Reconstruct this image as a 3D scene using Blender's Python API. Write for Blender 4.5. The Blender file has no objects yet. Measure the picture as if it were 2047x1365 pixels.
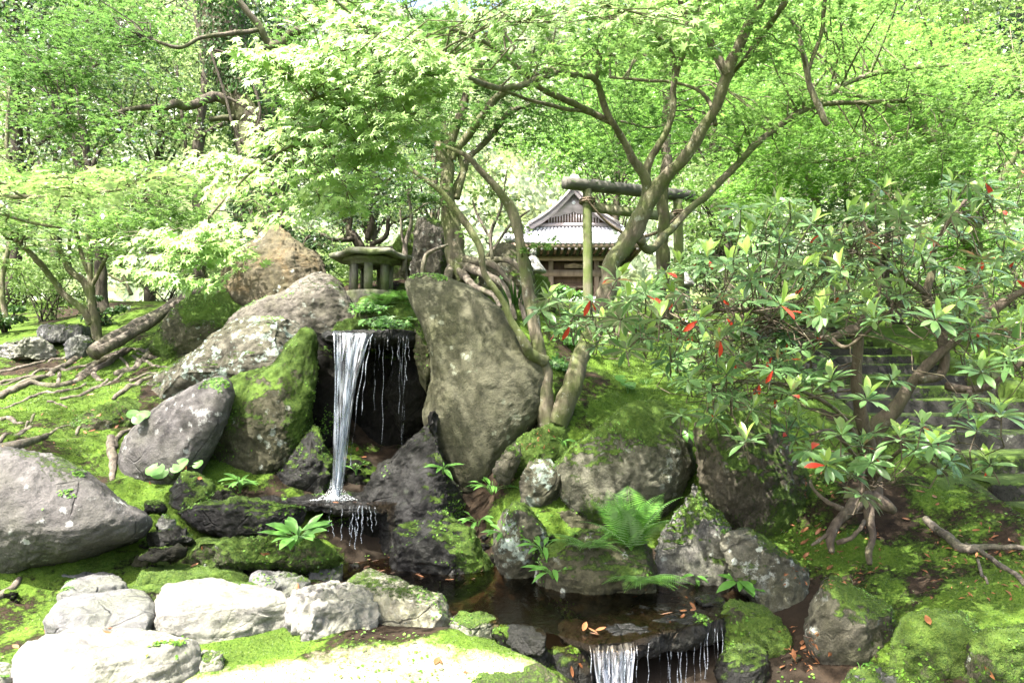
import bpy, math, random
import numpy as np
from mathutils import Vector, Matrix, noise as mnoise
from mathutils.bvhtree import BVHTree

random.seed(7)
rng = np.random.default_rng(11)
SC = bpy.context.scene
COL = SC.collection

# ------------------------------------------------------------------ camera
F, CX, CY = 1400.0, 1023.5, 682.5
CAMZ = 1.45
PITCH = math.atan(97.5 / F)
cam_d = bpy.data.cameras.new('camera')
cam = bpy.data.objects.new('camera', cam_d)
COL.objects.link(cam)
cam.location = (0, 0, CAMZ)
cam.rotation_euler = (math.pi / 2 + PITCH, 0, 0)
cam_d.sensor_width = 36.0
cam_d.lens = F / 2047.0 * 36.0
cam_d.clip_end = 3000
cam_d.clip_start = 0.05
SC.camera = cam

# ------------------------------------------------------------------ sky and sun
SUN_EL = math.radians(60)
SUN_AZ = math.radians(222)            # clockwise from +Y
S = np.array([math.sin(SUN_AZ) * math.cos(SUN_EL), math.cos(SUN_AZ) * math.cos(SUN_EL), math.sin(SUN_EL)])
world = bpy.data.worlds.new('World')
SC.world = world
world.use_nodes = True
wn = world.node_tree
for n in list(wn.nodes):
    wn.nodes.remove(n)
sky = wn.nodes.new('ShaderNodeTexSky')
sky.sky_type = 'NISHITA'
sky.sun_disc = False
sky.sun_elevation = SUN_EL
sky.sun_rotation = SUN_AZ
sky.air_density = 1.0
sky.dust_density = 7.0
sky.ozone_density = 1.0
bg = wn.nodes.new('ShaderNodeBackground')
bg.inputs['Strength'].default_value = 0.15
wo = wn.nodes.new('ShaderNodeOutputWorld')
wn.links.new(sky.outputs[0], bg.inputs[0])
wn.links.new(bg.outputs[0], wo.inputs[0])
sun_d = bpy.data.lights.new('sun', 'SUN')
sun_d.energy = 5.0
sun_d.angle = math.radians(0.5)
sun_d.color = (1.0, 0.95, 0.87)
sun = bpy.data.objects.new('sun', sun_d)
COL.objects.link(sun)
sun.rotation_euler = Vector(S).to_track_quat('Z', 'Y').to_euler()
SC.view_settings.view_transform = 'Standard'
SC.view_settings.look = 'None'
SC.view_settings.gamma = 1
SC.view_settings.use_curve_mapping = False
SC.view_settings.exposure = 2.42
SC.cycles.max_bounces = 8
SC.cycles.diffuse_bounces = 4
SC.cycles.transmission_bounces = 5
SC.cycles.transparent_max_bounces = 12
SC.cycles.use_denoising = True

# ------------------------------------------------------------------ projection helpers
sp, cp = math.sin(PITCH), math.cos(PITCH)
def P(px, py, Y):
    """world point at distance Y ahead seen at (px, py) of the photograph"""
    dx = (px - CX) / F; dz = (CY - py) / F
    wy = cp - sp * dz; wz = sp + cp * dz
    s = Y / wy
    return np.array([dx * s, Y + 0 * wz, CAMZ + wz * s])
def PV(px, py, Y):
    px = np.asarray(px, float); py = np.asarray(py, float); Y = np.asarray(Y, float)
    dx = (px - CX) / F; dz = (CY - py) / F
    wy = cp - sp * dz; wz = sp + cp * dz
    s = Y / wy
    return np.stack([dx * s, Y * np.ones_like(px), CAMZ + wz * s], -1)
def G(px, py, z):
    """point of the horizontal plane z seen at (px, py)"""
    dx = (px - CX) / F; dz = (CY - py) / F
    wy = cp - sp * dz; wz = sp + cp * dz
    s = (z - CAMZ) / wz
    return np.array([dx * s, wy * s, z])
def RPX(r, Y):
    return r / F * Y

# ------------------------------------------------------------------ noise
def _h(ix, iy, iz, sd):
    n = (ix.astype(np.int64) * 374761393 + iy.astype(np.int64) * 668265263 + iz.astype(np.int64) * 2147483647 + sd * 974634777) & 0xFFFFFFFF
    n = ((n ^ (n >> 13)) * 1274126177) & 0xFFFFFFFF
    n = (n ^ (n >> 16)) * 2246822519 & 0xFFFFFFFF
    return ((n ^ (n >> 15)) & 0xFFFFFF) / float(0xFFFFFF) * 2 - 1
def vn(p, sd=0):
    i = np.floor(p).astype(np.int64); f = p - i
    f = f * f * f * (f * (f * 6 - 15) + 10)
    r = 0
    for a in (0, 1):
        wa = f[..., 0] if a else 1 - f[..., 0]
        for b in (0, 1):
            wb = f[..., 1] if b else 1 - f[..., 1]
            for c in (0, 1):
                wc = f[..., 2] if c else 1 - f[..., 2]
                r = r + wa * wb * wc * _h(i[..., 0] + a, i[..., 1] + b, i[..., 2] + c, sd)
    return r
def fbm(p, o=4, sd=0, g=0.5):
    r = 0; a = 1.0; t = 0
    for k in range(o):
        r = r + a * vn(p * 2.03 ** k + 17.3 * k, sd + k); t += a; a *= g
    return r / t * 1.6
def sstep(x, a, b):
    t = np.clip((x - a) / (b - a), 0, 1)
    return t * t * (3 - 2 * t)

# ------------------------------------------------------------------ object helpers
def mesh_np(name, V, faces, attrs=None, smooth=True):
    """faces: list of int arrays (n,k)"""
    me = bpy.data.meshes.new(name)
    V = np.asarray(V, np.float32)
    me.vertices.add(len(V)); me.vertices.foreach_set('co', V.ravel())
    faces = [np.asarray(f, np.int32) for f in faces if len(f)]
    tot = sum(f.size for f in faces); nf = sum(len(f) for f in faces)
    me.loops.add(tot); me.polygons.add(nf)
    me.loops.foreach_set('vertex_index', np.concatenate([f.ravel() for f in faces]))
    sizes = np.concatenate([np.full(len(f), f.shape[1], np.int32) for f in faces])
    starts = np.concatenate([[0], np.cumsum(sizes)[:-1]]).astype(np.int32)
    me.polygons.foreach_set('loop_start', starts)
    try:
        me.polygons.foreach_set('loop_total', sizes)
    except Exception:
        pass
    if smooth:
        me.polygons.foreach_set('use_smooth', np.ones(nf, bool))
    me.update(calc_edges=True)
    for k, v in (attrs or {}).items():
        a = me.attributes.new(k, 'FLOAT', 'POINT')
        a.data.foreach_set('value', np.asarray(v, np.float32))
    return me
def link(name, me, mat=None, parent=None, **props):
    o = bpy.data.objects.new(name, me)
    COL.objects.link(o)
    if mat is not None and me is not None and len(me.materials) == 0:
        me.materials.append(mat)
    if parent is not None:
        o.parent = parent
    for k, v in props.items():
        if v is not None:
            o[k] = v
    return o
def tag(o, label=None, category=None, group=None, kind=None):
    if label: o['label'] = label
    if category: o['category'] = category
    if group: o['group'] = group
    if kind: o['kind'] = kind
    return o
def thing(name, label, cat, loc=(0, 0, 0), group=None, rotz=0.0):
    o = bpy.data.objects.new(name, None)
    COL.objects.link(o); o.location = loc; o.rotation_euler = (0, 0, rotz)
    o.empty_display_size = 0.1
    return tag(o, label, cat, group)

class MB:
    """collects shapes for one mesh"""
    def __init__(s): s.V = []; s.F = {}; s.n = 0
    def add(s, V, faces):
        V = np.asarray(V, float)
        for f in faces:
            f = np.asarray(f, int)
            if len(f): s.F.setdefault(f.shape[1], []).append(f + s.n)
        s.V.append(V); s.n += len(V)
    def box(s, c, size, rz=0.0, jit=0.0, R=None):
        x, y, z = [q / 2 for q in size]
        v = np.array([[a * x, b * y, d * z] for d in (-1, 1) for b in (-1, 1) for a in (-1, 1)], float)
        if jit: v += rng.uniform(-jit, jit, v.shape)
        if rz:
            cc, ss = math.cos(rz), math.sin(rz)
            v = v @ np.array([[cc, ss, 0], [-ss, cc, 0], [0, 0, 1]])
        if R is not None: v = v @ np.asarray(R).T
        s.add(v + np.asarray(c, float), [[[0, 2, 3, 1], [4, 5, 7, 6], [0, 1, 5, 4], [2, 6, 7, 3], [0, 4, 6, 2], [1, 3, 7, 5]]])
    def tube(s, pts, rad, sides=8, rough=0.0, sd=0, cap=True):
        pts = np.asarray(pts, float); n = len(pts)
        rad = np.broadcast_to(np.asarray(rad, float), (n,))
        t = np.gradient(pts, axis=0); t /= np.linalg.norm(t, axis=1)[:, None] + 1e-9
        ref = np.array([0.13, 0.21, 0.97]) if abs(t[0, 2]) < 0.9 else np.array([0.97, 0.2, 0.1])
        u = np.zeros_like(pts); a = np.cross(t[0], ref); a /= np.linalg.norm(a)
        for i in range(n):
            a = a - t[i] * np.dot(a, t[i]); a /= np.linalg.norm(a) + 1e-9; u[i] = a
        w = np.cross(t, u)
        ang = np.linspace(0, 2 * math.pi, sides, endpoint=False)
        ring = u[:, None, :] * np.cos(ang)[None, :, None] + w[:, None, :] * np.sin(ang)[None, :, None]
        rr = rad[:, None] * np.ones((n, sides))
        if rough:
            q = pts[:, None, :] + ring * rad[:, None, None]
            sc = 0.6 / max(rad.mean(), 1e-3)
            rr = rr * (1 + rough * fbm(q * np.array([sc, sc, sc * .55]), 3, sd))
        V = (pts[:, None, :] + ring * rr[..., None]).reshape(-1, 3)
        i = np.arange(n - 1)[:, None] * sides; j = np.arange(sides)[None, :]; j2 = (j + 1) % sides
        q = np.stack([i + j, i + j2, i + sides + j2, i + sides + j], -1).reshape(-1, 4)
        fs = [q]
        if cap:
            V = np.vstack([V, pts[-1:], pts[:1]])
            tip = n * sides
            k = np.arange(sides); b = (n - 1) * sides
            fs.append(np.stack([b + k, b + (k + 1) % sides, np.full(sides, tip)], -1))
            fs.append(np.stack([(k + 1) % sides, k, np.full(sides, tip + 1)], -1))
        s.add(V, fs)
    def mesh(s, name, smooth=True):
        if not s.V: return None
        return mesh_np(name, np.vstack(s.V), [np.vstack(f) for f in s.F.values()], None, smooth)
    def obj(s, name, mat, parent=None, smooth=True, **props):
        me = s.mesh(name, smooth)
        return link(name, me, mat, parent, **props)

def smooth_path(pts, rad, per=6, closed=False):
    """Catmull-Rom through points with radii"""
    A = np.column_stack([np.asarray(pts, float), np.asarray(rad, float)])
    n = len(A); out = []
    for i in range(n - 1):
        p0 = A[max(i - 1, 0)]; p1 = A[i]; p2 = A[i + 1]; p3 = A[min(i + 2, n - 1)]
        for k in range(per):
            t = k / per
            out.append(0.5 * ((2 * p1) + (-p0 + p2) * t + (2 * p0 - 5 * p1 + 4 * p2 - p3) * t * t + (-p0 + 3 * p1 - 3 * p2 + p3) * t ** 3))
    out.append(A[-1]); out = np.array(out)
    return out[:, :3], np.maximum(out[:, 3], 1e-4)

# ------------------------------------------------------------------ materials
class N:
    def __init__(s, name):
        s.m = bpy.data.materials.new(name); s.m.use_nodes = True
        s.t = s.m.node_tree
        for n in list(s.t.nodes): s.t.nodes.remove(n)
        s.out = s.t.nodes.new('ShaderNodeOutputMaterial')
    def n(s, typ, **kw):
        nd = s.t.nodes.new('ShaderNode' + typ)
        for k, v in kw.items():
            if k.startswith('_'): setattr(nd, k[1:], v)
            else: s.set(nd, k, v)
        return nd
    def set(s, nd, k, v):
        k = int(k[1:]) if k[0] == 'i' and k[1:].isdigit() else k.replace('__', ' ')
        i = nd.inputs[k]
        if isinstance(v, bpy.types.NodeSocket): s.t.links.new(v, i)
        elif isinstance(v, bpy.types.Node): s.t.links.new(v.outputs[0], i)
        else: i.default_value = v
    def coord(s, obj=True, scale=None):
        c = s.n('TexCoord').outputs['Object']
        if scale:
            c = s.n('Mapping', Vector=c, Scale=scale).outputs[0]
        return c
    def noise(s, v, scale, det=4, rough=0.55, dist=0.0, off=None):
        if off is not None:
            v = s.n('Mapping', Vector=v, Location=(off, off * 1.7, off * .6)).outputs[0]
        return s.n('TexNoise', Vector=v, Scale=scale, Detail=det, Roughness=rough, Distortion=dist).outputs[0]
    def ramp(s, fac, stops, interp='LINEAR'):
        r = s.n('ValToRGB', Fac=fac); r.color_ramp.interpolation = interp
        e = r.color_ramp.elements
        while len(e) < len(stops): e.new(0.5)
        for k, (p, c) in enumerate(stops):
            e[k].position = p
            e[k].color = (c, c, c, 1) if isinstance(c, (int, float)) else (*c, 1)
        return r.outputs[0]
    def mix(s, f, a, b):
        nd = s.n('Mix', _data_type='RGBA'); s.set(nd, 'i0', f)
        for idx, v in ((6, a), (7, b)):
            if isinstance(v, tuple): v = (*v, 1) if len(v) == 3 else v
            s.set(nd, 'i%d' % idx, v)
        return nd.outputs[2]
    def math(s, op, a, b=0.0, clamp=False):
        nd = s.n('Math', _operation=op, _use_clamp=clamp)
        s.set(nd, 'i0', a); s.set(nd, 'i1', b); return nd.outputs[0]
    def attr(s, name):
        return s.n('Attribute', _attribute_name=name).outputs['Fac']
    def bump(s, h, strength, dist, normal=None):
        b = s.n('Bump', Height=h, Strength=strength, Distance=dist)
        if normal is not None: s.set(b, 'Normal', normal)
        return b.outputs[0]
    def bsdf(s, color, rough=0.8, normal=None, spec=0.5, **kw):
        b = s.n('BsdfPrincipled')
        s.set(b, 'Base Color', (*color, 1) if isinstance(color, tuple) and len(color) == 3 else color)
        s.set(b, 'Roughness', rough); s.set(b, 'Specular IOR Level', spec)
        if normal is not None: s.set(b, 'Normal', normal)
        for k, v in kw.items(): s.set(b, k, v)
        return b
    def done(s, shader):
        s.t.links.new(shader.outputs[0] if isinstance(shader, bpy.types.Node) else shader, s.out.inputs[0])
        return s.m

_rm = {}
def moss_col(m, v):
    a = m.noise(v, 3.5, 5, .6); b = m.noise(v, 60, 3, .7)
    c = m.ramp(a, [(.25, (.016, .034, .005)), (.48, (.032, .070, .008)), (.62, (.060, .115, .012)), (.80, (.100, .155, .034))])
    return m.mix(m.ramp(b, [(.35, 0.0), (.7, .55)]), c, (.125, .180, .028))
def rock_mat(base=(.20, .18, .15), dark=(.07, .065, .055), lichen=.35, lcol=(.42, .46, .40), wet=0.0, orange=0.0, cracks=.7, key=''):
    k = (base, dark, lichen, lcol, wet, orange, key)
    if k in _rm: return _rm[k]
    m = N('rock'); v = m.coord()
    n1 = m.noise(v, 2.2, 8, .62, .4); n2 = m.noise(v, 14, 8, .68); n3 = m.noise(v, 75, 5, .75)
    c = m.mix(m.ramp(n1, [(.32, 0.0), (.68, 1.0)]), dark, base)
    # olive algae film
    alg = m.noise(v, 1.6, 6, .6, off=7.0)
    c = m.mix(m.ramp(alg, [(.42, 0.0), (.66, .62)]), c, (base[0] * .42, base[1] * .50, base[2] * .22))
    c = m.mix(m.math('MULTIPLY', m.ramp(n2, [(.38, 1.0), (.55, 0.0)]), .55), c, (dark[0] * .45, dark[1] * .45, dark[2] * .45))
    c = m.mix(m.math('MULTIPLY', m.ramp(n3, [(.5, 0.0), (.75, 1.0)]), .35), c, tuple(min(.5, q * 1.8) for q in base))
    cr = m.n('TexVoronoi', Vector=m.n('Mapping', Vector=m.mix(.12, v, m.n('TexNoise', Vector=v, Scale=3.0).outputs['Color'])).outputs[0], Scale=2.6); cr.feature = 'DISTANCE_TO_EDGE'
    crack = m.ramp(cr.outputs['Distance'], [(.0, 1.0), (.018, 0.0)])
    crack = m.math('MULTIPLY', crack, m.ramp(m.noise(v, 2.4, 3, .5, off=9.), [(.5, 0.0), (.6, cracks)]))
    c = m.mix(crack, c, tuple(q * .4 for q in dark))
    if orange:
        o = m.noise(v, 3.0, 7, .7, .6, off=3.0)
        c = m.mix(m.ramp(o, [(.50 - orange * .10, 0.0), (.64, .30)]), c, (.20, .125, .045))
    if lichen:
        vo = m.n('TexVoronoi', Vector=m.n('Mapping', Vector=v, Location=(2.2, .4, 1.1)).outputs[0], Scale=9.0)
        wob = m.noise(v, 22, 5, .7)
        d = m.math('ADD', vo.outputs['Distance'], m.math('MULTIPLY', wob, .95))
        pick = m.ramp(m.noise(v, 1.9, 3, .5, off=11.0), [(.58 - lichen * .25, 0.0), (.64 - lichen * .2, 1.0)])
        spots = m.ramp(d, [(.58, 1.0), (.68, 0.0)])
        crust = m.ramp(m.noise(v, 7.0, 9, .72, off=5.0), [(.60 - lichen * .06, 0.0), (.66 - lichen * .06, .85)])
        lm = m.math('MULTIPLY', m.math('MAXIMUM', spots, crust), pick)
        c = m.mix(m.math('MULTIPLY', lm, .7), c, lcol)
    mo = m.attr('moss')
    mfine = m.noise(v, 34, 6, .75)
    mm = m.ramp(m.math('ADD', mo, m.math('MULTIPLY', m.math('SUBTRACT', mfine, .5), 1.5)), [(.42, 0.0), (.62, 1.0)])
    c = m.mix(mm, c, moss_col(m, v))
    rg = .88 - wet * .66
    r = m.mix(mm, (rg, rg, rg), (.95, .95, .95))
    h = m.math('ADD', m.math('MULTIPLY', n2, .8), m.math('MULTIPLY', n3, .45))
    h = m.math('ADD', h, m.math('MULTIPLY', m.noise(v, 5.5, 4, .6, .8), .8))
    h = m.math('SUBTRACT', h, m.math('MULTIPLY', crack, .6))
    h = m.math('ADD', h, m.math('MULTIPLY', mm, m.math('ADD', .25, m.math('MULTIPLY', m.noise(v, 120, 2, .8), .7))))
    nr = m.bump(h, 1.0, .026)
    b = m.bsdf(c, r, nr, .30 if wet < .2 or wet > .7 else .12)
    _rm[k] = m.done(b)
    return _rm[k]

def leaf_mat(name, c1, c2, trans=.5, gloss=.25, rough=.45, hue_patch=True):
    m = N(name)
    isl = m.n('NewGeometry').outputs['Random Per Island']
    v = m.coord()
    pat = m.noise(v, .9, 3, .5)
    f = m.math('ADD', m.math('MULTIPLY', isl, .65), m.math('MULTIPLY', m.math('SUBTRACT', pat, .3), .8))
    c = m.mix(m.math('MULTIPLY', f, 1.0, True), c1, c2)
    d = m.n('BsdfDiffuse', Color=c)
    tcol = m.mix(1.0, c, c)
    tr = m.n('BsdfTranslucent')
    hs = m.n('HueSaturation', Color=c, Hue=.497, Saturation=1.0, Value=1.25)
    m.set(tr, 'Color', hs)
    mx = m.n('MixShader', Fac=trans); m.set(mx, 'i1', d); m.set(mx, 'i2', tr)
    g = m.n('BsdfGlossy', Roughness=rough); m.set(g, 'Color', (1, 1, 1, 1))
    fr = m.n('Fresnel', IOR=1.42)
    mx2 = m.n('MixShader'); m.set(mx2, 'Fac', m.math('MULTIPLY', fr, gloss * 3)); m.set(mx2, 'i1', mx); m.set(mx2, 'i2', g)
    return m.done(mx2)

def bark_mat(name, a, b, moss=.3, scale=9, lich=.3):
    m = N(name); v = m.coord(); vs = m.coord(scale=(1, 1, .3))
    n1 = m.noise(vs, scale * 2.2, 8, .7, .3); n2 = m.noise(v, 3.5, 5, .6); n3 = m.noise(vs, 90, 4, .7)
    c = m.mix(m.ramp(n1, [(.35, 0.0), (.65, 1.0)]), a, b)
    c = m.mix(m.math('MULTIPLY', m.ramp(n2, [(.55 - moss * .25, 0.0), (.72 - moss * .2, 1.0)]), moss * 1.2, True), c, (.075, .105, .022))
    c = m.mix(m.math('MULTIPLY', m.ramp(m.noise(v, 16, 6, .7, off=4.), [(.60, 0.0), (.66, 1.0)]), lich), c, (.34, .36, .29))
    nr = m.bump(m.math('ADD', n1, m.math('MULTIPLY', n3, .4)), 1.0, .022)
    return m.done(m.bsdf(c, .88, nr, .3))

def plain(name, c1, c2, scale=12, rough=.8, stretch=None, bump=.4, dist=.006, spec=.3):
    m = N(name); v = m.coord(scale=stretch) if stretch else m.coord()
    n1 = m.noise(v, scale, 7, .65); n2 = m.noise(v, scale * 6, 4, .7)
    c = m.mix(m.ramp(n1, [(.3, 0.0), (.7, 1.0)]), c1, c2)
    return m.done(m.bsdf(c, rough, m.bump(m.math('ADD', n1, m.math('MULTIPLY', n2, .5)), bump, dist), spec))

M = {}
M['maple_near'] = leaf_mat('maple_leaf_near', (.15, .31, .065), (.36, .49, .16), .42, .15)  # paler copy of the maple leaf, strong sun put into its colour
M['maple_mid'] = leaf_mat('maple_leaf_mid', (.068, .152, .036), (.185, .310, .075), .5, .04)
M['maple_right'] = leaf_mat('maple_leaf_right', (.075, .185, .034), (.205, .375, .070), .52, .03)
M['maple_shaded'] = leaf_mat('maple_leaf_shaded', (.038, .100, .024), (.118, .220, .050), .45, .04)  # darker copy of the maple leaf, shade put into its colour
M['broad_dark'] = leaf_mat('dark_evergreen_leaf', (.018, .050, .012), (.060, .130, .030), .3, .3, .35)
M['broad_mid'] = leaf_mat('broadleaf', (.070, .135, .035), (.20, .30, .085), .45, .07)
M['broad_pale'] = leaf_mat('pale_broadleaf', (.13, .22, .07), (.31, .41, .16), .45, .05)
M['conifer'] = leaf_mat('conifer_needles', (.022, .055, .030), (.070, .125, .062), .2, .1)
M['hill'] = leaf_mat('hillside_leaves', (.17, .22, .13), (.38, .44, .30), .3, .03)  # distant haze and white glow are put into this pale leaf colour
M['rhodo'] = leaf_mat('rhododendron_leaf', (.048, .122, .034), (.135, .240, .075), .34, .26, .36)
M['rhodo_young'] = leaf_mat('young_rhododendron_leaf', (.17, .30, .05), (.33, .46, .10), .45, .25, .35)
M['rhodo_red'] = leaf_mat('red_rhododendron_leaf', (.40, .022, .010), (.62, .070, .035), .35, .25, .4)
M['plant'] = leaf_mat('fresh_plant_leaf', (.045, .150, .020), (.13, .31, .045), .4, .25, .4)
M['fern'] = leaf_mat('fern_leaf', (.045, .16, .018), (.16, .34, .050), .45, .15, .5)
M['ivy'] = leaf_mat('ivy_leaf', (.012, .040, .008), (.048, .115, .020), .3, .12, .5)
M['cover'] = leaf_mat('creeping_leaf', (.035, .10, .012), (.15, .30, .035), .35, .15, .5)
M['tuft'] = leaf_mat('moss_tuft', (.028, .066, .008), (.100, .165, .026), .35, .02, .8)
M['dead'] = leaf_mat('dead_leaf', (.075, .025, .010), (.32, .14, .055), .2, .2, .5)
M['bark'] = bark_mat('maple_bark', (.055, .045, .030), (.19, .165, .115), .6, 7, .6)
M['bark_dark'] = bark_mat('dark_bark', (.020, .017, .012), (.075, .062, .045), .15, lich=.1)
M['bark_ivy'] = bark_mat('old_tree_bark', (.026, .021, .015), (.125, .105, .078), .5, 4, .12)
M['bark_rh'] = bark_mat('rhododendron_bark', (.055, .040, .028), (.150, .120, .088), .3)
M['root'] = bark_mat('root_bark', (.050, .042, .034), (.17, .145, .115), .3)
M['wood_old'] = plain('weathered_wood', (.10, .075, .055), (.25, .19, .14), 6, .85, (1, 1, .2))
M['wood_gable'] = plain('silvered_wood', (.20, .175, .18), (.38, .34, .35), 7, .85, (.3, 1, 1))
M['wood_dark'] = plain('brown_wood', (.035, .022, .014), (.12, .075, .045), 7, .8, (1, 1, .25))
M['wood_green'] = bark_mat('mossy_torii_wood', (.085, .085, .050), (.23, .21, .15), .75, 4, .1)
M['wood_grey'] = plain('dark_grey_log', (.022, .022, .018), (.125, .12, .10), 5, .8, (.25, 1, 1), .5, .01)
M['tile'] = plain('grey_roof_tile', (.26, .26, .29), (.46, .46, .51), 9, .45, None, .3, .004, .6)
M['concrete'] = bark_mat('weathered_concrete', (.075, .072, .058), (.20, .195, .16), .6, 6, .2)
M['granite'] = plain('lantern_stone', (.13, .13, .12), (.33, .33, .31), 20, .9)
M['rope'] = plain('straw_rope', (.07, .05, .035), (.17, .13, .09), 40, .9)
M['paper'] = plain('white_paper', (.70, .72, .76), (.85, .86, .88), 5, .7, None, .1)
M['step'] = rock_mat((.034, .032, .027), (.010, .010, .009), .06, (.26, .28, .22), key='step')
# ------------------------------------------------------------------ terrain
ctrl = []
def cp_px(px, py, Y): ctrl.append(P(px, py, Y))
def cp_w(x, y, z): ctrl.append(np.array([x, y, z], float))
# near ground
for x, y, z in [(-6, 2, .1), (-4, 1, .05), (-2, 1, .03), (0, 1, .0), (0.3, 2.2, .03), (-1.2, 3, .06), (-2.2, 3.2, .06), (-3.4, 3.6, .1), (-.3, 3.2, .10), (.1, 3.5, .16),
                (-2.9, 4.3, .12), (-1.6, 4.1, .15), (-.9, 3.75, .17), (-1.9, 4.75, .30), (-1.0, 4.5, .26), (-.35, 3.75, .2),
                (0.0, 4.2, -.02), (.5, 4.0, -.02), (1.0, 4.0, -.02), (-.3, 4.7, 0.0), (-.9, 5.0, .02), (.3, 4.6, .02), (1.2, 4.3, .03), (-.5, 5.0, 0.0),
                (.4, 3.2, -.25), (1.2, 3.2, -.25), (.8, 2.5, -.25), (.8, 1.5, -.25), (.6, 3.5, -.18), (1.3, 3.5, -.15), (.8, .5, -.25),
                (-1.2, 5.5, .5), (-.8, 5.6, .5), (-1.8, 5.3, .52), (-2.3, 5.4, .6), (-.5, 5.8, .5), (-1.1, 6.6, .9), (.2, 5.6, .9), (.9, 5.4, .75), (1.5, 5.2, .75),
                (-1.3, 7.2, 1.9), (-.4, 7.2, 2.0), (-2.2, 7.5, 2.2), (-1.9, 6.5, 1.4), (.3, 6.6, 1.7), (0.2, 7.5, 2.35)]:
    cp_w(x, y, z)
for px, py, Y in [(0, 885, 5.4), (60, 840, 6.2), (0, 800, 6.8), (0, 720, 8.2), (150, 710, 8.4), (200, 790, 6.9), (150, 860, 6.0), (190, 900, 5.7), (290, 960, 5.5), (330, 720, 8.0),
                  (0, 660, 10.5), (120, 640, 11.5), (300, 620, 10.5), (430, 600, 11), (250, 600, 14), (100, 600, 16), (500, 590, 9.0), (650, 580, 8.6), (640, 560, 10),
                  (700, 590, 7.6), (800, 590, 7.3), (950, 600, 7.6), (1000, 600, 9), (900, 560, 10), (1070, 640, 8.5), (1090, 600, 11), (1200, 610, 12), (1350, 620, 12.5),
                  (1120, 800, 6.0), (1100, 850, 5.7), (1180, 740, 7.2), (1300, 735, 7.4), (1250, 800, 6.2), (1420, 700, 8.4), (1390, 790, 6.2), (1560, 830, 5.6), (1450, 650, 10.5),
                  (1640, 900, 5.3), (1700, 1000, 4.85), (1560, 1060, 4.9), (1620, 1150, 4.4), (1560, 1300, 3.9), (1800, 1000, 4.8), (1900, 1010, 4.55), (1800, 1150, 4.15), (1950, 1150, 3.95),
                  (1700, 1250, 3.9), (1900, 1240, 3.6), (2040, 1250, 3.4), (1650, 1340, 3.6), (1480, 1340, 3.7), (1950, 1380, 3.1), (2150, 1150, 3.7),
                  (1920, 940, 5.0), (1730, 830, 6.7), (1560, 730, 8.7),
                  (1180, 900, 5.6), (1300, 900, 5.7), (1000, 900, 5.7), (1050, 1060, 5.1), (1200, 1090, 5.0), (1400, 1130, 4.8)]:
    cp_px(px, py, Y)
for x, y, z in [(3.3, 4.0, .62), (3.3, 3.0, .36), (5.0, 3.0, .42), (5.3, 5.5, 1.08), (5.2, 8, 1.72), (5.2, 10, 2.25), (6.5, 9, 2.1), (8, 7, 1.6), (9, 11, 2.6), (4, 11.5, 2.55), (6, 13, 2.8), (3, 13, 2.85),
                (4.2, 2, .1), (7, 4, .8), (1.5, 16, 3.3), (1.6, 19, 3.7), (-3, 15, 3.0), (-8, 12, 2.6), (-10, 8, 1.9), (-7, 6, 1.2), (-12, 3, .5), (6, 18, 3.6), (12, 16, 3.6),
                (-10, 20, 3.2), (0, 25, 4.2), (12, 25, 4.6), (-20, 20, 2.5), (20, 15, 4.0), (18, 3, 1.0), (0, -6, 0), (-15, -6, 0), (15, -6, 0), (30, 30, 6), (-30, 30, 3), (0, 40, 5.5), (30, 0, 2), (-30, 0, 0), (0, 95, 10), (40, 95, 14), (-40, 95, 9)]:
    cp_w(x, y, z)
CT = np.array(ctrl)
def _rbf():
    d = np.linalg.norm(CT[:, None, :2] - CT[None, :, :2], axis=2)
    n = len(CT)
    A = np.zeros((n + 1, n + 1)); A[:n, :n] = d + np.eye(n) * -.05; A[n, :n] = 1; A[:n, n] = 1
    b = np.zeros(n + 1); b[:n] = CT[:, 2]
    return np.linalg.solve(A, b)
WR = _rbf()
STX0, STX1, STY0, STY1 = 3.12, 5.05, 2.6, 11.4
def stair_z(y): return .88 + .265 * (y - 5.0)
def height(x, y, fine=True):
    x = np.asarray(x, float); y = np.asarray(y, float)
    r = np.zeros(x.shape) + WR[-1]
    for k in range(len(CT)):
        r += WR[k] * np.hypot(x - CT[k, 0], y - CT[k, 1])
    if fine:
        p = np.stack([x, y, 0 * x], -1)
        wet = sstep(r, .0, .35)
        r = r + (.035 * fbm(p * 1.6, 3, 3) + .035 * np.maximum(0, fbm(p * 3.7, 3, 5)) + .012 * fbm(p * 13, 3, 9)) * wet
        # terraced moss steps right of the main maple
        w = sstep(x, .9, 1.4) * sstep(-x, -2.8, -2.2) * sstep(y, 5.8, 6.2) * sstep(-y, -9, -8)
        ph = (y + .25 * fbm(p * .9, 2, 21)) / .33
        r = r + w * .05 * (np.floor(ph) + sstep(ph - np.floor(ph), .3, .95) - ph)
    # the stair well is cut a little deeper than the steps
    inst = sstep(x, STX0 - .02, STX0 + .06) * sstep(-x, -STX1 - .05, -STX1 + .05) * sstep(y, 2.4, 2.7) * sstep(-y, -11.6, -11.3)
    r = r * (1 - inst) + inst * np.minimum(r, stair_z(y) - .30)
    return r
def axis(a, b, fa, fb, step, grow=1.16, cap=4.0):
    core = list(np.arange(fa, fb + 1e-6, step))
    s, x = step, fa; left = []
    while x > a:
        s = min(s * grow, cap); x -= s; left.append(x)
    s, x = step, core[-1]; right = []
    while x < b:
        s = min(s * grow, cap); x += s; right.append(x)
    return np.array(left[::-1] + core + right)
gx = axis(-135, 135, -4.6, 5.6, .034, 1.1, 9); gy = axis(-35, 195, 2.6, 9.6, .034, 1.1, 16)
XX, YY = np.meshgrid(gx, gy)
ZZ = height(XX, YY)
nx, ny = len(gx), len(gy)
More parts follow.
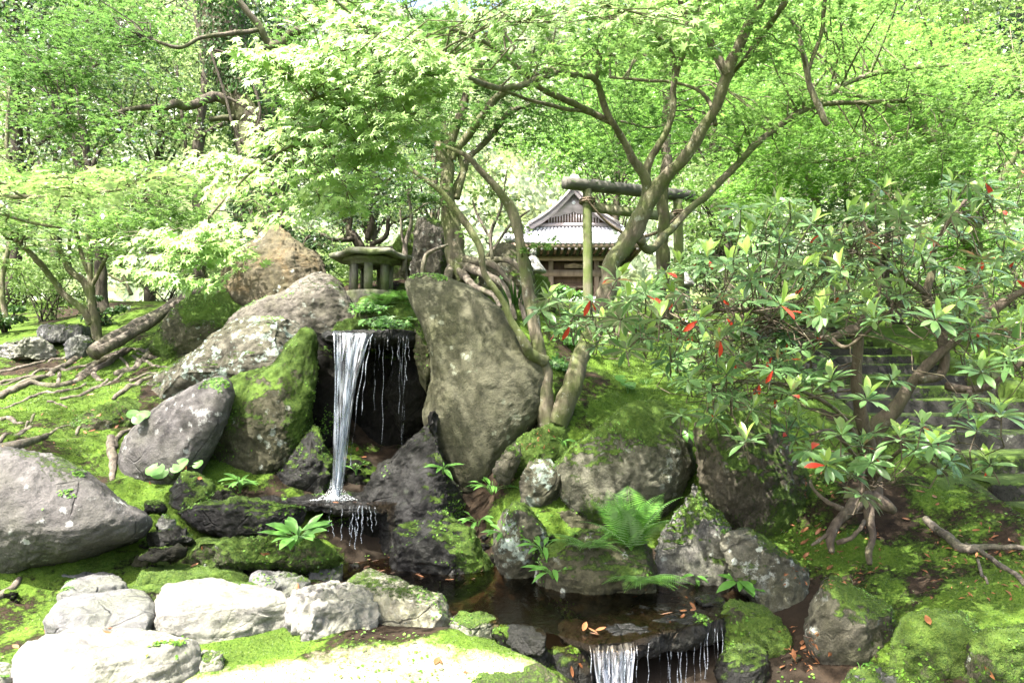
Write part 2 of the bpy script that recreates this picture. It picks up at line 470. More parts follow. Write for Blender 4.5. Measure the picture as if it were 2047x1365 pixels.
TV = np.stack([XX, YY, ZZ], -1).reshape(-1, 3)
i = (np.arange(ny - 1)[:, None] * nx + np.arange(nx - 1)[None, :])
TF = np.stack([i, i + 1, i + nx + 1, i + nx], -1).reshape(-1, 4)
# moss mask: open moss, soil under the shrub and in the cave, sandy ground with painted sun glare in front
pp = TV * np.array([1, 1, .3])
mossn = .62 + .75 * fbm(pp * 1.5, 4, 31) + .25 * fbm(pp * 7, 3, 33)
x_, y_, z_ = TV.T
def disc(cx, cy, rx, ry): return np.clip(1.25 - np.hypot((x_ - cx) / rx, (y_ - cy) / ry), 0, 1) * 1.3
mossn -= .55 * disc(2.20, 4.75, .42, .36) + .18 * disc(3.0, 4.2, .25, .5)
mossn += .34 * disc(2.6, 3.6, 1.2, .9)
mossn += .5 * disc(1.6, 6.6, 1.0, 1.2) + .35 * disc(2.7, 3.5, .8, .45) + .5 * disc(6.6, 8, 1.8, 3.5) + .35 * disc(2.9, 4.6, .35, .3) + .25 * disc(-3.0, 4.4, 1.2, .7) + .5 * disc(.7, 5.3, 1.4, .35) + .45 * disc(-1.6, 3.3, 2.6, 1.0) + .5 * disc(-2.6, 6.0, .5, .6) + .3 * disc(.2, 3.6, .5, .4)
mossn -= 1.5 * disc(-.6, 5.7, .7, .7)
mud_shade = np.clip(disc(.3, 4.45, 1.7, .75) + disc(.85, 3.3, .75, .9) + disc(-.95, 5.75, .62, .75) + disc(-1.9, 4.9, .5, .35) * .8, 0, 1) * np.where(y_ > 5.15, sstep(-z_, -.95, -.75), sstep(-z_, -.42, -.27))  # pool bed mud, plus painted dark in the cave and behind the fall
mossn -= 1.6 * mud_shade
sand_glare = np.clip(disc(-.35, 3.2, 1.5, .42) * (1 + .9 * fbm(pp * 2.4, 4, 35)) * .92, 0, 1)  # pale sandy path; overexposed sun is put into its colour
ter_me = mesh_np('ground', TV, [TF], {'moss': mossn, 'sand_glare': sand_glare, 'mud_shade': mud_shade})
def ground_mat():
    m = N('mossy_ground'); v = m.coord()
    s1 = m.noise(v, 9, 8, .7); s2 = m.noise(v, 70, 4, .75)
    soil = m.mix(m.ramp(s1, [(.35, 0.0), (.65, 1.0)]), (.008, .006, .004), (.036, .025, .016))
    soil = m.mix(m.ramp(s2, [(.62, 0.0), (.72, .7)]), soil, (.11, .055, .028))
    soil = m.mix(m.ramp(m.attr('mud_shade'), [(.2, 0.0), (.6, .92)]), soil, (.022, .017, .012))
    mo = m.attr('moss')
    fine = m.noise(v, 28, 6, .75)
    mm = m.ramp(m.math('ADD', mo, m.math('MULTIPLY', m.math('SUBTRACT', fine, .5), 1.4)), [(.36, 0.0), (.56, 1.0)])
    c = m.mix(mm, soil, moss_col(m, v))
    sd = m.attr('sand_glare'); sf = m.noise(v, 16, 6, .7)
    sm = m.ramp(m.math('ADD', sd, m.math('MULTIPLY', m.math('SUBTRACT', sf, .5), 1.3)), [(.38, 0.0), (.75, .85)])
    c = m.mix(sm, c, m.mix(s2, (.22, .21, .13), (.42, .39, .27)))
    h = m.math('ADD', m.math('MULTIPLY', mm, m.math('ADD', m.noise(v, 24, 4, .7), m.math('MULTIPLY', m.noise(v, 150, 2, .8), .45))), m.math('MULTIPLY', s2, .3))
    return m.done(m.bsdf(c, .95, m.bump(h, .9, .022), .12))
M['ground'] = ground_mat()
ground = tag(link('ground', ter_me, M['ground']), kind='structure')

# everything that leaves, plants and small stones may rest on
SURF = []          # (V, F quads)
SURF.append((TV[(np.abs(TV[:, 0]) < 1e9)], TF))
def raypt(px, py, bv, maxd=60):
    o = Vector((0, 0, CAMZ)); d = Vector(P(px, py, 10.0)) - o; d.normalize()
    h = bv.ray_cast(o, d, maxd)
    return h
def gpt(px, py):
    """where the sight line meets the bare terrain"""
    t = np.linspace(1.5, 30, 900)
    d = P(px, py, 1.0) - np.array([0, 0, CAMZ])
    q = np.array([0, 0, CAMZ]) + t[:, None] * d
    hz = height(q[:, 0], q[:, 1])
    k = np.argmax(q[:, 2] < hz)
    if k == 0: return q[-1]
    return np.array([q[k, 0], q[k, 1], hz[k]])

# ------------------------------------------------------------------ rocks
def resample(poly, n, it=0):
    p = np.array(poly, float); out = []
    m = len(p)
    for i in range(m):
        p0, p1, p2, p3 = p[i - 1], p[i], p[(i + 1) % m], p[(i + 2) % m]
        for k in range(8):
            t = k / 8
            out.append(0.5 * ((2 * p1) + (-p0 + p2) * t + (2 * p0 - 5 * p1 + 4 * p2 - p3) * t * t + (-p0 + 3 * p1 - 3 * p2 + p3) * t ** 3))
    return np.array(out)
def radial(poly, c, n):
    """distance to the outline in n directions from c"""
    q = resample(poly, n)
    a = q; b = np.roll(q, -1, 0)
    th = np.linspace(0, 2 * math.pi, n, endpoint=False)
    d = np.stack([np.cos(th), np.sin(th)], -1)
    R = np.zeros(n)
    for k in range(n):
        e = b - a; w = a - c
        den = d[k, 0] * e[:, 1] - d[k, 1] * e[:, 0]
        den = np.where(np.abs(den) < 1e-9, 1e-9, den)
        t = (w[:, 0] * e[:, 1] - w[:, 1] * e[:, 0]) / den
        u = (w[:, 0] * d[k, 1] - w[:, 1] * d[k, 0]) / den
        ok = (u >= 0) & (u <= 1) & (t > 0)
        R[k] = t[ok].min() if ok.any() else 0
    bad = R == 0
    if bad.any(): R[bad] = np.median(R[~bad])
    return th, R
def normals_of(V, F):
    n = np.zeros_like(V)
    a, b, c, d = V[F[:, 0]], V[F[:, 1]], V[F[:, 2]], V[F[:, 3]]
    fn = np.cross(c - a, d - b)
    for k in range(4):
        np.add.at(n, F[:, k], fn)
    return n / (np.linalg.norm(n, axis=1)[:, None] + 1e-12)
ROCKS = []
def finish_rock(name, V, F, size, seed, rough, mossb, label, mat, cat='rock', group=None, facets=10, face_amt=.8, origin=None, parent=None, fine=1.0, strata=0.0):
    c0 = V.mean(0)
    r = np.random.default_rng(seed + 100)
    ext = size
    for k in range(facets):
        n = r.normal(size=3); n[1] = -abs(n[1]) * 1.8; n[2] = n[2] * .9 + .15; n /= np.linalg.norm(n)
        d = (V - c0) @ n
        D = np.percentile(d, 98) * r.uniform(.76, .95)
        over = np.maximum(0, d - D)
        V = V - (over * face_amt)[:, None] * n
    nn = normals_of(V, F)
    s = 1 / max(size, .12)
    p = V + seed * 3.1
    disp = rough * size * (.50 * fbm(p * s * 1.6, 3, seed) + .26 * (1 - 2 * np.abs(fbm(p * s * 3.3, 3, seed + 5)))) + fine * .016 * fbm(p * 7, 4, seed + 9) + fine * .009 * (1 - 2 * np.abs(fbm(p * 19, 3, seed + 12))) + fine * .006 * fbm(p * 34, 3, seed + 11)
    if strata:
        q_ = p * np.array([2.2, 2.2, 30.0]); disp = disp + strata * .010 * (fbm(q_, 3, seed + 21) + .8 * np.sign(fbm(p * np.array([1.5, 1.5, 16.0]), 2, seed + 23)) * .5) + .012 * strata * (1 - 2 * np.abs(fbm(p * np.array([4, 4, 5]), 3, seed + 24)))
    V = V + nn * disp[:, None]
    nn = normals_of(V, F)
    if nn[V[:, 1] < c0[1]].mean(0)[1] > 0: F = F[:, ::-1]; nn = -nn
    m = .18 + mossb + .62 * sstep(nn[:, 2], .05, .85) + .55 * fbm(p * 2.1, 4, seed + 15) + .15 * nn[:, 0]
    org = np.array([c0[0], c0[1], V[:, 2].min()]) if origin is None else np.asarray(origin, float)
    me = mesh_np(name, V - org, [F], {'moss': m})
    o = link(name, me, mat, parent)
    o.location = org
    if parent is None: tag(o, label, cat, group)
    SURF.append((V, F)); ROCKS.append((V, F, nn, m))
    return o
def disc_grid(m):
    """an even grid of quads over the unit disc"""
    g = np.linspace(-1, 1, m + 1); A, B = np.meshgrid(g, g)
    a, b = A.ravel(), B.ravel()
    r = np.where(np.abs(a) > np.abs(b), a, b)
    with np.errstate(divide='ignore', invalid='ignore'):
        ph = np.where(np.abs(a) > np.abs(b), math.pi / 4 * b / np.where(a == 0, 1, a), math.pi / 2 - math.pi / 4 * a / np.where(b == 0, 1, b))
    ph = np.where(r < 0, ph + math.pi, ph); rho = np.abs(r)
    ph = np.mod(ph, 2 * math.pi)
    i = np.arange(m)[:, None] * (m + 1) + np.arange(m)[None, :]
    q = np.stack([i, i + 1, i + m + 2, i + m + 1], -1).reshape(-1, 4)
    k = np.arange(len(a)); bd = (np.abs(a) > 1 - 1e-9) | (np.abs(b) > 1 - 1e-9)
    return rho, ph, q, k[bd]
def rock(label, poly, Y, T, mat, seed=1, back=None, mossb=0.0, rough=.06, lean=0.0, c=None, name='rock', facets=14, group=None, face_amt=.8, n=None, exp=2.3, side=0.0, cat='rock', fine=1.0, grow=1.045):
    q = resample(poly, 0)
    c = np.array(c, float) if c is not None else q.mean(0)
    szpx = np.ptp(q, axis=0).max()
    size = szpx / F * Y
    n = 256
    poly = c + (np.array(poly, float) - c) * grow
    th, R = radial(poly, c, n)
    back = back if back is not None else T * .9
    ft = np.fft.rfft(R); ft[4:] = 0; Rs = np.maximum(np.fft.irfft(ft, n), R.min() * .8)
    ft[1:] *= .5; Rm = np.fft.irfft(ft, n)
    m = int(np.clip(size / .0135, 22, 104)) // 2 * 2
    rho, phi, quads, bl_ = disc_grid(m)
    ybase = q[:, 1].max()
    def side_(rho, phi, sgn, depth):
        t = rho * math.pi / 2; rad = np.sin(t); dep = np.cos(t) ** (1.7 / exp)
        k = phi / (2 * math.pi) * n
        I = lambda A: np.interp(k, np.arange(n + 1), np.append(A, A[0]))
        w_ = rad ** 1.5; Rk = I(Rm) * (1 - w_) ** 2 + I(Rs) * 2 * w_ * (1 - w_) + I(R) * w_ ** 2
        px = c[0] + rad * Rk * np.cos(phi); py = c[1] + rad * Rk * np.sin(phi)
        Yk = Y + sgn * depth * dep + lean * (ybase - py) / F * Y + side * (px - c[0]) / F * Y
        return PV(px, py, Yk)
    Vf = side_(rho, phi, -1, T)
    m2 = max(12, m // 2 // 2 * 2)
    rho2, phi2, q2, bl2 = disc_grid(m)
    Vb = side_(rho2, phi2, 1, back)
    N1 = len(Vf); mp = np.arange(N1) + N1; mp[bl_] = bl_
    qb = mp[q2][:, ::-1]
    V = np.vstack([Vf, Vb]); Fq = np.vstack([quads, qb])
    used = np.zeros(len(V), bool); used[Fq.ravel()] = True
    ren = np.cumsum(used) - 1; V = V[used]; Fq = ren[Fq]
    return finish_rock(name, V, Fq, size, seed, rough, mossb, label, mat, cat, group, facets, face_amt, fine=fine)
def slab(label, poly, zt, zb, mat, seed=1, mossb=0.0, rough=.03, group=None, name='stone', round_=.05, tilt=(0, 0), facets=5, cat='stone', parent=None, under=.94, face_amt=.9, world=False, fine=1.0, strata=0.0):
    """a stone whose top outline is seen as poly at height zt"""
    W = np.array([G(a, b, zt)[:2] for a, b in poly]) if not world else np.array(poly, float)
    pv, nv = np.roll(W, 1, 0), np.roll(W, -1, 0); W = np.stack([W + (pv - W) * .14, W + (nv - W) * .14], 1).reshape(-1, 2)
    q = resample(W, 0); c = q.mean(0)
    size = np.ptp(q, axis=0).max()
    n = 256
    th, R = radial(W, c, n)
    h = zt - zb
    prof = [(sv, zt - .12 * h * sv ** 6) for sv in np.linspace(0, .90, 16)]
    rb = min(round_, h * .4)
    for a in np.linspace(0, 1, 5)[1:]:
        prof.append((1 - (rb / (size * .5)) * (1 - math.sin(a * math.pi / 2)), zt - .06 * h - rb * (1 - math.cos(a * math.pi / 2))))
    z0 = prof[-1][1]
    for a in np.linspace(0, 1, 9)[1:]:
        prof.append((1 + (under - 1) * a ** 2 + .02 * math.sin(a * 9 + seed), z0 + (zb - z0) * a))
    prof = np.array(prof); seg = np.hypot(np.diff(prof[:, 0]) * size * .5, np.diff(prof[:, 1])); al = np.concatenate([[0], np.cumsum(seg)]); tot = al[-1]
    m = int(np.clip(2 * tot / .0125, 24, 110)) // 2 * 2
    rho, phi, Fq, bl_ = disc_grid(m)
    sv = np.interp(rho * tot, al, prof[:, 0]); zv = np.interp(rho * tot, al, prof[:, 1])
    Rk = np.interp(phi / (2 * math.pi) * n, np.arange(n + 1), np.append(R, R[0]))
    Rmean = R.mean(); w_ = np.clip(sv, 0, 1); Rk = Rmean * (1 - w_) * .6 + Rk * (1 - .6 * (1 - w_))
    x = c[0] + sv * Rk * np.cos(phi); y = c[1] + sv * Rk * np.sin(phi)
    V = np.stack([x, y, zv + tilt[0] * (x - c[0]) + tilt[1] * (y - c[1])], -1)
    V = np.vstack([V, [[c[0], c[1], zb - .01]]])
    o_ = bl_[np.argsort(phi[bl_])]; a = np.arange(0, len(o_), 2)
    Fq = np.vstack([Fq[:, ::-1] if False else Fq, np.stack([np.full(len(a), len(V) - 1), o_[(a + 2) % len(o_)], o_[a + 1], o_[a]], -1)])
    return finish_rock(name, V, Fq, size * .7, seed, rough, mossb, label, mat, cat, group, facets, face_amt, parent=parent, fine=fine, strata=strata)

grey = rock_mat((.150, .135, .115), (.060, .054, .044), .30, key='grey')
greyspot = rock_mat((.125, .118, .114), (.062, .058, .057), .35, (.46, .47, .45), key='spot')
olive = rock_mat((.100, .096, .062), (.050, .051, .031), .12, (.24, .26, .19), key='olive', cracks=.0)
orange = rock_mat((.125, .105, .065), (.050, .045, .030), .2, orange=.18, key='or')
lich = rock_mat((.120, .112, .085), (.045, .042, .030), 1.1, (.40, .50, .43), key='li')
mossy = rock_mat((.105, .098, .060), (.035, .034, .020), .30, key='mo')
pale = rock_mat((.265, .255, .245), (.165, .158, .155), .12, (.5, .48, .44), key='pa', cracks=.25)
palegrey = rock_mat((.18, .175, .185), (.10, .10, .108), .2, (.5, .5, .47), key='pg')
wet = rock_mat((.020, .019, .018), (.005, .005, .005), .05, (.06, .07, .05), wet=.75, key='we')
cave = rock_mat((.014, .013, .010), (.003, .003, .003), .05, (.03, .04, .02), wet=.35, key='ca')  # wet rock, with the shade of the cave put into its near black
wetslab = rock_mat((.022, .021, .021), (.006, .006, .006), 0, wet=.85, key='ws')

# --- the rocks that frame the fall
rock('tall smooth olive standing stone curving up right of the waterfall', [(803, 572), (812, 551), (850, 539), (900, 549), (955, 575), (1010, 618), (1050, 665), (1084, 712), (1100, 760), (1097, 810), (1072, 850), (1035, 892), (1000, 935), (975, 975), (935, 1000), (905, 965), (885, 925), (862, 885), (846, 840), (853, 790), (859, 740), (852, 697), (838, 655), (818, 612)], 5.75, .30, olive, 3, c=(960, 765), rough=.016, mossb=-.85, lean=.10, facets=0, fine=.40, grow=.99, name='standing_stone', cat='standing stone')
rock('big boulder with orange lichen face behind the lower grey rocks at left', [(436, 600), (455, 525), (482, 497), (515, 475), (545, 455), (562, 459), (600, 490), (636, 512), (650, 553), (645, 620), (600, 665), (480, 665), (440, 640)], 8.3, .55, orange, 5, mossb=-.75, rough=.04, facets=6, face_amt=.6)
rock('broad brownish grey peaked rock left of the fern bank', [(452, 652), (480, 622), (530, 597), (562, 588), (600, 560), (640, 547), (690, 560), (708, 590), (724, 635), (722, 690), (600, 712), (470, 712)], 7.3, .45, grey, 8, fine=.7, mossb=-.75, rough=.03, facets=6, face_amt=.6)
rock('dark mossy boulder beside the split log at left', [(303, 700), (322, 652), (360, 610), (425, 592), (470, 590), (488, 640), (470, 690), (400, 735), (320, 735)], 7.9, .45, mossy, 12, mossb=.25, rough=.05)
rock('long sloping slab crusted with pale green lichen', [(262, 810), (315, 750), (390, 695), (445, 650), (500, 638), (590, 641), (655, 655), (645, 700), (575, 765), (480, 815), (400, 858), (335, 905), (275, 890)], 6.75, .42, lich, 17, mossb=-.35, rough=.045, c=(460, 745), facets=9)
rock('mossy green ledge rock left of the waterfall', [(405, 850), (432, 782), (470, 750), (530, 735), (568, 702), (602, 668), (628, 688), (628, 800), (618, 890), (590, 950), (555, 985), (480, 1000), (420, 985), (395, 930)], 6.0, .40, mossy, 22, mossb=.32, rough=.05, c=(515, 860), facets=8, face_amt=.6)
rock('smooth grey leaning oval boulder between the mossy ones', [(243, 905), (262, 862), (305, 818), (370, 779), (425, 755), (455, 762), (462, 800), (442, 862), (412, 925), (385, 968), (310, 985), (255, 960)], 5.65, .30, greyspot, 27, fine=.55, mossb=-.80, rough=.02, facets=4, face_amt=.4)
rock('low mossy hump rock above the big grey boulder', [(110, 885), (150, 835), (205, 800), (262, 788), (290, 815), (292, 860), (270, 905), (190, 925), (120, 915)], 6.3, .35, mossy, 31, mossb=.30, rough=.05)
rock('huge smooth grey boulder with white lichen spots at the left edge', [(-130, 910), (-40, 893), (40, 898), (110, 913), (180, 948), (240, 1003), (292, 1040), (288, 1082), (200, 1104), (100, 1130), (0, 1162), (-130, 1180), (-180, 1040)], 4.75, .50, greyspot, 36, fine=.6, mossb=-.80, rough=.018, c=(60, 1030), facets=4, face_amt=.35)
# cave behind the fall
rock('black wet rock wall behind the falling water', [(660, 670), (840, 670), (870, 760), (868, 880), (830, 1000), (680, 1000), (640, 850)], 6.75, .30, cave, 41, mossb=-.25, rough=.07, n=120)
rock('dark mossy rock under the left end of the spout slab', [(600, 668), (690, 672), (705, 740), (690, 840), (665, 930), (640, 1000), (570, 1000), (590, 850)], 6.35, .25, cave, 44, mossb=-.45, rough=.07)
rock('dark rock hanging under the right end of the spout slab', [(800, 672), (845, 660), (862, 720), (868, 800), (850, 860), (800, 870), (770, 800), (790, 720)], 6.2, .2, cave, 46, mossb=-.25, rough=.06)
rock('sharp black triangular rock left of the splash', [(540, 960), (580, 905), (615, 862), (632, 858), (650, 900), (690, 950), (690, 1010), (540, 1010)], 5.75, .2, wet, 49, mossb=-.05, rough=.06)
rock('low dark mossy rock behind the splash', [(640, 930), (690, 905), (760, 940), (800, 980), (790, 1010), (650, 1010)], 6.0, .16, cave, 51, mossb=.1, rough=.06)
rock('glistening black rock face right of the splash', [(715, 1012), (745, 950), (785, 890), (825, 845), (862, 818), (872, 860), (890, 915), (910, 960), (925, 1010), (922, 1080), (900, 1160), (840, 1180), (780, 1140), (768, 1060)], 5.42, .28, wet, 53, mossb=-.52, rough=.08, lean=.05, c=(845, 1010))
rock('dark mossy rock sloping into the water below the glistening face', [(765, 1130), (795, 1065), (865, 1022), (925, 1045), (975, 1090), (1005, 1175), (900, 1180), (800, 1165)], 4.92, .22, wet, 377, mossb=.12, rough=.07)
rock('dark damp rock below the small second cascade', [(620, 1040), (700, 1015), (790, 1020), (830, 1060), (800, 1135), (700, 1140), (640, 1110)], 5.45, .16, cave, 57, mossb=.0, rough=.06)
rock('small pale wedge stone beside the slab and the tall stone', [(826, 655), (840, 645), (852, 665), (866, 700), (866, 760), (850, 790), (836, 740), (830, 690)], 5.85, .10, mossy, 58, mossb=-.3, rough=.04)
# right bank
rock('big rounded boulder with green moss cap and grey face', [(1113, 950), (1140, 905), (1195, 862), (1245, 815), (1300, 803), (1342, 815), (1370, 850), (1383, 920), (1378, 990), (1352, 1032), (1290, 1050), (1200, 1055), (1145, 1015)], 5.35, .42, rock_mat((.155, .150, .112), (.062, .062, .042), .22, key='bb'), 61, mossb=.10, rough=.04, facets=7, face_amt=.55)
rock('tall brown mossy boulder below the red leaved shrub', [(1388, 870), (1405, 835), (1450, 815), (1515, 828), (1565, 868), (1595, 925), (1617, 985), (1622, 1035), (1585, 1085), (1540, 1100), (1480, 1065), (1428, 1022), (1400, 960)], 5.1, .42, rock_mat((.120, .104, .074), (.046, .040, .027), .15, key='tb'), 66, mossb=.08, rough=.05, facets=8, face_amt=.6)
rock('pale sunlit rock wedged between the two big boulders', [(1315, 1075), (1350, 1020), (1385, 950), (1405, 955), (1438, 1010), (1462, 1065), (1473, 1130), (1470, 1215), (1380, 1225), (1315, 1195)], 4.68, .22, rock_mat((.23, .22, .20), (.10, .095, .085), .3, key='ps'), 71, mossb=-.05, rough=.07)
rock('small lichened boulder left of the moss capped one', [(1038, 965), (1060, 930), (1100, 915), (1128, 950), (1120, 1000), (1090, 1030), (1050, 1010)], 5.3, .16, lich, 75, mossb=-.15, rough=.05)
rock('upright rock with grey lichen crust by the pool edge', [(985, 1100), (998, 1035), (1030, 1005), (1060, 1010), (1088, 1050), (1090, 1110), (1075, 1180), (1005, 1180)], 4.72, .18, lich, 79, mossb=-.1, rough=.05)
rock('narrow wedge stone at the foot of the tall stone', [(985, 945), (1005, 905), (1028, 875), (1040, 890), (1035, 935), (1005, 975)], 5.35, .1, grey, 82, mossb=-.15, rough=.04)
rock('moss covered lump under the roots of the maple', [(1010, 900), (1060, 865), (1120, 850), (1160, 880), (1130, 940), (1060, 950), (1010, 950)], 5.65, .28, mossy, 85, mossb=.45, rough=.05)
rock('dark damp rock in the gap above the fern', [(1060, 1060), (1110, 1000), (1160, 1030), (1220, 1050), (1330, 1040), (1340, 1110), (1200, 1130), (1080, 1120)], 5.25, .2, mossy, 88, mossb=-.1, rough=.06)
rock('mossy mound at the water edge where the fern grows', [(1068, 1190), (1078, 1120), (1120, 1075), (1190, 1055), (1260, 1075), (1320, 1110), (1340, 1195), (1250, 1225), (1100, 1225)], 4.50, .24, mossy, 91, mossb=.28, rough=.06)
rock('slanting lichened boulder at the right pool corner', [(1438, 1080), (1455, 1058), (1500, 1058), (1545, 1090), (1600, 1130), (1640, 1175), (1632, 1260), (1570, 1285), (1520, 1215), (1465, 1160)], 4.35, .28, rock_mat((.145, .138, .108), (.056, .054, .038), .75, key='sl'), 95, mossb=-.12, rough=.05, lean=.1)
rock('mossy rock under the slanting boulder beside the lower fall', [(1440, 1190), (1475, 1185), (1530, 1210), (1580, 1270), (1590, 1350), (1560, 1400), (1460, 1400), (1450, 1290)], 3.98, .22, mossy, 98, mossb=.40, rough=.05)
rock('round dark rock at the bottom right of the lower fall', [(1432, 1345), (1455, 1295), (1490, 1282), (1530, 1300), (1540, 1350), (1520, 1420), (1440, 1420)], 3.72, .16, wet, 101, mossb=.15, rough=.04)
rock('dark mossy pointed rock right of the slanting boulder', [(1615, 1260), (1640, 1190), (1690, 1157), (1740, 1190), (1790, 1235), (1815, 1285), (1790, 1350), (1700, 1375), (1625, 1360)], 3.74, .26, rock_mat((.13, .12, .09), (.05, .048, .034), .2, key='rp'), 104, mossb=-.02, rough=.05)
rock('bright mossy hummock at lower right', [(1790, 1290), (1815, 1238), (1880, 1222), (1955, 1245), (1990, 1320), (1960, 1420), (1820, 1420)], 3.48, .26, mossy, 107, mossb=.6, rough=.05, facets=4, face_amt=.4)
rock('mossy block in the bottom right corner', [(1925, 1340), (1950, 1275), (2040, 1255), (2130, 1270), (2150, 1420), (1935, 1440)], 3.28, .26, mossy, 111, mossb=.6, rough=.05, facets=4, face_amt=.4)
rock('flat grey stone at the bottom edge right of centre', [(1670, 1395), (1700, 1345), (1770, 1330), (1840, 1345), (1880, 1400), (1860, 1450), (1690, 1450)], 3.45, .2, palegrey, 115, mossb=.12, rough=.04)
# behind
rock('upright grey rock behind the tall stone', [(822, 540), (828, 480), (835, 440), (855, 426), (880, 432), (905, 455), (912, 520), (905, 580), (830, 580)], 8.6, .3, grey, 119, mossb=-.2, rough=.05)
rock('dark moss covered rock between lantern and upright rock', [(775, 520), (790, 480), (810, 458), (835, 455), (845, 500), (840, 560), (780, 560)], 8.9, .3, mossy, 122, mossb=.35, rough=.05)
rock('dark boulder behind the exposed maple roots', [(945, 560), (965, 510), (1000, 488), (1040, 500), (1065, 545), (1075, 610), (1050, 650), (950, 640)], 8.6, .4, mossy, 125, mossb=-.05, rough=.05)
rock('ivy covered dark rock left of the shrine steps', [(1030, 600), (1045, 560), (1075, 545), (1100, 575), (1110, 615), (1050, 640)], 9.0, .3, mossy, 128, mossb=.2, rough=.05)
# far left stones
slab('long thick flat stone lying under the left maples', [(78, 652), (95, 645), (150, 645), (180, 652), (178, 660), (90, 661)], 2.26, 2.06, palegrey, 131, rough=.05, name='flat_stone', mossb=-.3, cat='flat stone')
rock('pale boulder in front of the long flat stone at left edge', [(-20, 705), (20, 682), (70, 675), (100, 690), (105, 715), (0, 722)], 8.3, .25, pale, 134, mossb=-.2, rough=.04)
rock('rounded grey stone at the foot of the left maple', [(120, 700), (135, 675), (165, 670), (190, 685), (190, 715), (130, 718)], 8.2, .18, palegrey, 137, mossb=-.25, rough=.04)

# upper pool rim and small dark stones
UPZ = .62          # upper pool level
LPZ = .225         # lower pool level
dk = [('wet black angular stone behind the broad round leaves', [(330, 1010), (350, 970), (375, 947), (405, 950), (430, 985), (425, 1015), (370, 1030)], 5.15, .13, wet),
      ('jagged small dark stone beside the drooping plant', [(420, 1010), (430, 982), (462, 972), (475, 990), (472, 1015), (430, 1020)], 5.05, .09, cave),
      ('rounded olive pebble right of the huge boulder', [(280, 1020), (292, 1003), (318, 998), (335, 1012), (330, 1026), (290, 1030)], 4.95, .07, wet),
      ('small grey stone in the dark gully', [(307, 1060), (315, 1035), (330, 1026), (350, 1035), (352, 1058), (330, 1066)], 4.8, .07, palegrey),
      ('black low stone under the gully stones', [(285, 1085), (300, 1065), (345, 1052), (380, 1062), (395, 1088), (330, 1095)], 4.72, .09, wet),
      ('dark flat stone at the gully mouth', [(270, 1115), (290, 1098), (340, 1088), (370, 1100), (360, 1120), (300, 1125)], 4.55, .1, cave),
      ('black stone below the leaning oval boulder', [(365, 1035), (385, 1018), (400, 1012), (415, 1025), (410, 1045), (380, 1050)], 5.0, .07, wet)]
for k, (lb, po, Y, T, mt) in enumerate(dk):
    rock(lb, po, Y, T, mt, 140 + k * 3, mossb=-.2, rough=.07, name='small_rock')
rock('broad dark wet sill rock in front of the upper pool', [(358, 1030), (380, 1012), (430, 1004), (500, 1001), (570, 1006), (615, 1020), (610, 1055), (560, 1070), (480, 1072), (410, 1060)], 5.0, .22, wet, 165, mossb=.02, rough=.05, c=(490, 1038))
rock('low moss grown ledge stone behind the pale blocks', [(345, 1120), (360, 1085), (430, 1075), (520, 1063), (600, 1066), (650, 1085), (690, 1110), (650, 1140), (520, 1140), (400, 1135)], 4.72, .25, mossy, 168, mossb=.22, rough=.05)
rock('mossy stone with leafy plant at the left of the small cascade', [(575, 1120), (590, 1090), (610, 1078), (645, 1085), (668, 1105), (690, 1130), (600, 1140)], 4.6, .14, mossy, 171, mossb=.4, rough=.05)

# pond border, photo left to right
slab('pale grey flat rock tucked under the huge boulder', [(64, 1140), (95, 1118), (180, 1105), (240, 1110), (262, 1130), (240, 1150), (130, 1158), (80, 1160)], .27, .05, palegrey, 201, mossb=-.95, fine=.5, strata=.6, rough=.03)
slab('lavender grey stone behind the step blocks at left', [(108, 1190), (130, 1160), (180, 1140), (232, 1138), (252, 1160), (240, 1182), (160, 1195)], .30, .05, palegrey, 205, mossb=-.95, fine=.4, strata=.9, rough=.035)
slab('bluish grey step block left of the big white block', [(104, 1200), (155, 1176), (230, 1172), (300, 1177), (312, 1200), (290, 1228), (180, 1238), (98, 1238)], .29, .04, palegrey, 209, mossb=-.95, fine=.4, strata=.9, rough=.035)
slab('large sunlit white block in the middle of the pond border', [(304, 1180), (322, 1162), (400, 1155), (480, 1157), (560, 1170), (574, 1186), (568, 1212), (470, 1222), (360, 1226), (308, 1218)], .31, .02, pale, 213, mossb=-.8, rough=.06, fine=.35, facets=12, strata=1.0, round_=.035, under=.97)
slab('angular sunlit white block with a shaded undercut side', [(572, 1186), (598, 1162), (650, 1155), (725, 1162), (756, 1182), (762, 1202), (700, 1222), (640, 1232), (582, 1226)], .31, .03, pale, 218, mossb=-.7, rough=.05, fine=1.5, facets=9, round_=.03, under=.86)
slab('biggest white foreground block at bottom left', [(28, 1302), (88, 1258), (190, 1245), (300, 1251), (396, 1272), (400, 1292), (335, 1324), (200, 1342), (45, 1342)], .24, -.02, pale, 223, mossb=-.8, rough=.07, fine=.35, facets=12, strata=1.0, round_=.04, under=.94)
slab('small round pale stone beside the biggest foreground block', [(388, 1310), (400, 1297), (425, 1292), (445, 1302), (442, 1318), (405, 1325)], .15, .0, pale, 227, mossb=-.5, rough=.04, round_=.05)
slab('white stone cut off by the left bottom corner', [(-90, 1345), (-40, 1318), (20, 1312), (50, 1335), (30, 1365), (-60, 1375)], .16, -.02, pale, 230, mossb=-.6, rough=.04)
slab('long moss patched curb stone along the pool', [(690, 1150), (720, 1130), (770, 1135), (810, 1158), (860, 1180), (925, 1180), (936, 1195), (925, 1210), (840, 1212), (760, 1200), (700, 1180)], .30, .03, rock_mat((.36, .34, .28), (.17, .16, .12), .2, key='cs'), 233, mossb=-.28, rough=.035, round_=.07)
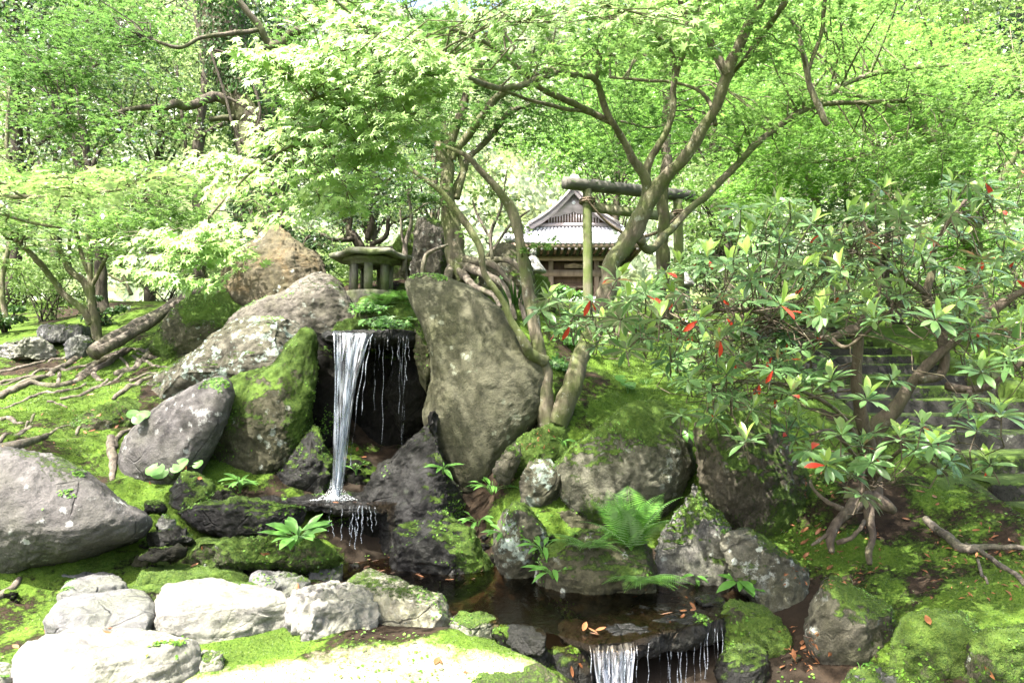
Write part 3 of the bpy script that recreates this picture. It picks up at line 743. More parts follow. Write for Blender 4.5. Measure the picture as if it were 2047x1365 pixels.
slab('flat grey stone by the fallen leaves', [(606, 1130), (625, 1112), (665, 1108), (688, 1122), (680, 1140), (630, 1146)], .30, .10, palegrey, 236, mossb=-.5, rough=.03, round_=.02)
slab('thin dark grey flat stone behind the angular white block', [(502, 1150), (520, 1140), (580, 1142), (620, 1155), (590, 1170), (530, 1172)], .31, .15, palegrey, 240, mossb=-.5, rough=.03, round_=.02)
slab('moss covered flat slab behind the big white block', [(255, 1135), (300, 1118), (400, 1122), (480, 1130), (500, 1145), (440, 1160), (340, 1162), (262, 1155)], .30, .08, mossy, 243, mossb=.5, rough=.03)
slab('long low moss slab along the front blocks', [(245, 1175), (262, 1160), (360, 1158), (460, 1160), (480, 1150), (560, 1172), (470, 1185), (320, 1185)], .27, .06, mossy, 247, mossb=.3, rough=.03)
slab('mossy round stone at the end of the curb stone', [(896, 1235), (915, 1222), (960, 1218), (1000, 1232), (990, 1250), (930, 1256)], .22, .03, rock_mat((.33, .32, .28), (.15, .15, .12), .2, key='cs2'), 250, mossb=-.12, rough=.05)
slab('thin dark flake stone beside the lower spout slab', [(1008, 1255), (1030, 1245), (1080, 1250), (1098, 1265), (1085, 1282), (1035, 1275)], .22, .15, wet, 254, mossb=-.6, rough=.03, round_=.015)
slab('dark flat stone under the flake stone', [(1020, 1290), (1050, 1280), (1095, 1285), (1100, 1300), (1050, 1305)], .16, .05, wet, 257, mossb=-.4, rough=.04)
slab('sunlit moss covered flat rock at the bottom centre', [(900, 1325), (925, 1300), (990, 1280), (1040, 1290), (1060, 1310), (1120, 1345), (1160, 1380), (950, 1390)], .13, -.15, mossy, 260, mossb=.1, rough=.04)
slab('small flat stone on the far right of the lower pool', [(1380, 1195), (1410, 1185), (1450, 1190), (1455, 1205), (1400, 1210)], .24, .1, wet, 263, mossb=-.3, rough=.03)

rock('black wet stone at the left end of the lower fall', [(1085, 1330), (1105, 1300), (1150, 1290), (1185, 1310), (1190, 1380), (1170, 1440), (1090, 1440)], 3.72, .12, wet, 371, mossb=-.1)
rock('dark stone between the flake stone and the curb stone', [(985, 1265), (1005, 1248), (1040, 1262), (1060, 1290), (1020, 1300), (990, 1290)], 3.75, .08, cave, 374, mossb=.1)
# small stones in the gullies and along the pool rims
peb = ((270, 1010, 420, 1110, 4.6, 5.1, 12, 8, 20, 'small dark damp stone in the gully right of the huge boulder', 'stones in the gully by the huge boulder'), (930, 1010, 1000, 1160, 4.95, 5.2, 12, 9, 22, 'small dark stone at the water edge below the tall stone', 'stones below the tall stone'), (1050, 1020, 1120, 1090, 5.0, 5.15, 7, 9, 20, 'small stone in the dark gap above the fern mound', 'stones above the fern mound'), (1320, 1020, 1470, 1200, 4.75, 4.9, 6, 10, 20, 'small stone beside the pale sunlit wedged rock', 'stones beside the pale wedged rock'), (1540, 1260, 1660, 1340, 3.7, 3.95, 8, 9, 22, 'small stone in the leafy hollow between the lower right rocks', 'stones in the lower right hollow'), (560, 1085, 720, 1110, 4.9, 5.1, 7, 9, 18, 'small wet stone under the small broken cascade', 'stones under the small cascade'), (20, 1165, 110, 1210, 4.25, 4.5, 5, 8, 16, 'small stone on the dark soil left of the step blocks', 'stones left of the step blocks'))
k = 0
for (x0, y0, x1, y1, Ya, Yb, n_, ra, rb, lb_, gr_) in peb:
    for _ in range(n_):
        x, y, Y, r = rng.uniform(x0, x1), rng.uniform(y0, y1), rng.uniform(Ya, Yb), rng.uniform(ra, rb)
        a = np.linspace(0, 2 * math.pi, 8)[:-1]; rr_ = r * rng.uniform(.75, 1.15, 7)
        p0 = P(x, y, Y); hz_ = float(height(p0[0], p0[1])) + RPX(r, Y) * .35
        if hz_ < p0[2]: y = y + (p0[2] - hz_) * F / Y
        rock(lb_, [(x + q * math.cos(t), y + q * .7 * math.sin(t)) for q, t in zip(rr_, a)], Y, RPX(r, Y) * .7, (wet, cave, mossy)[k % 3], 400 + k, mossb=-.15 if k % 3 < 2 else .1, rough=.06, name='small_rock', group=gr_)
        k += 1
# spout slabs
sp1 = slab('thin black wet slab the waterfall pours from', [tuple(P(a, 664, y)[:2]) for a, y in ((615, 5.95), (640, 5.70), (720, 5.62), (800, 5.64), (842, 5.80), (850, 6.3), (800, 6.7), (640, 6.6))], P(700, 668, 5.7)[2] + .025, P(700, 668, 5.7)[2] - .065, wetslab, 270, mossb=-.9, rough=.022, round_=.02, world=True, name='spout_slab', cat='stone slab')
rock('mossy stone lying on the spout slab', [(640, 668), (660, 650), (700, 640), (755, 648), (808, 655), (812, 668), (720, 674)], 6.15, .16, mossy, 273, mossb=.55, rough=.03)
rock('bank of earth and moss carrying the ferns', [(690, 665), (700, 620), (712, 598), (760, 588), (825, 600), (840, 640), (835, 680), (760, 685)], 6.9, .35, mossy, 277, mossb=.25, rough=.07)
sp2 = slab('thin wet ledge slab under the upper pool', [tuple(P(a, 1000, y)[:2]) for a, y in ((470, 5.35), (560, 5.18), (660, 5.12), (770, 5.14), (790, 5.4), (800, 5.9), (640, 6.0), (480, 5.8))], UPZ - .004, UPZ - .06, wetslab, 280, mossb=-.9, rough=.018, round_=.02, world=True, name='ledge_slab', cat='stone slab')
lipz = LPZ - .012
sp3 = slab('broad dark spout slab of the lower fall', [tuple(G(a, b, lipz)[:2]) for a, b in ((1100, 1268), (1180, 1290), (1260, 1284), (1330, 1262), (1400, 1248), (1472, 1226), (1468, 1206), (1380, 1200), (1250, 1215), (1120, 1235))], lipz, lipz - .115, wetslab, 283, mossb=-.9, rough=.018, round_=.025, world=True, name='spout_slab', cat='stone slab')
rock('black rock face under the lower spout slab', [(1090, 1300), (1200, 1290), (1330, 1275), (1460, 1250), (1470, 1420), (1280, 1440), (1100, 1420)], 4.15, .12, cave, 286, mossb=.02, rough=.06)

# ------------------------------------------------------------------ stairs
stairs = thing('stone_staircase', 'mossy dark stone staircase climbing to the shrine behind the red leaved shrub', 'stairs', (4.1, 4.0, height(4.1, 4.0).item()))
so = np.array(stairs.location)
y = 2.75; k = 0
while y < 11.2:
    z1 = stair_z(y) + .02
    w = np.array([(STX0 + .12, y), (STX1 - .05, y + rng.uniform(-.02, .02)), (STX1 - .03, y + .56), (STX0 + .14, y + .56)])
    mb = MB()
    # a block with a worn nosing
    xs = np.linspace(STX0 + .1, STX1, 26); prof = [(0.0, -.32), (0.0, -.03), (.012, -.010), (.035, 0.0), (.30, .004), (.55, .004), (.55, -.32)]
    V = []
    for a in xs:
        for (dy, dz) in prof: V.append([a, y + dy, z1 + dz])
    V = np.array(V); V += np.stack([0 * V[:, 0], .012 * fbm(V * 2.5, 3, 60 + k), .010 * fbm(V * 3, 3, 80 + k)], -1)
    npf = len(prof); Fq = []
    for a in range(len(xs) - 1):
        for b in range(npf - 1):
            Fq.append([a * npf + b, (a + 1) * npf + b, (a + 1) * npf + b + 1, a * npf + b + 1])
    e_ = (len(xs) - 1) * npf
    Fq += [[6, 0, 1, 2], [6, 2, 4, 5], [e_ + 2, e_ + 1, e_, e_ + 6], [e_ + 5, e_ + 4, e_ + 2, e_ + 6]]
    Fq = np.array(Fq)
    mo = .12 + .5 * fbm(V * 1.3, 3, 90) + .45 * (V[:, 2] > z1 - .02) + (.32 if y < 5.5 else .12)
    me = mesh_np('step', V - so, [Fq], {'moss': mo}, smooth=True)
    link('step', me, M['step'], stairs); SURF.append((V, Fq))
    y += .50; k += 1
for side, x0, x1 in (('l', STX0 - .24, STX0 + .12), ('r', STX1 - .02, STX1 + .2)):
    ys = np.linspace(2.5, 11.3, 70); V = []
    prof = [(x0, -.75), (x0, .02), (x0 + .04, .055), (x1 - .04, .055), (x1, .02), (x1, -.6)]
    for yy in ys:
        zz = stair_z(yy) + (-.10 if side == 'l' else .03)
        for (px_, dz) in prof: V.append([px_, yy, zz + dz])
    V = np.array(V); V += np.stack([.02 * fbm(V * 2, 3, 7), 0 * V[:, 0], .03 * fbm(V * 2.2, 3, 8)], -1)
    npf = len(prof)
    Fq = np.array([[a * npf + b, (a + 1) * npf + b, (a + 1) * npf + b + 1, a * npf + b + 1] for a in range(len(ys) - 1) for b in range(npf - 1)])
    me = mesh_np('curb', V - so, [Fq], {'moss': .75 + .4 * fbm(V * 1.5, 3, 14)}, True)
    link('curb', me, mossy, stairs); SURF.append((V, Fq))

# ------------------------------------------------------------------ split log, sticks and roots on the left slope
def px_path(pts, lift=.0, ter=True):
    out = []; rad = []
    for q in pts:
        if ter:
            g = gpt(q[0], q[1]); g = g + np.array([0, 0, lift]); out.append(g); rad.append(RPX(q[2], g[1]))
        else:
            g = P(q[0], q[1], q[2]); out.append(g); rad.append(RPX(q[3], q[2]))
    return np.array(out), np.array(rad)
lg = MB()
a = P(185, 706, 7.7); b = P(425, 560, 9.2)
for off, r in ((0, .085), (.10, .06)):
    t = np.linspace(0, 1, 26)[:, None]
    pth = a + (b - a) * t + np.array([off, -off * .4, .03 * off]) + .02 * np.sin(t * 9 + off * 20) * np.array([0, 0, 1])
    lg.tube(pth, r * (1 - .3 * t[:, 0]), 12, .22, 5)
lo = lg.obj('split_log', M['root']); tag(lo, 'long grey split log lying on the moss behind the roots', 'log')
rootnet = [
    [(215, 700, 11), (150, 722, 9), (100, 752, 8), (40, 775, 8), (-20, 800, 7)],
    [(250, 702, 10), (215, 730, 9), (180, 748, 9), (150, 765, 10), (110, 775, 8), (60, 770, 8), (0, 800, 9)],
    [(300, 700, 8), (270, 738, 9), (245, 745, 9), (230, 752, 8)],
    [(345, 695, 6), (300, 705, 7), (270, 700, 8), (230, 715, 8), (190, 735, 9), (160, 755, 9)],
    [(355, 700, 5), (320, 712, 5), (300, 716, 5), (275, 705, 4)],
    [(240, 705, 5), (160, 735, 5), (120, 740, 6), (80, 742, 4), (40, 760, 4), (0, 770, 4)],
    [(200, 700, 7), (160, 715, 6), (110, 720, 5), (95, 725, 3)],
    [(120, 745, 5), (118, 760, 5), (112, 770, 4)],
    [(185, 742, 6), (195, 755, 7), (205, 762, 4)],
    [(60, 855, 6), (40, 870, 7), (0, 885, 6), (-30, 890, 5)],
    [(0, 840, 7), (20, 838, 6), (45, 848, 3)],
    [(70, 830, 3), (55, 845, 3), (50, 860, 2)],
    [(95, 805, 3), (120, 812, 3), (135, 815, 2)],
    [(235, 715, 4), (250, 725, 4), (262, 738, 3)],
    [(225, 880, 9), (222, 905, 11), (228, 935, 9), (225, 960, 6)],
    [(260, 860, 5), (235, 880, 6), (232, 900, 5)],
    [(330, 745, 5), (290, 760, 6), (262, 775, 8), (238, 790, 6), (225, 800, 4)],
    [(355, 742, 4), (330, 752, 5), (300, 748, 4), (262, 762, 5)],
    [(170, 770, 4), (130, 785, 5), (80, 790, 4), (30, 810, 4), (-10, 822, 4)],
    [(215, 760, 4), (175, 785, 5), (120, 800, 4)],
    [(250, 742, 4), (215, 770, 4), (190, 778, 3)],
    [(110, 750, 4), (60, 755, 5), (10, 765, 5), (-20, 770, 5)],
    [(90, 722, 4), (50, 735, 5), (0, 745, 5)],
    [(300, 715, 4), (340, 708, 4), (365, 690, 3)],
    [(265, 712, 5), (300, 728, 4), (345, 735, 3)],
    [(140, 850, 3), (110, 862, 4), (70, 880, 5), (30, 893, 5)],
    [(150, 870, 3), (170, 845, 4), (185, 832, 3)],
    [(40, 1160, 6), (20, 1185, 10), (-20, 1210, 9)],
]
nl = thing('maple_root', 'web of bare grey surface roots spread over the mossy slope at left', 'tree roots', tuple(gpt(200, 720)))
nlo = np.array(nl.location)
for k, r in enumerate(rootnet):
    pts, rad = px_path(r)
    rad = rad * .8; pts, rad = smooth_path(pts, rad, 7)
    pts[:, 2] = height(pts[:, 0], pts[:, 1]) + rad * (.15 + .5 * vn(pts * 3.0, 4))
    pts += .012 * np.stack([vn(pts * 8, 1), 0 * rad, .5 * vn(pts * 9, 2)], -1)
    mb = MB(); mb.tube(pts - nlo, rad, 9, .25, k); mb.obj('root', M['root'], nl)
sk = MB(); pts = np.array([P(-40, 905, 5.0), P(30, 892, 5.1), P(95, 872, 5.3)]); sk.tube(pts, [.035, .04, .02], 7, .3, 3)
tag(sk.obj('dead_branch', M['root']), 'flat grey dead branch lying behind the huge boulder', 'branch')
# ------------------------------------------------------------------ leaves
def tpl_maple(lobes=7, notch=.36):
    a = np.radians(np.linspace(-128, 128, lobes)); L = {7: [.42, .72, .92, 1.0, .92, .72, .42], 5: [.55, .88, 1.0, .88, .55]}[lobes]
    V = [[0, 0, 0]]; rim = []
    for k in range(lobes):
        V.append([math.sin(a[k]) * L[k], math.cos(a[k]) * L[k], -.16 * L[k] ** 2]); rim.append(len(V) - 1)
        if k < lobes - 1:
            m = (a[k] + a[k + 1]) / 2; V.append([math.sin(m) * notch, math.cos(m) * notch, .03]); rim.append(len(V) - 1)
    V.append([0, -.12, 0]); rim.append(len(V) - 1)
    F = [[0, rim[k + 1], rim[k]] for k in range(len(rim) - 1)] + [[0, rim[0], rim[-1]]]
    return np.array(V, float), np.array(F)
def tpl_star(n=5, w=.17):
    V = []; F = []
    an = np.radians(np.linspace(-115, 115, n)); L = [.7, .92, 1.0, .92, .7] if n == 5 else [.8, 1, .8]
    for k in range(n):
        d = np.array([math.sin(an[k]), math.cos(an[k])]); p = np.array([-d[1], d[0]])
        b = len(V)
        V += [[0, 0, 0], [*(d * .38 * L[k] + p * w), .02], [*(d * L[k]), -.14], [*(d * .38 * L[k] - p * w), .02]]
        F += [[b, b + 1, b + 2, b + 3]]
    return np.array(V, float), np.array(F)
def tpl_star3(n=5):
    V = []; F = []
    an = np.radians(np.linspace(-120, 120, n))
    for k in range(n):
        d = np.array([math.sin(an[k]), math.cos(an[k])]); p = np.array([-d[1], d[0]])
        b = len(V); V += [[*(p * .20), 0], [*(d), -.12], [*(-p * .20), 0]]; F += [[b, b + 1, b + 2]]
    return np.array(V, float), np.array(F)
def tpl_oval(w=.36, fold=.10):
    V = [[0, 0, 0], [w, .45, fold], [0, 1, -.08], [-w, .45, fold], [0, .45, 0]]
    return np.array(V, float), np.array([[0, 1, 4], [4, 1, 2], [0, 4, 3], [4, 2, 3]])
def tpl_rhomb(w=.34):
    return np.array([[0, 0, 0], [w, .5, .05], [0, 1, -.05], [-w, .5, .05]], float), np.array([[0, 1, 2], [0, 2, 3]])
def tpl_blade(n=5, w=.16, droop=.25, fold=.07, peak=.6):
    V = []; F = []
    for k in range(n + 1):
        t = k / n; ww = w * (math.sin(math.pi * min(1, t) ** (math.log(.5) / math.log(peak))) ** .75 if 0 < t < 1 else (.04 if t == 0 else .01))
        z = -droop * t * t
        V += [[-ww, t, z + fold * ww / w], [0, t, z], [ww, t, z + fold * ww / w]]
    for k in range(n):
        b = 3 * k; F += [[b, b + 1, b + 4, b + 3], [b + 1, b + 2, b + 5, b + 4]]
    return np.array(V, float), np.array(F)
T_MAPLE = tpl_maple(7); T_M5 = tpl_maple(5, .34); T_STAR = tpl_star(5); T_STAR3 = tpl_star3(5); T_OVAL = tpl_oval(); T_RH = tpl_rhomb()
T_NARROW = tpl_rhomb(.16)
def frames(fwd, nrm):
    n = nrm / (np.linalg.norm(nrm, axis=1)[:, None] + 1e-9)
    f = fwd - n * np.sum(fwd * n, 1)[:, None]; f /= np.linalg.norm(f, axis=1)[:, None] + 1e-9
    r = np.cross(f, n)
    return r, f, n
def leaf_mesh(name, pos, fwd, nrm, size, tpl):
    V, Fc = tpl; r, f, n = frames(fwd, nrm)
    size = np.asarray(size)[:, None, None]
    W = pos[:, None, :] + size * (r[:, None, :] * V[None, :, 0:1] + f[:, None, :] * V[None, :, 1:2] + n[:, None, :] * V[None, :, 2:3])
    k = len(pos)
    FF = (np.arange(k)[:, None, None] * len(V) + Fc[None]).reshape(-1, Fc.shape[1])
    return mesh_np(name, W.reshape(-1, 3), [FF], None, False)
class Leaves:
    def __init__(s): s.a = [[], [], [], []]
    def add(s, p, f, n, z):
        for q, v in zip(s.a, (p, f, n, z)): q.append(np.asarray(v, float))
    def cat(s): return [np.concatenate(q) for q in s.a]
    def emit(s, name, mat, parent, tpl, org=(0, 0, 0), parts=0, partname='leaf'):
        if not s.a[0]: return
        p, f, n, z = s.cat(); p = p - np.asarray(org, float)
        if parts:
            cw = np.array([0, 0, CAMZ]) - np.asarray(org, float)
            d = np.linalg.norm(p - cw, axis=1) / z
            px = (p[:, 0] + org[0]) / (p[:, 1] + org[1]); pz = (p[:, 2] + org[2] - CAMZ) / (p[:, 1] + org[1])
            inside = (np.abs(px) < .73) & (pz < .555) & (pz > -.42) & (p[:, 1] + org[1] > .5)
            d = np.where(inside, d, 1e9)
            od = np.argsort(d, kind='stable'); sel = od[:parts]; rest = od[parts:]
            me = mesh_np(partname, tpl[0], [tpl[1]], None, False); me.materials.append(mat)
            r_, f_, n_ = frames(f[sel], n[sel])
            for q in range(len(sel)):
                o = bpy.data.objects.new(partname, me); COL.objects.link(o); o.parent = parent
                R = np.stack([r_[q], f_[q], n_[q]], 1) * z[sel[q]]
                mt = Matrix(R.tolist()).to_4x4(); mt.translation = Vector(p[sel[q]])
                o.matrix_basis = mt
            p, f, n, z = p[rest], f[rest], n[rest], z[rest]
        if len(p):
            me = leaf_mesh(name, p, f, n, z, tpl)
            o = link(name, me, mat, parent); o['kind'] = 'stuff'
            return o
def pad(L, c, r, n, size, tilt=.0, thick=.05, jit=.35, droop=.18, sd=0, squash=1.0, face=(0, 0, 1.0)):
    """a flat spray of leaves, uneven at its edge"""
    c = np.asarray(c, float)
    a = rng.uniform(0, 2 * math.pi, n); rr = np.sqrt(rng.uniform(0, 1, n))
    wob = 1 + .35 * np.sin(a * 2 + sd) + .25 * np.sin(a * 5 + 2 * sd) + .18 * np.sin(a * 9 + sd * 3)
    d = r * rr * wob
    x = np.cos(a) * d; y_ = np.sin(a) * d * squash
    z = -droop * r * rr ** 2 + rng.normal(0, thick * r, n) + tilt * x
    p = c + np.stack([x, y_, z], -1)
    out = np.stack([np.cos(a), np.sin(a), -.25 + 0 * a], -1) + rng.normal(0, .5, (n, 3))
    nm = np.array(face) + rng.normal(0, jit, (n, 3)); nm[:, 0] += -tilt
    L.add(p, out, nm, size * rng.uniform(.6, 1.2, n))
def blob(L, c, R, n, size, clumps=26, jit=.7, hollow=.35):
    """a crown of many leaf clumps round c, radii R"""
    c = np.asarray(c, float); R = np.asarray(R, float)
    per = max(3, n // clumps)
    u = rng.normal(size=(clumps, 3)); u /= np.linalg.norm(u, axis=1)[:, None]
    cc = c + u * R * (hollow + (1 - hollow) * rng.uniform(0, 1, (clumps, 1)) ** .6)
    for q in cc:
        r = R.mean() * rng.uniform(.20, .42)
        v = rng.normal(size=(per, 3)); v /= np.linalg.norm(v, axis=1)[:, None]
        rad = r * rng.uniform(.3, 1, (per, 1)) ** .5
        p = q + v * rad * np.array([1.3, 1.3, .36])
        nm = v * .4 + np.array([0, 0, .9]) + rng.normal(0, jit, (per, 3))
        L.add(p, v + rng.normal(0, .6, (per, 3)), nm, size * rng.uniform(.6, 1.25, per))
    return cc
def twig(mb, a, b, r0, r1, sag=.1, wob=.04, seg=5, sides=4):
    a = np.asarray(a, float); b = np.asarray(b, float); L = np.linalg.norm(b - a)
    t = np.linspace(0, 1, seg + 1)[:, None]
    p = a + (b - a) * t; p[:, 2] += (sag * L * np.sin(t[:, 0] * math.pi))
    w = rng.normal(0, wob * L, (seg + 1, 3)); w[0] = 0; w[-1] = 0
    p += w
    mb.tube(p, np.linspace(r0, r1, seg + 1), sides, cap=False)
    return p
def skeleton(root, paths, mat, org, tname='trunk', bname='branch', rough=.20, sides=12):
    """paths: list of lists of (px, py, Y, r_px); the first is the trunk. Returns points for twigs"""
    allp = []; allr = []
    for k, q in enumerate(paths):
        pts = np.array([P(a, b, Y) for a, b, Y, r in q]); rad = np.array([RPX(r, Y) for a, b, Y, r in q])
        pts, rad = smooth_path(pts, rad, 9)
        rad = rad * .92 * (1 + np.where(rad > .2, .02, .09) * fbm(pts * 4.5, 3, k + 40))
        pts = pts + np.minimum(.45 * rad, .022)[:, None] * np.stack([vn(pts * 5 + k, 1), vn(pts * 5 + k, 2), vn(pts * 5 + k, 3)], -1)
        mb = MB(); mb.tube(pts - org, rad, sides, rough, k + 3)
        mb.obj(tname if k == 0 else bname, mat, root)
        allp.append(pts); allr.append(rad)
    return np.vstack(allp), np.concatenate(allr), allp
def in_poly(poly, n):
    poly = np.array(poly, float); lo, hi = poly.min(0), poly.max(0); out = []
    while len(out) < n:
        q = rng.uniform(lo, hi); x, y = q; ins = False
        for i in range(len(poly)):
            (x1, y1), (x2, y2) = poly[i], poly[(i + 1) % len(poly)]
            if (y1 > y) != (y2 > y) and x < (x2 - x1) * (y - y1) / (y2 - y1) + x1: ins = not ins
        if ins: out.append(q)
    return out
def box(x0, y0, x1, y1): return [(x0, y0), (x1, y0), (x1, y1), (x0, y1)]
def foliage(L, tw, bones, regions, size, org, jit=.26, mult=1.0, tr=.006, face=(0, 0, 1.0)):
    """regions: (poly, Y0, Y1, pads, radius, leaves per pad)"""
    bp, br = bones
    for poly, Y0, Y1, npad, r, nl in regions:
        for q in in_poly(poly, npad):
            Y = rng.uniform(Y0, Y1); c = P(q[0], q[1], Y); rr = r * rng.uniform(.6, 1.25)
            pad(L, c, rr, max(4, int(nl * mult * (rr / r) ** 2)), size, tilt=rng.uniform(-.3, .3), jit=jit, sd=rng.uniform(0, 6), thick=.05, face=face)
            if tw is not None:
                d = np.linalg.norm(bp - c, axis=1); k = int(np.argmin(d + rng.uniform(0, .25, len(d))))
                if d[k] < 3.0:
                    p = twig(tw, bp[k] - org, c - org, min(br[k] * .6, tr * 1.5 + d[k] * .002), .0022, seg=6)
                    for m in range(3):
                        a = rng.uniform(0, 6.28); e = c + np.array([math.cos(a), math.sin(a), -.1]) * rr * .8
                        twig(tw, p[-2], e - org, .0028, .0012, seg=3, sides=3, sag=.03)

SUN_GAPS = ((.85, 4.45, .50), (1.35, 4.9, .42), (2.1, 4.75, .25), (-.6, 6.4, .0), (3.3, 3.1, .22), (-3.6, 7.2, .4))  # gaps left in the overhead leaves so sun patches reach these spots
def canopy_for(points, z0, z1, L, tw, bones, org, r, nl, size):
    for g in points:
        if any(math.hypot(g[0] - h[0], g[1] - h[1]) < h[2] for h in SUN_GAPS): continue
        zt = rng.uniform(z0, z1); t = (zt - g[2]) / S[2]
        c = g + S * t
        pad(L, c, r * rng.uniform(.7, 1.25), nl, size, tilt=rng.uniform(-.2, .2), jit=.3, sd=rng.uniform(0, 6))
        d = np.linalg.norm(bones[0] - c, axis=1); k = int(np.argmin(d))
        if d[k] < 4: twig(tw, bones[0][k] - org, c - org, .012, .004, seg=4)

# ---------------- the main maple beside the tall stone (also the bright sprays in front and the unseen shading leaves overhead)
org = P(1105, 852, 5.75)
t1 = thing('maple_tree', 'many stemmed maple growing beside the tall stone, its pale leaves arching over the waterfall', 'maple tree', tuple(org))
paths = [
    [(1098, 860, 5.75, 34), (1090, 800, 5.75, 27), (1086, 745, 5.78, 24), (1080, 700, 5.8, 19), (1068, 630, 5.85, 17), (1050, 555, 5.9, 17), (1040, 490, 5.9, 17), (1026, 430, 5.95, 15), (990, 375, 5.9, 12), (955, 335, 5.85, 10), (925, 308, 5.8, 7), (880, 290, 5.8, 4)],
    [(1112, 850, 5.7, 30), (1135, 790, 5.75, 26), (1160, 720, 5.85, 24), (1190, 650, 5.95, 23), (1212, 580, 6.0, 24), (1228, 520, 6.0, 24), (1262, 475, 6.0, 23), (1285, 425, 5.95, 24), (1310, 375, 5.9, 19), (1355, 325, 5.8, 16), (1400, 270, 5.7, 15), (1435, 205, 5.6, 14), (1460, 130, 5.5, 14), (1490, 60, 5.4, 12), (1520, 0, 5.3, 11), (1560, -90, 5.1, 9), (1620, -220, 4.8, 7)],
    [(1084, 725, 5.75, 17), (1060, 700, 5.65, 13), (1035, 660, 5.6, 10), (1005, 600, 5.6, 9), (972, 550, 5.6, 8.5), (955, 490, 5.6, 9), (925, 440, 5.6, 9), (895, 400, 5.6, 8.5), (868, 372, 5.6, 7), (830, 345, 5.6, 6), (785, 310, 5.6, 5), (740, 302, 5.6, 3)],
    [(1288, 430, 5.95, 17), (1292, 375, 5.9, 13), (1282, 340, 5.85, 12), (1262, 310, 5.8, 11), (1240, 270, 5.7, 10), (1222, 240, 5.6, 9), (1205, 200, 5.5, 8), (1190, 160, 5.4, 8), (1150, 150, 5.2, 7.5), (1110, 148, 5.0, 8), (1060, 165, 4.7, 7.5), (1010, 178, 4.4, 8), (970, 170, 4.1, 7), (930, 155, 3.8, 6), (860, 140, 3.5, 6), (780, 150, 3.3, 5), (700, 170, 3.15, 4), (620, 200, 3.0, 3)],
    [(1290, 350, 5.9, 12), (1310, 300, 5.85, 9), (1335, 250, 5.8, 8), (1345, 210, 5.8, 8), (1352, 150, 5.7, 7), (1365, 110, 5.6, 7), (1385, 60, 5.5, 6), (1395, 10, 5.4, 6), (1410, -80, 5.2, 5)],
    [(1355, 155, 5.7, 6), (1345, 110, 5.6, 6), (1310, 70, 5.4, 5), (1270, 40, 5.2, 5), (1210, 10, 5.0, 4)],
    [(1455, 150, 5.5, 10), (1430, 105, 5.5, 12), (1405, 60, 5.4, 9), (1375, 30, 5.3, 8), (1350, -20, 5.2, 6)],
    [(1425, 230, 5.65, 7), (1465, 150, 5.6, 6), (1490, 120, 5.5, 7), (1520, 75, 5.4, 8), (1560, 20, 5.2, 8), (1600, -50, 5.0, 6)],
    [(1222, 245, 5.65, 8), (1170, 220, 5.5, 9), (1140, 205, 5.4, 9), (1090, 180, 5.2, 8), (1050, 150, 5.0, 7), (1010, 115, 4.9, 6), (970, 85, 4.8, 5), (900, 60, 4.6, 4)],
    [(1168, 222, 5.5, 5), (1120, 215, 5.3, 5), (1060, 200, 5.0, 4), (1000, 180, 4.7, 4)],
    [(1190, 160, 5.4, 7), (1200, 120, 5.3, 5), (1192, 90, 5.2, 5), (1205, 40, 5.1, 4)],
    [(1275, 478, 6.0, 12), (1300, 500, 6.15, 11), (1330, 470, 6.3, 10), (1370, 425, 6.4, 9.5), (1415, 390, 6.5, 9.5), (1450, 350, 6.6, 9), (1490, 310, 6.6, 9), (1540, 265, 6.7, 8.5), (1590, 230, 6.7, 8), (1630, 210, 6.8, 8), (1680, 175, 6.9, 7), (1750, 148, 7.0, 6.5), (1850, 135, 7.1, 5), (1950, 125, 7.2, 3)],
    [(1630, 210, 6.8, 7), (1700, 206, 6.9, 6), (1790, 203, 7.0, 5), (1860, 215, 7.0, 4.5), (1930, 240, 7.1, 4), (2000, 265, 7.1, 3)],
    [(1430, 250, 5.65, 6), (1415, 200, 5.8, 5), (1370, 170, 5.9, 4), (1290, 160, 6.0, 4), (1220, 155, 6.1, 3)],
    [(1562, 20, 5.2, 4), (1590, 55, 5.2, 5), (1608, 110, 5.2, 7), (1617, 160, 5.2, 7.5), (1630, 205, 5.2, 8), (1645, 240, 5.2, 8), (1655, 252, 5.2, 7)],
    [(1617, 140, 5.2, 5), (1640, 70, 5.2, 5), (1650, 0, 5.1, 5), (1660, -60, 5.0, 4)],
    [(860, 140, 3.5, 5), (740, 60, 3.3, 5), (650, -20, 3.2, 5)],
    [(780, 150, 3.3, 4), (640, 260, 3.25, 4), (520, 330, 3.25, 3.5), (430, 420, 3.25, 3), (380, 500, 3.2, 2)],
    # limbs run on above the frame to carry the unseen shading leaves
    [(1560, -90, 5.1, 9), (1400, -500, 4.3, 9), (1200, -900, 3.8, 7), (900, -1200, 3.6, 5)],
    [(1350, -20, 5.2, 7), (1100, -350, 4.7, 7), (700, -600, 4.5, 5), (200, -700, 4.6, 4)],
    [(1620, -220, 4.8, 7), (1900, -500, 4.5, 6), (2300, -700, 4.5, 4)],
]
paths = [[(a, b, Y, r * (.74 if k == 0 else .86)) for a, b, Y, r in q] for k, q in enumerate(paths)]
bp, br, segs = skeleton(t1, paths, M['bark'], org)
near = Leaves(); tw = MB()
bones = (bp, br)
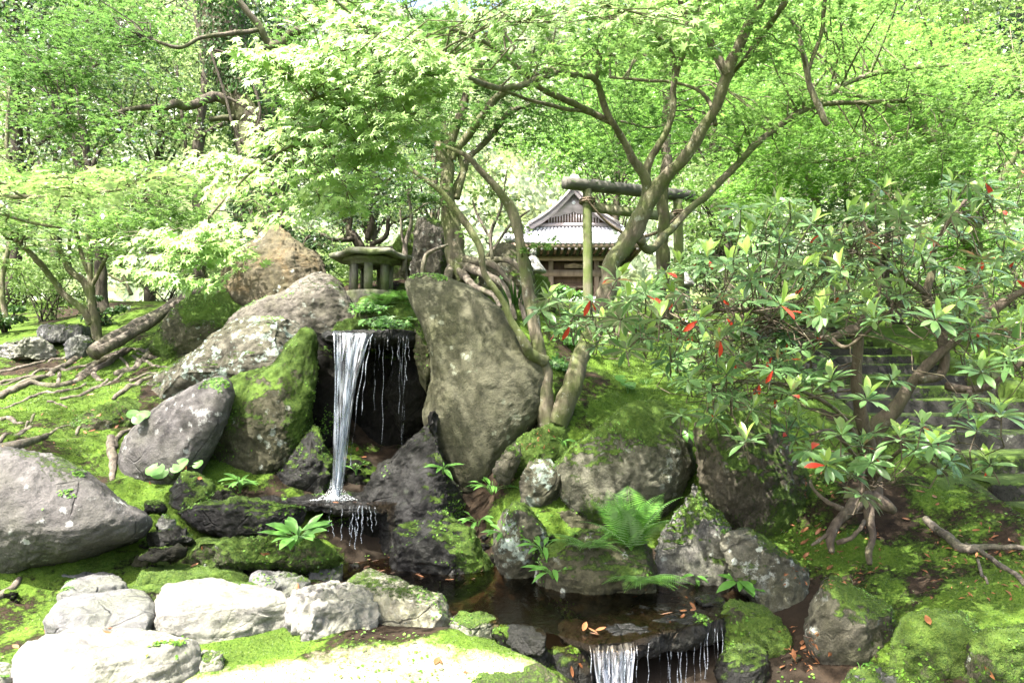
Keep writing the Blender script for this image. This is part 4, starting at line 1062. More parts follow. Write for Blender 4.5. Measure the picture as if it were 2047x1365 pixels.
foliage(near, tw, bones, [
    ([(495, 140), (600, 90), (720, 70), (900, 120), (950, 160), (860, 200), (640, 170)], 2.9, 3.4, 38, .17, 36),
    ([(560, 190), (850, 190), (900, 240), (800, 300), (640, 330), (560, 280)], 3.0, 3.6, 30, .17, 32),
    ([(380, 290), (560, 260), (760, 300), (740, 370), (560, 400), (420, 340)], 3.1, 3.7, 18, .17, 26),
    ([(560, 380), (700, 340), (720, 420), (620, 440)], 3.2, 3.7, 6, .15, 26),
    ([(300, 470), (440, 430), (600, 420), (520, 480), (380, 530), (280, 510)], 3.05, 3.4, 12, .15, 26),
    ([(290, 520), (400, 500), (460, 580), (330, 600)], 3.05, 3.3, 7, .12, 22),
    (box(580, 0, 820, 90), 2.9, 3.6, 9, .18, 26),
    (box(930, 0, 1400, 50), 2.5, 3.2, 10, .16, 26),
], .039, org, .34, 2.1, .004, (-.25, -.8, .8))
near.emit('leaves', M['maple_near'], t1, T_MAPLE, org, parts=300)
mid = Leaves()
foliage(mid, tw, bones, [
    (box(850, 30, 1150, 160), 4.2, 5.6, 14, .28, 90),
    (box(1180, 0, 1700, 110), 4.6, 6.2, 26, .30, 90),
    (box(560, 300, 800, 420), 4.8, 5.8, 9, .24, 70),
    (box(1400, 150, 1700, 330), 6.2, 7.4, 18, .36, 100),
    (box(1560, 100, 2060, 330), 6.4, 7.6, 42, .42, 120),
    (box(1680, 330, 2060, 430), 6.6, 7.8, 14, .34, 90),
    ([(975, 490), (1085, 480), (1090, 520), (1000, 525)], 5.6, 5.8, 3, .11, 22),
    (box(1135, 385, 1200, 400), 5.9, 6.1, 0, .1, 22),
], .045, org, .27)
# unseen roof of leaves, added above the frame to shade the rocks
gp = []
for a in np.arange(-4.4, 3.4, .47):
    for b in np.arange(4.7, 8.2, .47):
        if rng.uniform() < (.10 if a > -2 else .2): continue
        if a < -2.2 and b > 6.9: continue
        gp.append(np.array([a + rng.uniform(-.2, .2), b + rng.uniform(-.2, .2), 1.0 + .35 * (b - 5)]))
canopy_for(gp, 5.4, 6.6, mid, tw, bones, org, .42, 105, .055)
gp = [np.array([a + rng.uniform(-.2, .2), b + rng.uniform(-.2, .2), .2 + .25 * max(0, b - 5)]) for a in np.arange(.9, 5.6, .5) for b in np.arange(3.0, 9.6, .5) if rng.uniform() < (.97 if a < 5.0 else .6) and (b < 6.6 or a > 2.6)]
canopy_for(gp, 4.8, 5.8, mid, tw, bones, org, .46, 135, .055)
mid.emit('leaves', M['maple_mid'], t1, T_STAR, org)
o = tw.obj('twigs', M['bark'], t1); o['kind'] = 'stuff'

# ---------------- second maple with exposed roots, centre
org = P(915, 545, 8.0)
t2 = thing('maple_tree', 'dark maple with exposed roots gripping the rocks behind the standing stone', 'maple tree', tuple(org))
paths = [
    [(935, 560, 7.9, 30), (915, 520, 8.0, 30), (905, 465, 8.0, 27), (898, 410, 8.0, 22), (893, 360, 8.0, 19), (890, 320, 8.0, 18), (870, 270, 8.0, 13), (850, 230, 7.9, 11), (828, 205, 7.8, 9), (790, 170, 7.6, 6), (740, 130, 7.4, 4)],
    [(893, 330, 8.0, 12), (905, 275, 8.0, 14), (925, 225, 8.0, 13), (937, 180, 8.0, 12), (950, 140, 8.0, 13), (968, 95, 8.0, 10), (1000, 50, 8.0, 7), (1040, 0, 8.0, 5)],
    [(890, 300, 8.0, 9), (885, 240, 8.1, 8), (872, 195, 8.1, 7), (860, 150, 8.1, 5), (830, 90, 8.1, 4)],
    [(905, 320, 8.0, 10), (940, 265, 7.9, 12), (968, 220, 7.8, 11), (1000, 190, 7.8, 10), (1040, 170, 7.8, 8), (1090, 140, 7.9, 7), (1150, 135, 8.0, 5), (1230, 100, 8.2, 5), (1290, 50, 8.3, 4)],
    [(900, 400, 8.0, 10), (935, 320, 8.1, 9), (960, 295, 8.2, 8), (990, 260, 8.3, 8), (1020, 225, 8.4, 7), (1060, 210, 8.5, 5)],
    [(912, 400, 8.0, 9), (925, 350, 8.0, 8), (915, 300, 8.0, 6)],
    [(955, 135, 8.0, 8), (985, 110, 8.0, 7), (1010, 85, 8.0, 5), (1050, 80, 8.0, 4)],
    [(850, 250, 7.9, 7), (800, 240, 7.7, 5), (740, 250, 7.5, 4)],
]
paths = [[(a, b, Y, r * .78) for a, b, Y, r in q] for q in paths]
bp, br, _ = skeleton(t2, paths, M['bark_dark'] if False else M['bark'], org)
for q in [[(925, 530, 7.9, 18), (960, 545, 7.6, 12), (1000, 565, 7.4, 9), (1020, 600, 7.3, 7), (1030, 640, 7.2, 6)],
          [(930, 520, 7.85, 16), (985, 530, 7.6, 10), (1015, 560, 7.5, 8), (1035, 590, 7.4, 9), (1050, 640, 7.2, 6)],
          [(920, 540, 7.9, 15), (945, 570, 7.5, 9), (985, 590, 7.3, 7), (1000, 615, 7.2, 7)],
          [(940, 525, 7.8, 12), (1010, 520, 7.6, 8), (1045, 545, 7.5, 8), (1065, 590, 7.4, 6), (1085, 612, 7.3, 4)],
          [(905, 530, 8.0, 16), (895, 560, 7.8, 12), (905, 590, 7.6, 8)]]:
    pts, rad = smooth_path([P(a, b, Y) for a, b, Y, r in q], [RPX(r * .72, Y) for a, b, Y, r in q], 7)
    mb = MB(); mb.tube(pts - org, rad, 9, .22, 3); mb.obj('root', M['root'], t2)
L2 = Leaves(); tw = MB()
foliage(L2, tw, (bp, br), [
    (box(700, 40, 1000, 260), 7.0, 8.6, 26, .45, 110),
    (box(950, 60, 1250, 330), 7.4, 9.0, 24, .45, 100),
    (box(660, 250, 880, 400), 7.4, 8.4, 10, .35, 90),
    (box(1130, 120, 1330, 340), 8.2, 9.5, 18, .45, 100),
    (box(700, -200, 1300, 30), 7.0, 9.0, 24, .5, 100),
], .055, org, .27)
L2.emit('leaves', M['maple_shaded'], t2, T_STAR, org)
o = tw.obj('twigs', M['bark_dark'], t2); o['kind'] = 'stuff'

# thin saplings and bare stems by the upright rock
org = P(815, 560, 7.5)
sap = thing('shrub', 'thin pale stemmed shrub with small leaves between lantern and standing stone', 'shrub', tuple(org))
bp, br, _ = skeleton(sap, [[(812, 560, 7.5, 5), (808, 500, 7.5, 5), (822, 440, 7.5, 4), (815, 380, 7.5, 3)], [(805, 545, 7.4, 4), (812, 500, 7.4, 4), (803, 470, 7.4, 3), (800, 420, 7.4, 2)],
                         [(845, 560, 7.3, 5), (848, 525, 7.3, 5), (858, 505, 7.3, 4), (895, 490, 7.3, 3)]], M['root'], org, 'stem', 'stem')
Ls = Leaves(); tw = MB()
foliage(Ls, tw, (bp, br), [(box(790, 330, 900, 430), 7.2, 7.9, 7, .16, 40)], .04, org)
Ls.emit('leaves', M['broad_mid'], sap, T_OVAL, org); o = tw.obj('twigs', M['root'], sap); o['kind'] = 'stuff'
org = P(985, 500, 7.0)
sap = thing('shrub', 'slender broadleaf shrub with arching twigs left of the shrine', 'shrub', tuple(org))
bp, br, _ = skeleton(sap, [[(985, 520, 7.0, 4), (980, 470, 7.0, 4), (1000, 420, 7.0, 3), (1012, 350, 7.0, 2)], [(985, 500, 7.0, 3), (1020, 450, 7.1, 3), (1060, 420, 7.1, 2)], [(982, 480, 7.0, 3), (955, 430, 7.1, 3), (945, 400, 7.1, 2)]], M['root'], org, 'stem', 'stem')
Ls = Leaves(); tw = MB()
foliage(Ls, tw, (bp, br), [(box(960, 340, 1040, 400), 6.8, 7.3, 7, .14, 26), (box(940, 400, 1080, 470), 6.8, 7.3, 9, .14, 26)], .055, org, .7)
Ls.emit('leaves', M['broad_mid'], sap, T_OVAL, org); o = tw.obj('twigs', M['root'], sap); o['kind'] = 'stuff'

# ---------------- old ivy-covered tree at left
org = P(535, 500, 9.2)
t3 = thing('old_tree', 'massive leaning old tree trunk wrapped in ivy at upper left', 'tree', tuple(org))
paths = [[(535, 520, 9.2, 66), (528, 470, 9.2, 60), (525, 410, 9.2, 58), (528, 340, 9.2, 56), (520, 280, 9.2, 52), (505, 220, 9.2, 50), (480, 165, 9.2, 48), (460, 120, 9.2, 46), (448, 60, 9.2, 44), (440, 0, 9.2, 42), (430, -90, 9.2, 40), (420, -300, 9.2, 30)],
         [(495, 222, 9.1, 15), (440, 196, 8.9, 12), (415, 198, 8.8, 11), (392, 208, 8.7, 10), (370, 214, 8.6, 9), (350, 207, 8.5, 9), (325, 213, 8.4, 7), (280, 216, 8.3, 6), (200, 235, 8.1, 4), (120, 255, 8.0, 3)],
         [(500, 235, 9.1, 9), (450, 235, 8.9, 7), (420, 238, 8.8, 6)],
         [(470, 130, 9.1, 14), (545, 95, 8.9, 12), (590, 70, 8.8, 10), (640, 40, 8.7, 8), (720, 0, 8.6, 6)],
         [(545, 95, 8.9, 8), (520, 60, 8.8, 8), (490, 20, 8.7, 7), (450, -40, 8.6, 6)],
         [(520, 60, 8.8, 5), (460, 68, 8.6, 5), (400, 75, 8.4, 4), (360, 95, 8.3, 4), (290, 75, 8.2, 3)]]
bp, br, segs = skeleton(t3, paths, M['bark_ivy'], org, rough=.13, sides=20)
for k, q in enumerate([[(505, 500), (480, 400), (500, 300), (540, 240)], [(560, 480), (560, 400), (520, 330), (470, 260), (450, 190), (420, 100)], [(490, 300), (520, 230), (500, 150), (470, 60)], [(550, 360), (500, 350), (480, 330)], [(530, 250), (490, 215), (455, 195)], [(500, 140), (470, 115), (430, 100)]]):
    pts, rad = smooth_path([P(a, b, 8.83) for a, b in q], [.018] * len(q), 7)
    mb = MB(); mb.tube(pts - org, rad, 6, .2, k); mb.obj('vine_stem', M['bark_dark'], t3)
Li = Leaves()
tp = segs[0]; nI = 15000
kk = rng.integers(0, len(tp) - 8, nI); an = rng.uniform(-math.pi, math.pi, nI)
rr_ = np.interp(kk, np.arange(len(br[:len(tp)])), br[:len(tp)])
nrm_ = np.stack([np.cos(an), np.sin(an), 0 * an], -1)
ip = tp[kk] + nrm_ * (rr_ * 1.04 + rng.uniform(0, .05, nI))[:, None] + rng.normal(0, .03, (nI, 3))
keep = fbm(ip * 1.6, 3, 55) > -.12
ip = ip[keep]; nrm_ = nrm_[keep]; m_ = len(ip)
Li.add(ip, rng.normal(0, 1, (m_, 3)) + np.array([0, 0, -.7]), nrm_ + rng.normal(0, .4, (m_, 3)), rng.uniform(.03, .06, m_))
Li.emit('ivy', M['ivy'], t3, T_OVAL, org)
L3 = Leaves(); tw = MB()
foliage(L3, tw, (bp, br), [
    (box(-20, 0, 300, 120), 7.6, 9.6, 26, .5, 120), (box(20, 110, 290, 260), 7.6, 9.0, 20, .45, 110), (box(560, 0, 760, 60), 7.8, 9.5, 10, .45, 110),
    (box(590, 80, 720, 150), 7.6, 8.6, 5, .35, 100), (box(-200, -300, 800, -70), 7.6, 10, 30, .7, 130), (box(200, 300, 330, 400), 8.5, 10, 0, .4, 90)], .055, org, .27)
L3.emit('leaves', M['maple_shaded'], t3, T_STAR, org); o = tw.obj('twigs', M['bark_dark'], t3); o['kind'] = 'stuff'

# ---------------- left maples
def small_tree(label, org, paths, regions, mat_leaf, mat_bark, size, tpl=T_STAR, jit=.27, name='maple_tree', cat='maple tree'):
    t = thing(name, label, cat, tuple(org))
    paths = [[(a, b, Y, r * .88) for a, b, Y, r in q] for q in paths]
    bp, br, _ = skeleton(t, paths, mat_bark, org)
    L = Leaves(); tw = MB()
    foliage(L, tw, (bp, br), regions, size, org, jit)
    L.emit('leaves', mat_leaf, t, tpl, org)
    o = tw.obj('twigs', mat_bark, t)
    if o: o['kind'] = 'stuff'
    return t
small_tree('forked maple standing at the edge of the root covered slope at left', P(193, 690, 8.3), [
    [(197, 695, 8.3, 14), (190, 650, 8.3, 11), (183, 600, 8.3, 9), (182, 560, 8.3, 7), (180, 520, 8.3, 6), (178, 460, 8.3, 5), (180, 420, 8.3, 4)],
    [(186, 650, 8.3, 9), (165, 620, 8.25, 9), (130, 590, 8.2, 8), (95, 545, 8.1, 7), (75, 520, 8.0, 7), (45, 495, 7.9, 6), (10, 475, 7.8, 4)],
    [(183, 600, 8.3, 8), (165, 560, 8.3, 8), (140, 540, 8.3, 8), (125, 510, 8.3, 7), (110, 480, 8.3, 6), (90, 440, 8.3, 5), (60, 400, 8.3, 4)],
    [(182, 575, 8.3, 5), (205, 530, 8.3, 5), (220, 490, 8.3, 4), (218, 460, 8.3, 4), (250, 440, 8.3, 3), (290, 400, 8.3, 3)],
    [(140, 540, 8.3, 5), (138, 480, 8.3, 4), (145, 450, 8.3, 4), (150, 400, 8.3, 3)],
    [(182, 560, 8.3, 5), (160, 500, 8.3, 5), (150, 440, 8.2, 4)]],
    [(box(-60, 330, 330, 450), 6.6, 8.6, 34, .42, 110), (box(-60, 420, 160, 500), 7.2, 8.6, 10, .35, 90), (box(180, 420, 420, 500), 7.0, 8.2, 12, .35, 90), (box(300, 340, 460, 440), 7.0, 8.2, 10, .35, 80)], M['maple_mid'], M['bark'], .052)
small_tree('low maple spray reaching in from beyond the left edge', P(-300, 600, 4.4), [
    [(-300, 650, 4.4, 20), (-240, 520, 4.3, 17), (-150, 440, 4.2, 12), (-60, 400, 4.1, 9), (40, 395, 4.0, 6), (150, 390, 3.9, 5), (260, 375, 3.8, 3)],
    [(-60, 400, 4.1, 5), (40, 440, 4.1, 4), (120, 455, 4.1, 3)]],
    [(box(-40, 340, 120, 470), 3.8, 4.5, 13, .20, 40), (box(100, 350, 330, 400), 3.6, 4.3, 12, .19, 38), (box(280, 330, 450, 380), 3.5, 4.2, 7, .16, 34)], M['maple_near'], M['bark'], .045, T_M5)
small_tree('straight dark trunk right behind the forked left maple', P(208, 625, 11.5), [
    [(208, 628, 11.5, 16), (202, 560, 11.5, 13), (195, 480, 11.5, 12), (190, 420, 11.5, 11), (178, 340, 11.5, 9), (165, 250, 11.5, 8), (150, 150, 11.5, 6)],
    [(190, 400, 11.5, 7), (150, 320, 11.5, 6), (120, 270, 11.5, 5)], [(180, 360, 11.5, 6), (200, 300, 11.5, 5), (240, 260, 11.5, 4)], [(170, 300, 11.5, 5), (120, 240, 11.4, 4)]],
    [(box(0, 150, 330, 330), 10.5, 13, 26, .7, 120), (box(0, 0, 330, 150), 10.5, 13, 20, .8, 120)], M['broad_dark'], M['bark_dark'], .07, T_OVAL, .7, 'tree', 'tree')
small_tree('leaning slim maple on the bright bank left of the orange boulder', P(262, 588, 12), [
    [(262, 590, 12, 5), (250, 560, 12, 4), (228, 500, 12, 4), (222, 480, 12, 3), (200, 440, 12, 2)], [(255, 570, 12, 4), (215, 548, 12, 3), (180, 520, 12, 2)], [(240, 530, 12, 3), (265, 480, 12, 3), (300, 430, 12, 2)]],
    [(box(180, 380, 420, 480), 10.5, 13, 16, .55, 100)], M['maple_mid'], M['bark'], .06)
small_tree('slim tree with bare lower stem at the far left edge', P(10, 670, 10.5), [
    [(18, 665, 10.5, 8), (5, 600, 10.5, 6), (8, 540, 10.5, 5), (22, 480, 10.5, 5), (30, 400, 10.5, 5), (15, 300, 10.5, 5), (18, 180, 10.5, 4)], [(5, 580, 10.5, 4), (-30, 530, 10.5, 3)]],
    [(box(-80, 480, 80, 560), 9.5, 11, 8, .4, 90), (box(-100, 100, 90, 330), 9.8, 11.5, 16, .6, 110)], M['broad_mid'], M['bark'], .065, T_OVAL, .7, 'tree', 'tree')
small_tree('forking tree seen between the old ivy trunk and the left maples', P(385, 560, 13), [
    [(400, 560, 13, 14), (398, 450, 13, 14), (395, 330, 13, 14), (398, 270, 13, 13), (402, 230, 13, 11), (410, 160, 13, 9), (400, 80, 13, 8), (390, 0, 13, 6)],
    [(395, 280, 13, 8), (380, 255, 13, 6), (340, 240, 13, 5), (300, 200, 13, 4)], [(398, 275, 13, 7), (430, 255, 13, 6), (480, 240, 13, 4)], [(375, 400, 13, 4), (372, 300, 13, 4), (360, 200, 13, 5), (355, 140, 13, 4)]],
    [(box(230, 0, 480, 220), 12, 15, 30, .8, 130), (box(280, 240, 420, 380), 12.5, 14, 8, .6, 100)], M['broad_pale'], M['bark_dark'], .08, T_OVAL, .7, 'tree', 'tree')
# tall trunk through the torii
small_tree('tall straight speckled trunk rising between the torii posts', P(1328, 600, 9.5), [
    [(1328, 640, 9.5, 20), (1325, 560, 9.5, 17), (1325, 470, 9.5, 15), (1326, 400, 9.5, 14), (1332, 320, 9.5, 13), (1333, 230, 9.5, 12), (1334, 150, 9.5, 11), (1334, 80, 9.5, 10), (1330, 0, 9.5, 9), (1325, -120, 9.5, 7)],
    [(1334, 100, 9.5, 6), (1380, 40, 9.3, 5), (1440, -20, 9.2, 4)], [(1334, 160, 9.5, 5), (1290, 110, 9.6, 4), (1230, 60, 9.7, 3)], [(1334, 250, 9.5, 4), (1300, 255, 9.4, 3), (1240, 243, 9.3, 3)]],
    [(box(1130, 100, 1330, 300), 9.6, 11.5, 20, .50, 120), (box(1400, 100, 1580, 330), 9.6, 11.5, 18, .5, 120), (box(1180, -100, 1600, 100), 9, 11, 26, .7, 120)], M['maple_right'], M['bark_ivy'], .062)
# lantern pine-like tree with crooked stems
small_tree('crooked dark evergreen with twisted limbs behind the concrete lantern', P(735, 520, 8.8), [
    [(735, 525, 8.8, 14), (715, 480, 8.8, 11), (700, 465, 8.8, 10), (688, 440, 8.8, 8), (675, 410, 8.8, 6), (665, 370, 8.8, 4)],
    [(715, 480, 8.8, 8), (665, 478, 8.7, 6), (640, 470, 8.7, 5), (610, 478, 8.6, 4)], [(735, 480, 8.8, 8), (742, 445, 8.8, 7), (738, 420, 8.8, 6), (752, 395, 8.8, 5), (748, 360, 8.8, 4)],
    [(740, 490, 8.8, 7), (770, 470, 8.8, 6), (777, 430, 8.8, 5), (772, 390, 8.8, 4), (780, 350, 8.8, 3)], [(700, 460, 8.8, 5), (705, 420, 8.8, 4), (695, 395, 8.8, 4), (712, 360, 8.8, 3)]],
    [(box(640, 330, 830, 440), 8.2, 9.4, 26, .32, 110), (box(580, 440, 690, 500), 8.3, 9.0, 8, .25, 80)], M['broad_dark'], M['bark_dark'], .05, T_OVAL, .7, 'evergreen_tree', 'tree')

# ---------------- right side, maple layers behind the shrub
small_tree('wide spreading maple with layered bright leaves behind the shrub at right', P(1960, 660, 9.0), [
    [(1960, 680, 9.0, 26), (1950, 560, 9.0, 20), (1940, 440, 9.0, 15), (1900, 330, 8.8, 11), (1830, 250, 8.6, 8), (1740, 200, 8.4, 6), (1640, 180, 8.2, 4)],
    [(1940, 440, 9.0, 12), (2020, 330, 8.8, 9), (2090, 200, 8.6, 7)], [(1900, 330, 8.8, 7), (1800, 310, 8.6, 6), (1690, 320, 8.5, 5), (1560, 330, 8.4, 3)], [(1950, 500, 9.0, 8), (1860, 420, 8.8, 6), (1760, 400, 8.7, 4)]],
    [(box(1500, 140, 2060, 330), 8.0, 9.8, 60, .55, 150), (box(1440, 300, 2060, 440), 8.2, 10, 44, .5, 140), (box(1850, 400, 2060, 520), 8.2, 9.5, 14, .45, 110), (box(1700, 60, 2060, 150), 8.5, 10, 10, .5, 110)], M['maple_right'], M['bark'], .058)
small_tree('leaning pale stem with dead fronds behind the shrub', P(1660, 600, 9.6), [
    [(1665, 600, 9.6, 12), (1650, 520, 9.6, 9), (1640, 450, 9.6, 9), (1630, 390, 9.6, 9), (1615, 350, 9.6, 8), (1598, 315, 9.6, 5)], [(1690, 600, 9.6, 6), (1700, 480, 9.6, 6), (1690, 380, 9.6, 5), (1695, 280, 9.6, 4), (1690, 240, 9.6, 2)], [(1690, 380, 9.6, 4), (1740, 330, 9.5, 3), (1800, 310, 9.4, 2)]],
    [(box(1600, 320, 1800, 420), 9.0, 10.4, 12, .45, 120), (box(1560, 400, 1800, 560), 9.0, 10.4, 14, .4, 120)], M['conifer'], M['bark'], .07, T_NARROW, .8, 'tree', 'tree')
small_tree('small trunk standing on the lawn right of the steps', P(1790, 640, 10.5), [
    [(1795, 645, 10.5, 11), (1780, 600, 10.5, 10), (1770, 540, 10.5, 9), (1775, 440, 10.5, 7), (1760, 330, 10.5, 5)]],
    [(box(1560, 440, 1850, 560), 10.5, 12, 18, .5, 130), (box(1820, 500, 2060, 640), 10, 12, 16, .5, 120)], M['broad_mid'], M['bark_dark'], .07, T_OVAL, .7, 'tree', 'tree')

# ---------------- trees and shrubs farther back
def far_tree(label, px, py, Y, H, R, mat, n=9000, size=.11, tr=.16, tpl=T_RH, low=.35, name='tree', cat='tree', lean=0.0, clumps=40, squash=.85):
    b = P(px, py, Y); b[2] = float(height(b[0], b[1], False)) - .1
    t = thing(name, label, cat, tuple(b))
    mb = MB(); zt = np.linspace(0, H * .85, 10)
    wob = .02 * H * np.sin(np.linspace(0, 5, 10) + px) * np.linspace(0, 1, 10)
    pts = np.stack([wob + lean * zt, .5 * wob, zt], -1)
    mb.tube(pts, np.linspace(tr, tr * .35, 10), 9, .12, 3); mb.obj('trunk', M['bark_dark'] if mat is not M['broad_pale'] else M['bark'], t)
    L = Leaves(); c = np.array([lean * H * .65, 0, H * (low + 1) / 2])
    cc = blob(L, c, (R, R * .9, H * (1 - low) / 2 * squash), n, size, clumps)
    br_ = MB()
    for q in cc[:16]:
        k = int(np.clip(q[2] / (H * .85) * 7 - 1, 0, 8)); twig(br_, pts[k], q, tr * .25, .012, sag=.08, seg=4, sides=5)
    br_.obj('branches', M['bark_dark'], t)['kind'] = 'stuff'
    L.emit('crown', mat, t, tpl)
    return t
FT = [
 ('dark broadleaf tree filling the upper left corner', 20, 600, 13, 9.0, 2.0, 'broad_dark', 14000, .10),
 ('pale green tree behind the leftmost trunks', 110, 600, 17, 10, 2.8, 'broad_mid', 14000, .12),
 ('yellow green maple behind the forking tree at left', 300, 590, 18, 9.5, 3.0, 'broad_mid', 15000, .12),
 ('tall leafy tree directly behind the old ivy trunk', 560, 560, 16, 9, 2.4, 'broad_dark', 14000, .11),
 ('dense evergreen behind the crooked dark evergreen', 740, 520, 14, 5.2, 1.7, 'broad_dark', 11000, .09),
 ('pale tree above the upright grey rock', 860, 500, 21, 9.5, 2.6, 'broad_pale', 7000, .13),
 ('bright green maple spreading above the shrine roof', 1230, 520, 22, 9.5, 3.2, 'maple_right', 11000, .12),
 ('large maple right of the torii', 1430, 560, 17, 9, 3.0, 'maple_right', 14000, .11),
 ('yellow green maple behind the right torii post', 1560, 560, 21, 10, 3.2, 'maple_right', 16000, .13),
 ('broad maple in front of the hill at right', 1750, 540, 18, 8.2, 3.0, 'maple_right', 14000, .11),
 ('green tree above the lawn at far right', 1950, 560, 15, 8.0, 2.6, 'broad_mid', 15000, .10),
 ('blue green conifer at the right edge', 2060, 540, 22, 15, 2.6, 'conifer', 14000, .15),
 ('tall tree at the upper right with pale bark', 1800, 560, 27, 19, 3.0, 'broad_pale', 11000, .17),
 ('second tall pale tree near the upper right corner', 1930, 560, 24, 18, 2.6, 'broad_pale', 9000, .16),
 ('pale tree seen over the middle of the torii log', 1230, 540, 30, 11, 3.0, 'broad_pale', 7000, .17),
 ('small leafy tree beside the right stone lantern', 1460, 590, 14, 3.4, 1.3, 'broad_mid', 9000, .08),
]
for lb, px, py, Y, H, R, mt, n, sz in FT:
    low = .62 if 'tall' in lb and Y > 23 else (.22 if H < 7 else .30)
    far_tree(lb, px, py, Y, H, R, M[mt], n, sz, low=low, tr=.28 if Y > 23 else .15)
def bush(label, px, py, Y, R, H, mat, n, size, tpl=T_OVAL, name='bush', cat='bush'):
    b = P(px, py, Y); b[2] = float(height(b[0], b[1])) - .03
    t = thing(name, label, cat, tuple(b))
    L = Leaves(); cc = blob(L, (0, 0, H * .55), (R, R * .8, H * .5), n, size, max(8, n // 120), hollow=.2)
    mb = MB()
    for q in cc[:14]: twig(mb, (rng.normal(0, R * .1), rng.normal(0, R * .1), 0), q, .014, .004, seg=4)
    mb.obj('stems', M['bark_dark'], t)['kind'] = 'stuff'
    L.emit('crown', mat, t, tpl)
    return t
bush('round bright bush behind the long flat stone at left', 95, 640, 11.5, .75, 1.1, M['broad_mid'], 3600, .05)
bush('low pale bush on the bank left of the forked maple', 30, 600, 14, 1.0, 1.3, M['broad_pale'], 3200, .07)
bush('pale hedge like bush beyond the bright mossy bank', 330, 585, 15, 1.6, 1.5, M['broad_pale'], 5200, .08)
bush('clipped pale bush behind the orange boulder', 560, 540, 13.5, 1.5, 1.6, M['broad_pale'], 5200, .08)
bush('pale thicket behind the concrete lantern', 730, 545, 12.5, 1.3, 1.1, M['broad_pale'], 4600, .07)
bush('dark glossy bush under the old ivy trunk', 600, 480, 9.0, .35, .9, M['ivy'], 2600, .045)
bush('dark leafy clump at the foot of the straight left trunk', 205, 640, 9.5, .28, .45, M['ivy'], 900, .05)
bush('green clump at the left edge below the slim tree', 5, 680, 9.5, .32, .5, M['ivy'], 900, .05)
bush('feathery green bush left of the shrine doors', 1110, 560, 12.5, .45, .5, M['plant'], 900, .06)
bush('white flowering bush behind the shrub near the right lantern', 1570, 600, 12, 1.3, 1.3, M['broad_pale'], 5200, .05)
bush('dark hedge bush behind the right torii post', 1430, 560, 15, 1.2, 1.8, M['broad_dark'], 4200, .08)
bush('leafy bush right of the white flowering bush', 1700, 610, 12.5, 1.2, 1.3, M['broad_mid'], 4200, .07)
bush('bright bush at the far end of the lawn', 1880, 620, 13, 1.2, 1.5, M['maple_right'], 4600, .07)
bush('tall pale bush beyond the lawn by the right edge', 2030, 600, 13, 1.2, 2.0, M['broad_pale'], 4600, .08)

# ---------------- wooded hillside
hx = np.linspace(-160, 160, 90); hy = np.linspace(34, 190, 60)
HX, HY = np.meshgrid(hx, hy)
def hill_z(x, y):
    base = sstep(y, 30, 105)
    prof = 50 + 12 * sstep(x, -5, 60) + 10 * sstep(-x, 10, 60)
    return 3.0 + base * prof + 2.5 * fbm(np.stack([x, y, 0 * x], -1) * .05, 3, 71)
HZ = hill_z(HX, HY)
HV = np.stack([HX, HY, HZ], -1).reshape(-1, 3); a_, b_ = len(hy), len(hx)
i = (np.arange(a_ - 1)[:, None] * b_ + np.arange(b_ - 1)[None, :])
hF = np.stack([i, i + 1, i + b_ + 1, i + b_], -1).reshape(-1, 4)
tag(link('hillside', mesh_np('hillside', HV, [hF]), plain('hillside_earth', (.05, .07, .025), (.11, .14, .05), .4, .95)), kind='structure')
Lh = Leaves(); nc = 1500
cx_ = rng.uniform(-75, 85, nc); cy_ = 36 + 76 * rng.uniform(0, 1, nc) ** 1.1
for k in range(nc):
    c = np.array([cx_[k], cy_[k], hill_z(np.array(cx_[k]), np.array(cy_[k])) + 1.6])
    if abs(c[0]) > c[1] * .85 + 3: continue
    r = rng.uniform(1.6, 3.4); n = 120
    v = rng.normal(size=(n, 3)); v[:, 2] = np.abs(v[:, 2]) * .9; v /= np.linalg.norm(v, axis=1)[:, None]
    Lh.add(c + v * r * np.array([1, 1, 1.0]) * rng.uniform(.75, 1.05, (n, 1)), rng.normal(size=(n, 3)), v + rng.normal(0, .5, (n, 3)), rng.uniform(.35, .75, n))
o = Lh.emit('hillside_trees', M['hill'], None, T_RH); tag(o, 'pale sunlit woods covering the hill far behind the garden', 'woods', kind='stuff')
# ------------------------------------------------------------------ shrine
SY = 18.0
sx = P(1152, 485, SY)[0]
sg = float(height(sx, 19.5, False)) - .1
shr = thing('shrine', 'small old wooden shrine with grey tiled gable roof behind the torii', 'shrine', (sx, 20.0, sg))
so = np.array([sx, 20.0, sg])
ze = P(1152, 486, SY)[2] - sg          # eave
FYl, BYl = SY - 20.0, 2.2              # local front and back eave
hw = 1.80                              # half width of the eaves
zg = ze + .60; gw = 1.18; gy = -1.25   # gable base
za = P(1138, 383, 18.75)[2] - sg       # apex
def quadstrip(mb, a, b, c, d, nu, nv, fn=None):
    a, b, c, d = map(lambda q: np.array(q, float), (a, b, c, d)); V = []
    for j in range(nv + 1):
        for i in range(nu + 1):
            u, v = i / nu, j / nv
            p = (a * (1 - u) + b * u) * (1 - v) + (d * (1 - u) + c * u) * v
            if fn: p = fn(p, u, v)
            V.append(p)
    Fq = [[j * (nu + 1) + i, j * (nu + 1) + i + 1, (j + 1) * (nu + 1) + i + 1, (j + 1) * (nu + 1) + i] for j in range(nv) for i in range(nu)]
    mb.add(V, [Fq])
def sag(p, u, v):
    p = p.copy(); p[2] -= .12 * math.sin(v * math.pi) ; p[2] += .10 * (abs(u - .5) * 2) ** 4 * (1 - v); return p
